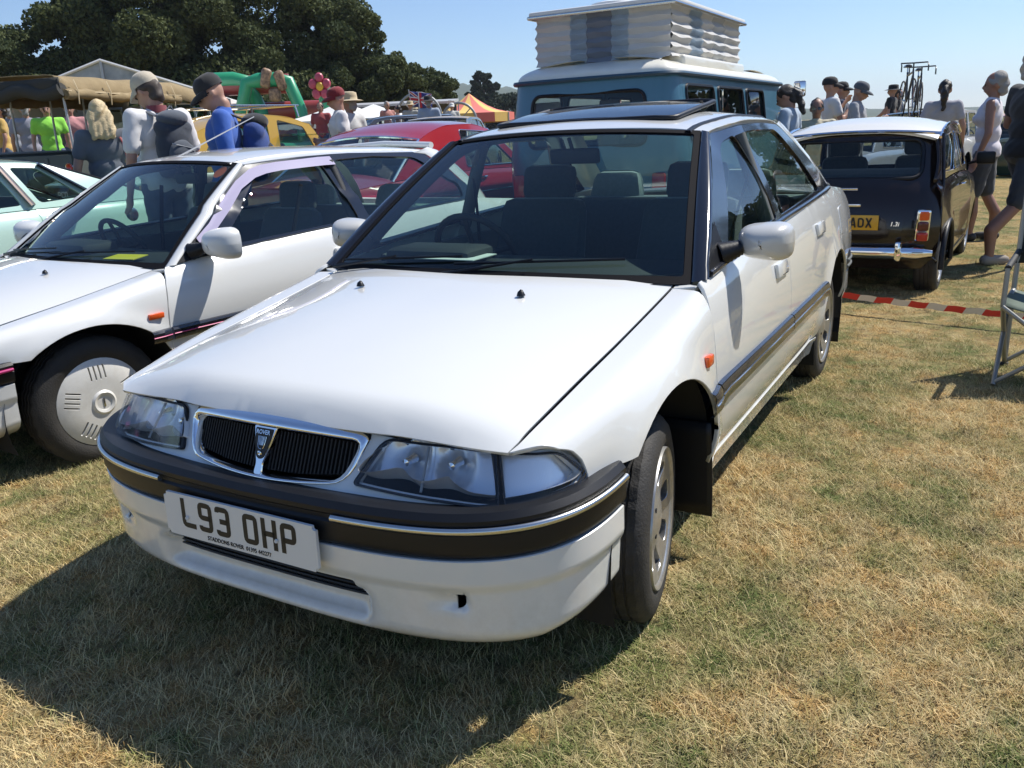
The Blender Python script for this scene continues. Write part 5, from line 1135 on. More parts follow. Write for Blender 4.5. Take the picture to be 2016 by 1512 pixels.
# canvas hood: roof rolled down a little at the sides, open back
G = []
for y in np.linspace(-.03, 2.70, 22):
    row = []
    for x in np.linspace(-.80, .80, 25):
        e = abs(x)/.80; zt = 1.93-.05*e**2-.20*np.clip((e-.86)/.14, 0, 1)**1.6+.010*math.sin(y*9+x*4)*(e > .6)+.014*math.sin(y*5.1)*(1-e)-.09*np.clip((y-1.9)/.8, 0, 1); row.append((x*(1-.02*e), y, zt))
    G.append(row)
cn = grid_mesh('canvas_hood', np.array(G), canvas, lr, solid=.012)
for sx in (1, -1):                                    # rolled-up side curtain
    rr = .055; Q = [(sx*(.765+.008*math.sin(y*8)), y, 1.70+.012*math.sin(y*6)) for y in np.linspace(.0, 1.9, 26)]; tube('rolled_curtain', Q, [rr*(1+.14*math.sin(i*1.9)) for i in range(26)], canvas, cn, 12)
    for y in (.12, .62, 1.2, 1.75): tube('hood_strap', [(sx*.79, y, 1.86), (sx*.835, y, 1.74), (sx*.80, y+.02, 1.60)], .010, mat('strap_tan', (.45, .36, .22), .8), cn, 6, sy=.4)
    tube('tie_rope', [(sx*.81, 0, 1.735), (sx*.80, 1.0, 1.72), (sx*.81, 1.9, 1.735)], .008, mat('strap_tan', (.45, .36, .22), .8), cn, 6)
Q = [(x, -.03, 1.74+.03*math.sin(x*9)) for x in np.linspace(-.76, .76, 17)]; tube('rolled_back_curtain', Q, .075, mat('dark_canvas', (.045, .045, .04), .9), cn, 10)
G = np.array([[(x, -.05+.03*math.sin(x*8), z) for z in (1.70, 1.82, 1.88)] for x in np.linspace(-.76, .76, 15)]); grid_mesh('back_flap', G, mat('dark_canvas', (.045, .045, .04), .9), cn, solid=.01)
pb = box('number_plate', (.50, -.035, .62), (.20, .012, .15), ink, lr, bev=.004); plate_chars('PCO', Matrix.Translation((.50, -.043, .62)) @ Matrix.Rotation(PI/2, 4, 'X'), plate_w, pb, k=.00085, gap=8)
box('rear_bumper', (.45, -.08, .47), (.4, .10, .09), galv, lr, bev=.01); box('rear_bumper', (-.45, -.08, .47), (.4, .10, .09), galv, lr, bev=.01)
steering(lr, .30, 2.2, 1.12); box('chassis', (0, 1.8, .48), (.9, 3.5, .12), dark, lr)
for x in (-.4, .4): box('cab_seat', (x, 1.95, 1.05), (.48, .12, .55), dash_m, lr, bev=.04)

# ================================================================== tents, shed, inflatable
def gazebo(name, label, loc, w, d, h, hr, m, rz=0., legs=True, stripes=None, nose=8):
    t = thing(name, label, 'tent', (loc[0], loc[1], gz(*loc)), rz)
    c = np.array([(-w/2, -d/2, h), (w/2, -d/2, h), (w/2, d/2, h), (-w/2, d/2, h)])
    if stripes:
        n = stripes[0]; ring = [(w/2*math.cos(2*PI*k/n), w/2*math.sin(2*PI*k/n), h) for k in range(n)]
        for k in range(n):
            a, b = np.array(ring[k]), np.array(ring[(k+1) % n]); ap = np.array([0, 0, hr]); G = [[a*(1-t_)+ap*t_-np.array([0, 0, .18*math.sin(t_*PI)]), b*(1-t_)+ap*t_-np.array([0, 0, .18*math.sin(t_*PI)])] for t_ in np.linspace(0, 1, 6)]
            grid_mesh('roof_panel', np.array(G), stripes[1+k % 2], t); v = [(a[0], a[1], h-.35), (b[0], b[1], h-.35), tuple(b), tuple(a)]; mk('valance', v, [(0, 1, 2, 3)], stripes[1+k % 2], t)
            if k % 2 == 0: tube('pole', [(a[0], a[1], 0), tuple(a)], .03, galv, t, 6)
        return t
    for i in range(4):
        a, b = c[i], c[(i+1) % 4]; ap = np.array([0, 0, hr]); G = []
        for t_ in np.linspace(0, 1, 7): s_ = np.array([0, 0, -.14*(hr-h)*math.sin(t_*PI)]); G.append([a*(1-u)*(1-t_)+b*u*(1-t_)+ap*t_+s_ for u in np.linspace(0, 1, 7)])
        grid_mesh('roof_panel', np.array(G), m, t); n_ = 13; mk('valance', [tuple(a*(1-u)+b*u) for u in np.linspace(0, 1, n_)]+[tuple(a*(1-u)+b*u-np.array([0, 0, .22+.05*(k % 2)])) for k, u in enumerate(np.linspace(0, 1, n_))], [(k, k+1, n_+k+1, n_+k) for k in range(n_-1)], m, t)
    for p in c: tube('pole', [(p[0], p[1], 0), (p[0], p[1], h)], .025, galv, t, 6)
    return t
tw = mat('tent_white', (.74, .74, .72), .7, var=.05); tcream = mat('tent_cream', (.74, .68, .52), .8)
# big marquee behind the truck
mq = thing('marquee', 'large white marquee with transparent gable behind the canvas-topped truck', 'tent', (-23.0, 15.9, gz(-23, 15)-.1), math.radians(38))
def mqp(name, pts, m): return mk(name, pts, [tuple(range(len(pts)))], m, mq, smooth=False)
wq, dq, hq, rq = 6., 9., 2.3, 3.35
mqp('roof_panel', [(-wq/2, 0, hq), (0, 0, rq), (0, dq, rq), (-wq/2, dq, hq)], tw); mqp('roof_panel', [(0, 0, rq), (wq/2, 0, hq), (wq/2, dq, hq), (0, dq, rq)], tw)
mqp('gable_window', [(-wq/2, 0, hq), (wq/2, 0, hq), (0, 0, rq)], mat('gable_plastic', (.42, .45, .47), .25, col2=(.25, .28, .30), vscale=3)); mqp('side_wall', [(-wq/2, 0, 0), (-wq/2, dq, 0), (-wq/2, dq, hq), (-wq/2, 0, hq)], tw); mqp('side_wall', [(wq/2, 0, 0), (wq/2, dq, 0), (wq/2, dq, hq), (wq/2, 0, hq)], tw); mqp('back_wall', [(-wq/2, dq, 0), (wq/2, dq, 0), (wq/2, dq, hq), (-wq/2, dq, hq)], tw)
for x in (-wq/2, 0, wq/2): tube('pole', [(x, -.03, 0), (x, -.03, hq if x else rq)], .05, galv, mq, 6)
tube('gable_beam', [(-wq/2, -.04, hq), (0, -.04, rq), (wq/2, -.04, hq)], .05, tw, mq, 6)
gazebo('gazebo', 'white peaked gazebo beyond the red-capped man', (-19.2, 22.5), 3.6, 3.0, 1.25, 1.90, tw, .3)
gazebo('gazebo', 'second white gazebo roof beside the open shed', (-20.2, 25.6), 3.6, 3., 1.3, 1.85, tw, .5)
gazebo('striped_tent', 'round red and yellow striped fairground tent left of the camper van', (-17.5, 28.4), 3.6, 3.6, 1.35, 2.15, None, 0, stripes=(14, mat('stripe_red', (.62, .16, .13), .8), mat('stripe_yellow', (.70, .47, .14), .8)))
gazebo('parasol_tent', 'cream parasol seen through the camper van side windows', (-4.6, 16.5), 2.6, 2.6, 1.55, 1.95, tcream, .2)
sh = thing('shed', 'long low open-fronted shed beneath the trees', 'shed', (-23.3, 30.0, gz(-24, 32)-.4), math.radians(30)); box('roof', (0, 0, 2.35), (7., 4., .10), mat('tin_roof', (.45, .45, .44), .5, metal=.3), sh, rot=(.06, 0, 0)); box('back_wall', (0, 1.9, 1.15), (6.8, .08, 2.3), mat('shed_wall', (.16, .15, .13), .9, var=.3), sh); box('side_wall', (-3.4, 0, 1.15), (.08, 3.8, 2.3), MATS['shed_wall'], sh)
for x in (-3.3, 0, 3.3): box('post', (x, -1.85, 1.15), (.14, .14, 2.3), mat('shed_post', (.35, .33, .29), .9), sh)
# bouncy castle
bc = thing('bouncy_castle', 'green and red inflatable bouncy castle with arches and a flower on a post', 'inflatable', (-22.2, 21.2, gz(-22.6, 21.6)-.2), math.radians(33)); bc.scale = (.84, .84, .95)
ig = mat('inflatable_green', (.03, .30, .14), .35, coat=.3); ir = mat('inflatable_red', (.30, .045, .04), .4, coat=.2); iy = mat('inflatable_yellow', (.62, .38, .04), .4); ip_ = mat('inflatable_pink', (.42, .06, .10), .4); tanm = mat('inflatable_tan', (.42, .26, .14), .5, col2=(.10, .06, .04), vscale=9)
def arch_tube(x0, x1, y, h, r_, m_): return tube('arch', [(x0, y, 0), (x0, y, h*.62), (x0+.35*(x1-x0)*.45, y, h*.97), (x0+(x1-x0)*.36, y, h), (x1-(x1-x0)*.36, y, h), (x1-.35*(x1-x0)*.45, y, h*.97), (x1, y, h*.62), (x1, y, 0)], r_, m_, bc, 14)
arch_tube(-2.6, .2, .6, 3.15, .30, ig); arch_tube(-.5, 2.05, -.2, 3.05, .27, ig); tube('beam', [(-1.7, .75, 2.95), (1.5, .75, 2.95)], .36, ir, bc, 12); 
for (a, z_, m_) in ((.55, .9, ig), (1.35, 0, ir), (1.95, 0, ir)): tube('wall_tube', [(-2.6, .9, a), (3.1, .9, a)], .36, ig if a < 1 else ir, bc, 12)
tube('wall_tube', [(-2.6, .6, .4), (-2.6, -2.2, .4)], .36, ig, bc, 12); tube('wall_tube', [(3.1, .6, .4), (3.1, -2.2, .4)], .36, ir, bc, 12); tube('wall_tube', [(-2.6, -2.2, .4), (3.1, -2.2, .4)], .38, ig, bc, 12)
box('backdrop', (.3, 1.0, 1.2), (5.6, .12, 1.7), mat('inflatable_dark_green', (.03, .16, .09), .5), bc, bev=.05)
tube('post', [(3.1, -.1, 0), (3.1, -.1, 2.95)], .27, ig, bc, 14)
fl = lathe('flower_centre', [(-.12, .0001), (-.09, .12), (0, .16), (.09, .12), (.12, .0001)], iy, bc, seg=16, axis='y', c=(3.0, -.62, 2.72))
for k in range(5):
    a = PI/2+2*PI*k/5; c = (3.0+.30*math.cos(a), -.55, 2.72+.31*math.sin(a)); lathe('petal', [(-.12, .0001), (-.09, .14), (0, .19), (.09, .14), (.12, .0001)], ip_, fl, seg=14, axis='y', c=c)
for (x, s_) in ((.75, 1), (1.35, -1)): box('soft_figure', (x, -.35, 3.05+.05*s_), (.42, .42, .72), tanm, bc, bev=.14, seg=4, rot=(0, .3*s_, .3)); 
box('soft_figure_base', (1.05, -.35, 2.5), (.5, .4, .5), tanm, bc, bev=.16, seg=4)
tube('slide_nose', [(2.3, -.9, 1.2), (2.95, -1.0, 1.1)], .18, ir, bc, 12)
# big spoked wheels of an old engine, seen far off between the people and the tent
en = thing('traction_engine', 'dark engine with large spoked wheels in front of the striped tent', 'engine', (-16.15, 24.3, gz(-16, 24)-.3), math.radians(20))
for (x, r_) in ((-.7, .82), (.75, .62)):
    w_ = tube('spoked_wheel', [(x+r_*math.cos(a), -.5, r_+.75+r_*math.sin(a)) for a in np.linspace(0, 2*PI, 33)], .045, mat('engine_grey', (.30, .31, .31), .5, metal=.4), en, 8, cap=False)
    for k in range(8): a = 2*PI*k/8; tube('spoke', [(x, -.5, r_+.75), (x+r_*math.cos(a), -.5, r_+.75+r_*math.sin(a))], .02, MATS['engine_grey'], w_, 6)
box('engine_bed', (0, -.2, .62), (2.2, .7, .3), mat('engine_red', (.25, .04, .03), .5), en, bev=.03); box('cylinder', (.1, -.2, 1.05), (1.0, .4, .5), mat('engine_dark', (.04, .04, .045), .5), en, bev=.1); tube('chimney', [(.55, -.2, 1.2), (.55, -.2, 2.0)], .07, MATS['engine_dark'], en, 10)
# flag on a pole
fg = thing('flag', 'small union flag on a thin pole among the far visitors', 'flag', (-16.0, 22.0, gz(-16, 22)-.2), math.radians(30)); tube('flag_pole', [(.35, 0, 0), (.12, 0, 2.35)], .018, galv, fg, 6)
fblue = mat('flag_blue', (.03, .04, .20), .8); fwhite = mat('flag_white', (.75, .75, .75), .8); fred = mat('flag_red', (.50, .03, .04), .8)
G = np.array([[(.12+u*.75, .05*math.sin(u*6), 2.3-.12*u-v*.48) for v in np.linspace(0, 1, 5)] for u in np.linspace(0, 1, 9)]); fc = grid_mesh('flag_cloth', G, fblue, fg, solid=.004)
for (a, b, w_, m_, o) in (((0, 0), (1, 1), .09, fwhite, .010), ((0, 1), (1, 0), .09, fwhite, .012), ((.5, 0), (.5, 1), .15, fwhite, .016), ((0, .5), (1, .5), .15, fwhite, .018), ((.5, 0), (.5, 1), .08, fred, .022), ((0, .5), (1, .5), .08, fred, .024), ((0, 0), (1, 1), .04, fred, .014), ((0, 1), (1, 0), .04, fred, .015)):
    for sd in (1, -1):
        G = []
        for t_ in np.linspace(0, 1, 9):
            u = a[0]+(b[0]-a[0])*t_; v = a[1]+(b[1]-a[1])*t_; dn_ = np.array([-(b[1]-a[1])*.48, (b[0]-a[0])*.75]); dn_ = dn_/np.linalg.norm(dn_)*w_/2; row = []
            for s_ in (-1, 1): row.append((.12+np.clip(u+dn_[0]*s_/.75, 0, 1)*.75, .05*math.sin(u*6)-o*sd, 2.3-.12*u-np.clip(v+dn_[1]*s_/.48, 0, 1)*.48))
            G.append(row)
        grid_mesh('flag_stripe', np.array(G), m_, fc)

# ================================================================== trees, hills
bark = mat('bark', (.07, .055, .042), .95, var=.3, vscale=10, bump=.5, bscale=20)
def leafmat(name, c1, c2):
    if name in MATS: return MATS[name]
    m = bpy.data.materials.new(name); m.use_nodes = True; t = m.node_tree; b = t.nodes['Principled BSDF']; b.inputs['Roughness'].default_value = .8; b.inputs['Specular IOR Level'].default_value = .2
    at = _n(t, 'ShaderNodeAttribute'); at.attribute_name = 'bl'; mx = _n(t, 'ShaderNodeMix', data_type='RGBA'); mx.inputs[6].default_value = (*c1, 1); mx.inputs[7].default_value = (*c2, 1); t.links.new(at.outputs['Fac'], mx.inputs[0]); t.links.new(mx.outputs[2], b.inputs['Base Color'])
    tr = _n(t, 'ShaderNodeBsdfTranslucent'); t.links.new(mx.outputs[2], tr.inputs[0]); ms = _n(t, 'ShaderNodeMixShader'); ms.inputs[0].default_value = .22; t.links.new(b.outputs[0], ms.inputs[1]); t.links.new(tr.outputs[0], ms.inputs[2]); t.links.new(ms.outputs[0], t.nodes['Material Output'].inputs[0]); MATS[name] = m; return m
oakleaf = leafmat('oak_leaves', (.034, .052, .022), (.125, .145, .055)); paleleaf = leafmat('pale_leaves', (.045, .065, .028), (.12, .14, .055)); pineleaf = leafmat('pine_needles', (.02, .035, .022), (.045, .06, .035))
def leaf_cloud(name, centres, radii, n, size, m, parent, seed, flat=1.):
    r_ = np.random.default_rng(seed); C = np.array(centres); Rr = np.array(radii); w = Rr**2; idx = r_.choice(len(C), n, p=w/w.sum())
    d = r_.normal(size=(n, 3)); d /= np.linalg.norm(d, axis=1)[:, None]; rad = Rr[idx]*(r_.uniform(.15, 1., n)**.45); P = C[idx]+d*rad[:, None]*np.array([1, 1, flat])
    a = r_.normal(size=(n, 3)); a /= np.linalg.norm(a, axis=1)[:, None]; b = np.cross(a, r_.normal(size=(n, 3))); b /= np.linalg.norm(b, axis=1)[:, None]; s = size*r_.uniform(.6, 1.4, n)[:, None]
    V = np.stack([P-a*s, P+b*s*.6, P+a*s, P-b*s*.6], 1).reshape(-1, 3); me = bpy.data.meshes.new(name); me.vertices.add(4*n); me.vertices.foreach_set('co', V.ravel()); me.loops.add(4*n); me.loops.foreach_set('vertex_index', np.arange(4*n)); me.polygons.add(n); me.polygons.foreach_set('loop_start', np.arange(n)*4); me.polygons.foreach_set('loop_total', np.full(n, 4))
    me.update(); me.validate(); at = me.attributes.new('bl', 'FLOAT', 'POINT'); tone = np.clip(r_.uniform(0, 1, n)*.55+r_.uniform(0, .45, len(C))[idx], 0, 1); at.data.foreach_set('value', np.repeat(tone, 4).astype(np.float32)); me.materials.append(m); return link(bpy.data.objects.new(name, me), parent)
def tree(name, label, loc, h, w, seed, m=oakleaf, n=26000, leaf=.16, trunk=.35, low=.18, group='trees along the far side of the field', lobes=80):
    t = thing(name, label, 'tree', (loc[0], loc[1], gz(*loc)-.1), 0, group); r_ = np.random.default_rng(seed)
    pts = [(0, 0, 0), (.1*r_.normal(), .1*r_.normal(), h*.2), (.25*r_.normal(), .25*r_.normal(), h*.45), (.4*r_.normal(), .4*r_.normal(), h*.75)]; tk = tube('trunk', spl(pts, 5, False), list(np.linspace(trunk, trunk*.3, 16)), bark, t, 10)
    C = []; Rr = []
    for k in range(lobes):
        u = r_.uniform(-1, 1); ph = r_.uniform(0, 2*PI); zz_ = low+(1-low)*(.5+.5*u); prof = math.sqrt(max(.02, 1-abs(2*(zz_-low)/(1-low)-.85)**2.2/1.4)); rad = w*.5*prof*math.sqrt(r_.uniform(.25, 1)); C.append((rad*math.cos(ph), rad*math.sin(ph), h*zz_*.93)); Rr.append(w*r_.uniform(.05, .15))
    for k in range(9):
        c = np.array(C[k*4 % lobes]); b0 = np.array(pts[1 if k % 2 else 2]); md_ = b0*.5+c*.5+np.array([0, 0, .05*h]); tube('limb', spl([tuple(b0), tuple(md_), tuple(c)], 5, False), list(np.linspace(trunk*.42, trunk*.08, 11)), bark, tk, 6)
    leaf_cloud('crown', C, Rr, n, leaf, m, t, seed, .8); return t
tree('oak_tree', 'large dark oak at the far left edge of the photograph', (-46.0, 27.2), 7.1, 8.5, 1, n=60000, leaf=.10)
tree('oak_tree', 'broad dark oak behind the canvas-topped truck and marquee', (-41.9, 31.3), 10.5, 8.8, 2, n=80000, leaf=.11, low=.12)
tree('oak_tree', 'tall dark oak behind the man in the beige cap', (-40.7, 33.4), 12.5, 10.5, 3, n=80000, leaf=.11, low=.12)
tree('oak_tree', 'tall oak directly behind the bouncy castle', (-38.8, 37.0), 11.8, 10., 4, n=75000, leaf=.11, low=.12)
tree('oak_tree', 'oak with rounded crown above the bouncy castle flower', (-36.8, 40.5), 10.2, 9.0, 5, n=65000, leaf=.11, low=.12)
tree('oak_tree', 'oak at the right end of the dark tree mass', (-34.6, 42.5), 8.4, 6.5, 15, n=50000, leaf=.11, low=.12)
tree('lime_tree', 'lower sunlit tree behind the open shed', (-34.0, 45.6), 5.9, 5.5, 6, m=paleleaf, n=34000, leaf=.10, trunk=.2, low=.1)
tree('lime_tree', 'small pale tree ending the row above the distant hill', (-34.7, 50.0), 5.6, 4.6, 7, m=paleleaf, n=26000, leaf=.10, trunk=.2, low=.1)
tree('hedge_tree', 'low dark thicket beneath the oaks behind the marquee', (-42., 27.5), 4.2, 10., 8, n=40000, leaf=.12, low=.02, trunk=.25)
tree('hedge_tree', 'low dark thicket beneath the oaks behind the bouncy castle', (-37., 34.5), 4.6, 11., 9, n=40000, leaf=.12, low=.02, trunk=.25)
tree('pine_tree', 'lone dark pine on the skyline left of the camper van', (-80.5, 134.), 11.5, 5.5, 12, m=pineleaf, n=14000, leaf=.28, trunk=.35, low=.4, lobes=60)
tree('round_tree', 'dark round tree below the lone pine left of the camper van', (-77., 135.), 7., 10., 13, m=pineleaf, n=16000, leaf=.28, trunk=.35, low=.05, lobes=90)
# wood on the right of the field, visible in the saloon's side glass
C = []; Rr = []; r_ = np.random.default_rng(31)
for k in range(230): az_ = math.radians(r_.uniform(4.5, 75)); d_ = r_.uniform(52, 66); x = d_*math.sin(az_); y = d_*math.cos(az_); C.append((x, y, r_.uniform(.8, 10.5+3.0*math.sin(az_*14)))); Rr.append(r_.uniform(1.2, 2.2))
wd = leaf_cloud('woodland', C, Rr, 90000, .30, oakleaf, None, 32); tag(wd, 'line of dark trees mirrored in the saloon side windows', 'woodland', kind='stuff')
# distant wooded hills
hm = bpy.data.materials.new('wooded_hill'); hm.use_nodes = True; t_ = hm.node_tree; b_ = t_.nodes['Principled BSDF']; b_.inputs['Roughness'].default_value = 1.; tc_ = _n(t_, 'ShaderNodeTexCoord'); nz = _n(t_, 'ShaderNodeTexNoise'); nz.inputs['Scale'].default_value = .035; nz.inputs['Detail'].default_value = 8; t_.links.new(tc_.outputs['Object'], nz.inputs['Vector']); cr = _n(t_, 'ShaderNodeMix', data_type='RGBA'); cr.inputs[6].default_value = (.025, .04, .022, 1); cr.inputs[7].default_value = (.075, .10, .05, 1); t_.links.new(nz.outputs[0], cr.inputs[0]); t_.links.new(cr.outputs[2], b_.inputs['Base Color'])
def hill_h(az): return float(curve([(-70, 110), (-48, 118), (-41, 112), (-36.5, 103), (-33, 98), (-28, 80), (-22, 55), (-14, 30), (-5, 12), (6, 6), (20, 20), (40, 40)])(az)[0])
G = []; r_ = np.random.default_rng(5)
for az in np.linspace(-72, 42, 420):
    a = math.radians(az); row = []; H_ = hill_h(az)
    for k, d in enumerate((1150, 1250, 1400, 1550, 1700, 1760)):
        f = (0., .25, .62, .88, 1., .9)[k]; row.append((1.5+d*math.sin(a), -2+d*math.cos(a), -6+(H_+6)*f+(r_.uniform(-2.2, 2.2) if k in (3, 4) else r_.uniform(-1.2, 1.2))*(H_ > 15)))
    G.append(row)
hl = grid_mesh('hills', np.array(G), hm); tag(hl, kind='structure')
# ================================================================== people
FWD = np.array([-.4894, .8721]); RGT = np.array([.8721, .4894])
def face(d): return math.atan2(d[0], -d[1])
skin = mat('skin', (.42, .235, .165), .5, var=.12, vscale=14); skin2 = mat('skin_tanned', (.33, .17, .115), .5, var=.12, vscale=14)
def cloth(name, c, **kw): return mat('cloth_'+name, c, .9, var=.14, vscale=9, bump=.35, bscale=14, sheen=.2, **kw)
def caps(bm, a, b, ra, rb=None, seg=10):
    rb = ra if rb is None else rb; a = Vector(a); b = Vector(b); d = b-a; L = d.length
    if L > 1e-5:
        V, F = tube_geo([a, b], [ra, rb], seg, True); vs = [bm.verts.new(v) for v in V]
        for f in F: bm.faces.new([vs[i] for i in f])
    for p, r_ in ((a, ra), (b, rb)): bmesh.ops.create_icosphere(bm, subdivisions=2, radius=r_, matrix=Matrix.Translation(p))
def ell(bm, c, r_, rot=None):
    M = Matrix.Translation(c) @ (Euler(rot).to_matrix().to_4x4() if rot else Matrix()) @ Matrix.Diagonal((*r_, 1)); bmesh.ops.create_icosphere(bm, subdivisions=3, radius=1., matrix=M)
def fuse(name, build, m, parent, voxel=.016, smooth=6, wr=0.):
    """grow one continuous skin over the overlapping shapes that build() adds"""
    bm = bmesh.new(); build(bm); me = bpy.data.meshes.new('tmp'); bm.to_mesh(me); bm.free(); ob = bpy.data.objects.new('tmp', me); COL.objects.link(ob)
    r_ = ob.modifiers.new('r', 'REMESH'); r_.mode = 'VOXEL'; r_.voxel_size = voxel; r_.use_smooth_shade = True
    s_ = ob.modifiers.new('s', 'SMOOTH'); s_.iterations = smooth; s_.factor = .5
    bpy.context.view_layer.update(); me2 = bpy.data.meshes.new_from_object(ob.evaluated_get(bpy.context.evaluated_depsgraph_get())); bpy.data.objects.remove(ob); bpy.data.meshes.remove(me)
    if wr:                                             # folds in cloth
        n = len(me2.vertices); co = np.empty(n*3); me2.vertices.foreach_get('co', co); co = co.reshape(-1, 3); no = np.empty(n*3); me2.vertices.foreach_get('normal', no); no = no.reshape(-1, 3); ph = hash(name) % 7
        f = np.sin(co[:, 2]*38+co[:, 0]*26+ph)*np.sin(co[:, 0]*31-co[:, 1]*17+co[:, 2]*9)+.6*np.sin(co[:, 2]*75+co[:, 0]*60+co[:, 1]*40); co = co+no*(f*wr)[:, None]; me2.vertices.foreach_set('co', co.ravel()); me2.update()
    me2.name = name; me2.polygons.foreach_set('use_smooth', [True]*len(me2.polygons)); me2.materials.clear(); me2.materials.append(m); return link(bpy.data.objects.new(name, me2), parent)
def person(label, xy, face_dir, H_=1.75, shirt=None, legs=None, hair=None, hat=None, head=(0, 0, 0), arms=None, sleeve=.55, shorts=False, skinm=None, voxel=.018, fat=1., woman=False, shoes=None, z=None, step=0., sunglasses=False, collar=None, group='visitors walking between the cars', hairlen=0., sleeveless=False, lean=0., vest=None, beard=False):
    """standing figure, 1.75 m rig facing -y, scaled to H_; arms = ((elbow, wrist) right of image.., ...) in rig coordinates"""
    sk = skinm or skin; k = H_/1.75; zz_ = gz(*xy) if z is None else z
    v_ = np.array([xy[0]-1.505, xy[1]+2.0526]); v_ /= np.linalg.norm(v_); fd_ = face_dir[0]*np.array([v_[1], -v_[0]])+face_dir[1]*v_
    t = thing('person', label, 'person', (xy[0], xy[1], zz_), face(fd_), group); t.scale = (k, k, k)
    sw = .175 if woman else .195; wb = .135*fat; wc = .150*fat
    A = arms or (((.265, .03, 1.13), (.275, -.05, .885)), ((-.265, .03, 1.13), (-.275, -.05, .885)))
    sh_ = [(sw, .015, 1.425), (-sw, .015, 1.425)]
    hp = [(.088, 0, .93), (-.088, 0, .93)]; kn = [(.098, -.02-step*.5, .50), (-.098, -.02+step*.5, .50)]; an = [(.095, .03-step, .085), (-.095, .03+step, .085)]
    neck = Vector((0, .02-lean*.10, 1.47)); HM = Matrix.Translation(neck) @ Euler(head).to_matrix().to_4x4(); hc = lambda p: HM @ Vector(p)
    def torso(bm, g=0.):
        ell(bm, (0, -.005, 1.30), (wc+.025+g, .105*fat+g, .17)); ell(bm, (0, 0, 1.12), (wb+.01+g, .10*fat+g, .15)); ell(bm, (0, .005, .965), (wb+.03+g, .115*fat+g, .12)); caps(bm, (sw-.03, .015, 1.405), (-(sw-.03), .015, 1.405), .062+g)
        caps(bm, (0, .01, 1.38), (0, .01, 1.44), .085+g, .06+g)
        if fat > 1.1: ell(bm, (0, -.06, 1.06), (wb+.02+g, .13*fat+g, .14))
        if woman: ell(bm, (.07, -.085, 1.275), (.07+g, .06+g, .065)); ell(bm, (-.07, -.085, 1.275), (.07+g, .06+g, .065))
    def hand(bm, e, w, sgn):
        d = (Vector(w)-Vector(e)).normalized(); s_ = Vector((0, 1, 0)) if abs(d.z) > .6 else Vector((0, 0, 1)); n = d.cross(s_).normalized(); s_ = n.cross(d).normalized(); w = Vector(w)
        caps(bm, w+d*.02, w+d*.075+s_*.016, .024, .022); caps(bm, w+d*.02, w+d*.075-s_*.016, .024, .022)
        for q, ln in ((-.030, .062), (-.010, .078), (.011, .073), (.031, .058)):
            b0 = w+d*.082+s_*q; m_ = b0+d*ln*.55+n*.006*sgn; caps(bm, b0, m_, .0105, .0098, 6); caps(bm, m_, m_+d*ln*.42+n*.022*sgn, .0098, .0085, 6)
        caps(bm, w+d*.025-s_*.025, w+d*.060-s_*.052, .013, .011, 6); caps(bm, w+d*.060-s_*.052, w+d*.092-s_*.056, .011, .009, 6)
    def body(bm):
        torso(bm, -.012); caps(bm, (0, .02, 1.40), tuple(neck+Vector((0, 0, .06))), .058, .052)
        hc0 = hc((0, -.012, .165)); bmesh.ops.create_icosphere(bm, subdivisions=3, radius=1., matrix=HM @ Matrix.Translation((0, .0, .170)) @ Matrix.Diagonal((.078, .098, .105, 1)))
        bmesh.ops.create_icosphere(bm, subdivisions=3, radius=1., matrix=HM @ Matrix.Translation((0, -.035, .105)) @ Matrix.Diagonal((.058, .062, .070, 1)))
        caps(bm, hc((0, -.095, .150)), hc((0, -.118, .118)), .012, .016, 8); caps(bm, hc((-.03, -.088, .165)), hc((.03, -.088, .165)), .016, .016, 8); caps(bm, hc((-.018, -.092, .085)), hc((.018, -.092, .085)), .012, .012, 8)
        for s_ in (1, -1): bmesh.ops.create_icosphere(bm, subdivisions=2, radius=1., matrix=HM @ Matrix.Translation((s_*.082, .012, .140)) @ Matrix.Diagonal((.014, .022, .034, 1)))
        for i, s_ in ((0, 1), (1, -1)):
            e, w = A[i]; caps(bm, sh_[i], e, .050*fat**.6, .040); caps(bm, e, w, .040, .027); hand(bm, e, w, s_)
            caps(bm, hp[i], kn[i], .088*fat**.5, .056); caps(bm, kn[i], (an[i][0], an[i][1]+.012, .30), .056, .058); caps(bm, (an[i][0], an[i][1]+.012, .30), an[i], .056, .038)
            caps(bm, (an[i][0], an[i][1]+.03, .045), (an[i][0]*1.1, an[i][1]-.13, .035), .042, .034)
    b = fuse('body', body, sk, t, voxel)
    if shirt:
        def sh_b(bm):
            torso(bm, .016); ell(bm, (0, .005, .93), (wb+.048, .13*fat, .10))
            if not sleeveless:
                for i in (0, 1):
                    e = Vector(A[i][0]); s0 = Vector(sh_[i]); w = Vector(A[i][1]); f_ = s0.lerp(e, min(1., sleeve)); caps(bm, s0, f_, .066*fat**.5, .064)
                    if sleeve > 1: caps(bm, e, e.lerp(w, sleeve-1), .055, .046)
            if collar: caps(bm, (0, .02, 1.43), (0, .015, 1.475), .072, .066)
        so = fuse('shirt', sh_b, shirt, t, voxel, 6, .0022)
        if collar and collar is not shirt: lathe('collar', [(1.455, .070), (1.50, .064), (1.505, .069), (1.452, .079)], collar, so, seg=20, axis='z', c=(0, .02, 0))
    if legs:
        def lg(bm):
            ell(bm, (0, .005, .93), (wb+.040, .128*fat, .11))
            for i in (0, 1):
                h_, k_, a_ = Vector(hp[i]), Vector(kn[i]), Vector(an[i]); caps(bm, h_, h_.lerp(k_, .92 if shorts else 1.), .105*fat**.5, .088 if shorts else .075)
                if not shorts: caps(bm, k_, a_, .075, .060)
        fuse('shorts' if shorts else 'trousers', lg, legs, t, voxel, 4, .003)
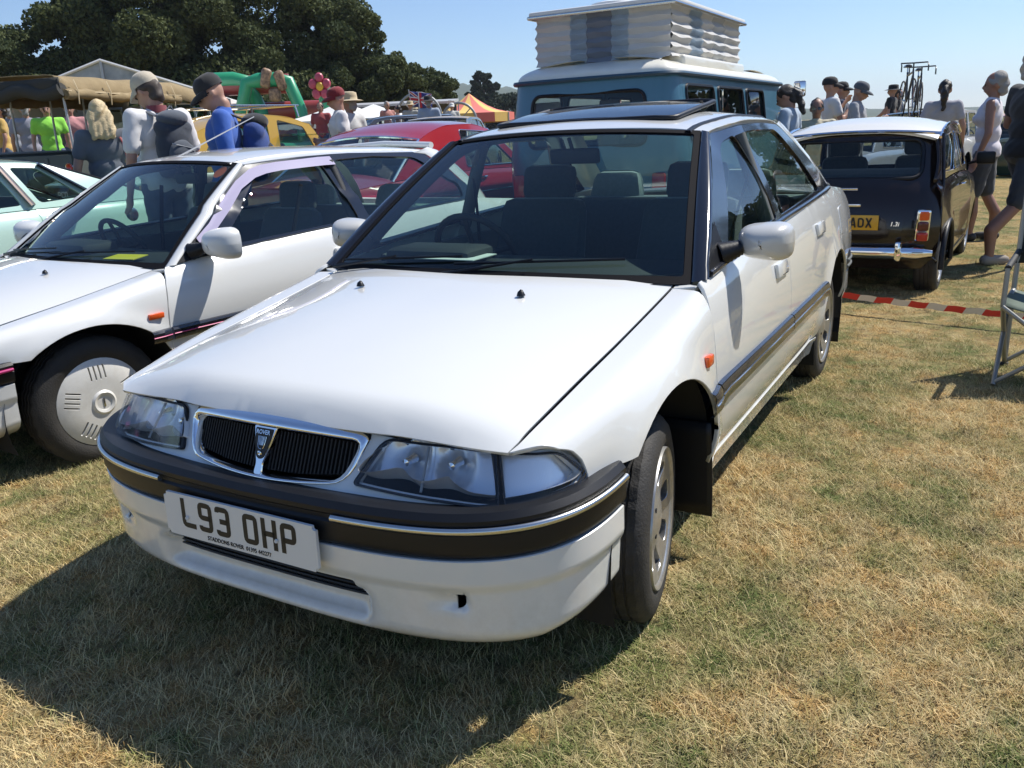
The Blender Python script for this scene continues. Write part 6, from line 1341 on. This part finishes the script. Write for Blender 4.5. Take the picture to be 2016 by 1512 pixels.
    for i in (0, 1):
        def sb(bm, i=i): caps(bm, (an[i][0], an[i][1]+.035, .045), (an[i][0]*1.1, an[i][1]-.14, .040), .050, .042); 
        fuse('shoe', sb, shoes or mat('shoe_dark', (.05, .045, .04), .6), t, .016, 3)
    e_ = mat('eye_dark', (.02, .015, .012), .2)
    for s_ in (1, -1): ey = lathe('eye', [(-.009, .0001), (-.006, .008), (0, .011), (.006, .008)], e_, b, seg=10, axis='y', c=(0, 0, 0)); ey.matrix_local = HM @ Matrix.Translation((s_*.031, -.094, .146))
    mo = mk('mouth', [HM @ Vector(p) for p in ((-.024, -.100, .086), (0, -.107, .090), (.024, -.100, .086), (0, -.106, .080))], [(0, 3, 2, 1)], mat('lips', (.30, .11, .09), .5), b)
    if hair:
        def hb(bm):
            bmesh.ops.create_icosphere(bm, subdivisions=3, radius=1., matrix=HM @ Matrix.Translation((0, .018, .186)) @ Matrix.Diagonal((.086, .098, .096, 1)))
            caps(bm, hc((0, .07, .15)), hc((0, .07, .08)), .062, .05)
            if hairlen > 0:
                for q in (-.055, -.02, .02, .055): caps(bm, hc((q, .055, .14)), hc((q*1.35, .085, .10-hairlen)), .055, .040)
            if hairlen < 0: caps(bm, hc((0, .10, .17)), hc((0, .14, .12)), .045, .045); caps(bm, hc((0, .14, .12)), hc((0, .11, -.10)), .045, .03)
        fuse('hair', hb, hair, b, .010, 2, .007)
    if hat:
        hm_, kind = hat
        if kind == 'cap':
            V = []; F = []
            G = []
            for r_, z_ in ((.098, .175), (.102, .20), (.099, .225), (.084, .258), (.055, .280), (.0005, .288)): G.append([tuple(HM @ Vector((r_*math.cos(a)*.94, r_*math.sin(a)*1.06+.008, z_))) for a in np.linspace(0, 2*PI, 25)])
            ho = grid_mesh('cap', np.array(G), hm_, b); G = []
            for a in np.linspace(-PI*.95, -PI*.05, 13): G.append([tuple(HM @ Vector((.095*math.cos(a)*.94*(1+q*.0), .104*math.sin(a)*(1+q*.80)+.008, .188-.035*q*q-.012*abs(math.cos(a))*q))) for q in (0, .35, .7, 1.)])
            grid_mesh('cap_peak', np.array(G), hm_, ho, solid=.006)
        else:
            G = [[tuple(HM @ Vector((r_*math.cos(a), r_*math.sin(a)*1.08+.01, z_))) for a in np.linspace(0, 2*PI, 29)] for r_, z_ in ((.185, .165), (.15, .176), (.105, .185), (.103, .22), (.096, .27), (.06, .285), (.0005, .278))]
            grid_mesh('brimmed_hat', np.array(G), hm_, b)
    if sunglasses:
        g_ = mat('sunglass_black', (.01, .01, .01), .1, coat=1.); G0 = None
        for s_ in (1, -1):
            P = [HM @ Vector((s_*(.033+.027*math.cos(a)), -.112+.006*abs(math.cos(a)), .147+.020*math.sin(a))) for a in np.linspace(0, 2*PI, 14, endpoint=False)]; o = mk('sunglasses', P, [tuple(range(14)) if s_ < 0 else tuple(range(14))[::-1]], g_, b, smooth=False); tube('glasses_arm', [HM @ Vector((s_*.060, -.100, .152)), HM @ Vector((s_*.082, -.03, .155)), HM @ Vector((s_*.086, .02, .152))], .004, g_, o, 5)
    return t
CM = camo.rotation_euler.to_matrix()
def P_at(px, d):
    """ground position of something standing in the direction of photo column px at eye level, depth d"""
    v = CM @ Vector(((px-1008)/1651.05*d, -((263-.0446*(px-1008))-756)/1651.05*d, -d)); return (1.50506+v.x, -2.05259+v.y)
wht = cloth('white', (.70, .69, .69)); hairg = mat('hair_grey', (.28, .27, .25), .7, bump=.5, bscale=90); hairb = mat('hair_dark', (.018, .014, .012), .5, bump=.5, bscale=90); hairbl = mat('hair_blond', (.55, .43, .24), .55, bump=.6, bscale=90)
capbeige = cloth('cap_beige', (.50, .44, .34)); capblack = cloth('cap_black', (.02, .02, .022)); capred = cloth('cap_red', (.22, .02, .025)); straw = cloth('straw', (.52, .42, .26)); navyc = cloth('navy', (.03, .04, .07)); denim = cloth('denim', (.07, .10, .16)); greyt = cloth('grey_tee', (.11, .125, .15)); bluepolo = cloth('blue_polo', (.035, .11, .42)); blackc = cloth('black', (.016, .017, .02)); charcoal = cloth('charcoal', (.06, .065, .075))
R_v = np.array([1., 0.]); L_ = -R_v; Bk = np.array([0., 1.]); Fr = -Bk      # relative to the line of sight: right, left, away, towards
# --- left group
m1 = person('man from behind in white shirt, beige cap and grey backpack, head bowed', P_at(318, 6.55), .85*Bk+.5*L_, 1.82, wht, denim, hair=mat('hair_brown', (.05, .035, .025), .6), hat=(capbeige, 'cap'), head=(.45, 0, .25), voxel=.013, fat=1.12, collar=cloth('maroon', (.22, .05, .06)), sleeve=.72)
w2 = person('woman with long blond hair in grey T-shirt, seen from behind', P_at(207, 7.4), Bk+.1*L_, 1.64, greyt, charcoal, hair=hairbl, head=(.15, 0, 0), voxel=.014, woman=True, hairlen=.16, fat=1.08)
m3 = person('man in bright blue polo shirt and black cap looking down to the left', P_at(445, 6.35), L_+.12*Bk, 1.79, bluepolo, charcoal, hat=(capblack, 'cap'), head=(.50, 0, 0), voxel=.013, fat=1.08, collar=bluepolo, sunglasses=True, sleeve=.8)
person('man in red cap and white T-shirt with folded arms', P_at(672, 10.0), .95*L_+.1*Fr, 1.76, wht, denim, hat=(capred, 'cap'), head=(.2, 0, 0), voxel=.016, arms=(((.25, -.02, 1.15), (.05, -.22, 1.13)), ((-.25, -.02, 1.15), (-.05, -.24, 1.16))), fat=1.05)
person('visitor in tan straw hat close behind the red-capped man', P_at(692, 11.2), .6*L_+.6*Bk, 1.72, cloth('offwhite', (.6, .6, .58)), denim, hat=(straw, 'brim'), hair=hairg, voxel=.02)
person('dark-haired visitor in red top far behind the yellow car', P_at(637, 21), Fr+.3*L_, 1.70, cloth('red_top', (.35, .07, .07)), denim, hair=hairb, voxel=.022)
def bag(name, label, M, w, d, h, m, lid, host):
    t = thing(name, label, 'backpack', (0, 0, 0)); t.matrix_world = M
    def sh(bm): ell(bm, (0, 0, h*.45), (w*.5, d*.5, h*.5)); caps(bm, (-w*.28, 0, h*.15), (w*.28, 0, h*.15), d*.42); caps(bm, (-w*.25, 0, h*.75), (w*.25, 0, h*.75), d*.38)
    o = fuse('bag_body', sh, m, t, .014, 4, .003)
    def pk(bm): ell(bm, (0, d*.42, h*.33), (w*.36, d*.26, h*.26))
    fuse('front_pocket', pk, lid, t, .012, 4, .002)
    def ld_(bm): ell(bm, (0, .01, h*.90), (w*.40, d*.48, h*.14))
    fuse('lid_flap', ld_, lid, t, .012, 4)
    for s_ in (1, -1): tube('shoulder_strap', [(s_*w*.25, -d*.35, h*.95), (s_*w*.33, -d*.7, h*1.02), (s_*w*.36, -d*1.25, h*.92)], .022, lid, t, 8, sy=.35)
    tube('grab_loop', [(-.03, 0, h*1.02), (0, 0, h*1.09), (.03, 0, h*1.02)], .007, lid, t, 6); tube('compression_cord', [(-w*.3, d*.62, h*.2), (w*.3, d*.66, h*.3), (-w*.3, d*.66, h*.42), (w*.3, d*.60, h*.52)], .005, mat('cord_pale', (.45, .47, .5), .7), t, 5)
    return t
bpy.context.view_layer.update()
bag('backpack', 'dark grey backpack worn by the man in the beige cap', m1.matrix_world @ Matrix.Translation((0, .195, .99)), .30, .19, .46, cloth('pack_grey', (.045, .055, .075)), cloth('pack_slate', (.085, .10, .125)), m1)
bag('backpack', 'blue rucksack with black top worn by the blue-shirted man', m3.matrix_world @ Matrix.Translation((-.02, .215, .98)), .30, .21, .46, cloth('pack_blue', (.025, .06, .22)), cloth('pack_black', (.012, .013, .016)), m3)
tube('bag_strap', [(-.12, .03, 1.475), (-.155, .12, 1.36), (-.175, .145, 1.15), (-.19, .14, .95)], .013, mat('strap_red', (.28, .05, .05), .6), w2, 6, sy=.5)
# --- people beyond the truck, seen beneath its canvas
for (px, d, sh, hr, lab, fd) in ((14, 15, cloth('yellow', (.55, .36, .10)), hairb, 'visitor in yellow shirt seen under the truck canvas at the left edge', L_), (34, 17, cloth('bluegrey', (.25, .27, .31)), hairg, 'grey-haired visitor in blue-grey shirt beside the yellow-shirted one', Bk), (66, 14.5, cloth('check', (.30, .30, .36)), hairg, 'man in checked shirt from behind under the truck canvas', Bk), (107, 14, cloth('hivis', (.30, .75, .08)), hairb, 'steward in bright green high-visibility top behind the truck', Fr), (152, 15, cloth('pink', (.55, .25, .25)), hairb, 'visitor in pink top seen through the truck beyond the blond woman', Fr)):
    person(lab, P_at(px, d), fd, 1.74, sh, denim, hair=hr, voxel=.022)
# --- far visitors in the middle
for (px, d, sh, hr, ht, lab, fd, h_) in ((768, 27, cloth('salmon', (.45, .20, .17)), hairg, None, 'grey-haired man in salmon shirt left of the flag', Fr+.5*R_v, 1.78), (786, 25, cloth('dusky', (.30, .16, .14)), hairb, None, 'dark-haired woman below the union flag', L_, 1.62), (812, 27, cloth('palegrey', (.36, .36, .34)), None, (straw, 'brim'), 'man in straw hat and pale grey shirt right of the flag', Bk, 1.76), (848, 20, cloth('paleblue', (.36, .42, .52)), hairg, (capblack, 'brim'), 'man in black hat and pale blue shirt before the spoked wheels', Bk, 1.76), (893, 29, cloth('offwhite2', (.55, .55, .53)), None, (cloth('cap_white', (.7, .7, .68)), 'cap'), 'visitor in white cap beside the striped tent', Fr, 1.7), (822, 31, cloth('brown', (.16, .11, .08)), hairb, (straw, 'brim'), 'small far figure in brown with straw hat behind the grey-shirted man', Bk, 1.68)):
    person(lab, P_at(px, d), fd, h_, sh, denim, hair=hr, hat=ht, voxel=.024)
# --- right group
person('dark-haired woman in pale blue top bending her head beside the camper van', P_at(1552, 9.0), .92*L_+.3*Bk, 1.66, cloth('pale_blue_top', (.36, .45, .56)), denim, hair=hairb, head=(.42, 0, 0), voxel=.015, woman=True, hairlen=-.1)
person('curly-haired man in sunglasses facing the camera behind the small car', P_at(1607, 10.2), Fr, 1.64, z=-.06, shirt=cloth('cream_top', (.55, .50, .36)), legs=denim, hair=hairb, voxel=.014, sunglasses=True, skinm=skin2)
person('man in dark cap and white T-shirt with his hand at his mouth', P_at(1634, 12.0), .9*R_v+.3*Bk, 1.80, wht, charcoal, hat=(capblack, 'cap'), voxel=.016, arms=(((.24, -.10, 1.15), (.10, -.22, 1.40)), ((-.24, -.08, 1.15), (-.10, -.25, 1.36))))
person('capped man partly hidden behind the man with his hand at his mouth', P_at(1657, 13.4), .9*R_v, 1.76, cloth('navy_top', (.05, .06, .10)), charcoal, hat=(capblack, 'cap'), voxel=.02)
person('man in grey cap and grey T-shirt looking down at his phone', P_at(1686, 11.4), .9*R_v+.15*Fr, 1.72, cloth('mid_grey', (.33, .35, .38)), charcoal, hat=(cloth('cap_grey', (.10, .11, .13)), 'cap'), head=(.35, 0, 0), voxel=.016, arms=(((.24, -.10, 1.12), (.10, -.30, 1.30)), ((-.24, -.06, 1.12), (-.12, -.30, 1.22))))
person('man in black hat and black shirt beside the bicycles', P_at(1752, 19.5), L_+.3*Bk, 1.78, blackc, blackc, hat=(capblack, 'brim'), voxel=.022)
person('second dark figure at the bicycles, bare-headed', P_at(1768, 20.5), R_v, 1.70, blackc, blackc, hair=hairb, voxel=.022)
person('woman with long dark ponytail seen from behind the small car', P_at(1856, 11.2), Bk, 1.70, cloth('patterned', (.40, .40, .44)), denim, hair=hairb, voxel=.016, woman=True, hairlen=-.3)
person('grey-haired woman in white vest and dark shorts in profile', P_at(1950, 8.55), .97*L_+.1*Bk, 1.69, cloth('vest_white', (.68, .64, .69)), charcoal, hair=hairg, voxel=.013, woman=True, sleeveless=True, shorts=True, fat=1.07, skinm=skin2, step=.10)
person('person in black shirt and dark shorts cut off by the right edge', P_at(2034, 7.25), .8*R_v+.6*Bk, 1.80, blackc, cloth('shorts_slate', (.05, .06, .075)), hair=hairg, voxel=.013, shorts=True, fat=1.3, skinm=skin2, step=.28, shoes=mat('sandal', (.30, .26, .22), .8), arms=(((.30, .0, 1.16), (.10, -.24, 1.08)), ((-.33, .02, 1.14), (-.20, -.20, .98))))
person('man in white cap seen through the camper van rear window', P_at(1216, 15.5), L_, 1.80, cloth('rose', (.45, .25, .24)), denim, hat=(cloth('cap_white2', (.7, .7, .68)), 'cap'), voxel=.022)
person('visitor in rust top seen through the camper van front window', P_at(1500, 13.5), L_, 1.78, cloth('rust', (.35, .10, .06)), denim, hair=hairg, voxel=.022)

# ================================================================== folding chair, barrier tape, bicycles
ch = thing('folding_chair', 'dark fabric folding camp chair with metal legs at the right edge', 'chair', (1.635, 3.07, 0), math.radians(-6))
alu = mat('chair_aluminium', (.30, .30, .28), .45, metal=.6); fab = mat('chair_fabric', (.018, .024, .026), .85); fabg = mat('chair_green', (.10, .13, .10), .85)
for x in (0, .52):
    tube('back_post', [(x, 0, 0), (x+.0, .02, .42), (x+.0, .10, 1.0)], .013, alu, ch, 8); tube('front_leg', [(x, .02, .42), (x, -.10 if x else -.1, .42), (x, -.46, .02)], .012, alu, ch, 8); tube('cross_leg', [(x, .0, .03), (x, -.44, .42)], .012, alu, ch, 8); box('foot', (x, 0, .012), (.04, .05, .024), dash_m, ch, bev=.006); tube('armrest', [(x, .05, .62), (x, -.42, .60)], .016, dash_m, ch, 8); tube('front_post', [(x, -.44, .42), (x, -.42, .60)], .012, alu, ch, 8)
for (y, z0_, z1_) in ((.0, .03, .42), (-.45, .03, .42)): tube('cross_brace', [(0, y, z0_), (.52, y, z1_)], .011, alu, ch, 8); tube('cross_brace', [(.52, y-.02, z0_), (0, y-.02, z1_)], .011, alu, ch, 8)
G = np.array([[(x, .03+.09*t_+.03*math.sin(x/.52*PI), .56+.45*t_) for x in np.linspace(-.01, .53, 9)] for t_ in np.linspace(0, 1, 6)]); grid_mesh('back_fabric', G, fab, ch, solid=.006)
G = np.array([[(x, .02-.46*t_, .42-.045*math.sin(x/.52*PI)) for x in np.linspace(-.01, .53, 9)] for t_ in np.linspace(0, 1, 6)]); grid_mesh('seat_fabric', G, fabg, ch, solid=.006)
# tape
tr_ = mat('tape_red', (.62, .035, .03), .4); tw_ = mat('tape_white', (.68, .62, .55), .4)
a0, b0 = np.array([.62, 4.18, .115]), np.array([2.6, 3.72, .10]); V = []; F = []; MI = []; N = 54
for i in range(N+1):
    u = i/N; p = a0*(1-u)+b0*u; p = p+np.array([0, .006*math.sin(i*.9), -.02*math.sin(u*PI)+.003*math.sin(i*1.7)]); o = .014 if i % 2 else -.0
    V += [p+np.array([0, 0, .0]), p+np.array([.022, -.012, .042])]
for i in range(N): F.append((2*i, 2*i+2, 2*i+3, 2*i+1)); MI.append((i//3) % 2)
tp = mk('barrier_tape', V, F, [tr_, tw_]); tp.data.polygons.foreach_set('material_index', MI); tag(tp, 'red and white barrier tape stretched low above the grass', 'tape')
for (x_, y_) in ((2.6, 3.72), (.62, 4.18)): 
    st_ = tube('tape_stake', [(x_, y_, 0), (x_, y_, .20)], .008, alu, tp, 6)
# bicycles on a roof rack
def bicycle(label, loc, rz):
    t = thing('bicycle', label, 'bicycle', loc, rz, 'bicycles carried upright on a car roof'); fm_ = mat('bike_black', (.02, .02, .025), .35, coat=.5)
    for y in (-.5, .5):
        w_ = tube('wheel', [(0, y+.335*math.cos(a), .34+.335*math.sin(a)) for a in np.linspace(0, 2*PI, 29)], .014, rubber, t, 6, cap=False)
        for k in range(10): a = 2*PI*k/10; tube('spoke', [(0, y, .34), (0, y+.32*math.cos(a), .34+.32*math.sin(a))], .0025, dullchrome, w_, 4)
    for (a, b) in (((0, .5, .34), (0, .05, .30)), ((0, .05, .30), (0, .18, .82)), ((0, .5, .34), (0, .15, .72)), ((0, .17, .76), (0, -.36, .80)), ((0, .05, .30), (0, -.36, .74)), ((0, -.36, .84), (0, -.5, .34))): tube('frame_tube', [a, b], .017, fm_, t, 6)
    s_ = box('saddle', (0, .20, .93), (.13, .26, .05), fm_, t, bev=.02, taper=(.7, .9)); tube('seat_post', [(0, .18, .80), (0, .20, .92)], .013, dullchrome, s_, 6)
    h_ = tube('handlebar', [(-.22, -.50, .80), (-.22, -.50, .90), (-.22, -.42, .95), (0, -.36, .95), (.22, -.42, .95), (.22, -.50, .90), (.22, -.50, .80)], .013, fm_, t, 6); tube('stem', [(0, -.36, .82), (0, -.36, .95)], .014, fm_, h_, 6)
    for s__ in (1, -1): box('pedal', (s__*.10, .05+s__*.08, .30-s__*.1), (.08, .06, .02), fm_, t)
    return t
p_ = P_at(1783, 15.6); bicycle('dark racing bicycle standing on the car roof, left of the pair', (p_[0], p_[1], 1.27), math.radians(15)); p_ = P_at(1803, 16.0); bicycle('dark racing bicycle standing on the car roof, right of the pair', (p_[0], p_[1], 1.22), math.radians(10))
# ================================================================== summer haze over the field and the far hills
hv = bpy.data.materials.new('haze_air'); hv.use_nodes = True; t_ = hv.node_tree; t_.nodes.clear(); o_ = _n(t_, 'ShaderNodeOutputMaterial'); v_ = _n(t_, 'ShaderNodeVolumePrincipled'); v_.inputs['Color'].default_value = (.80, .88, 1., 1); v_.inputs['Density'].default_value = .00019; v_.inputs['Anisotropy'].default_value = .2; t_.links.new(v_.outputs[0], o_.inputs['Volume'])
hz = mk('haze', [(x, y, z) for z in (-12, 150) for (x, y) in ((-3700, -500), (3700, -500), (3700, 5700), (-3700, 5700))], [(3, 2, 1, 0), (4, 5, 6, 7), (0, 1, 5, 4), (1, 2, 6, 5), (2, 3, 7, 6), (3, 0, 4, 7)], hv, smooth=False)
tag(hz, 'thin pale summer haze filling the air over the field', 'haze', kind='stuff')
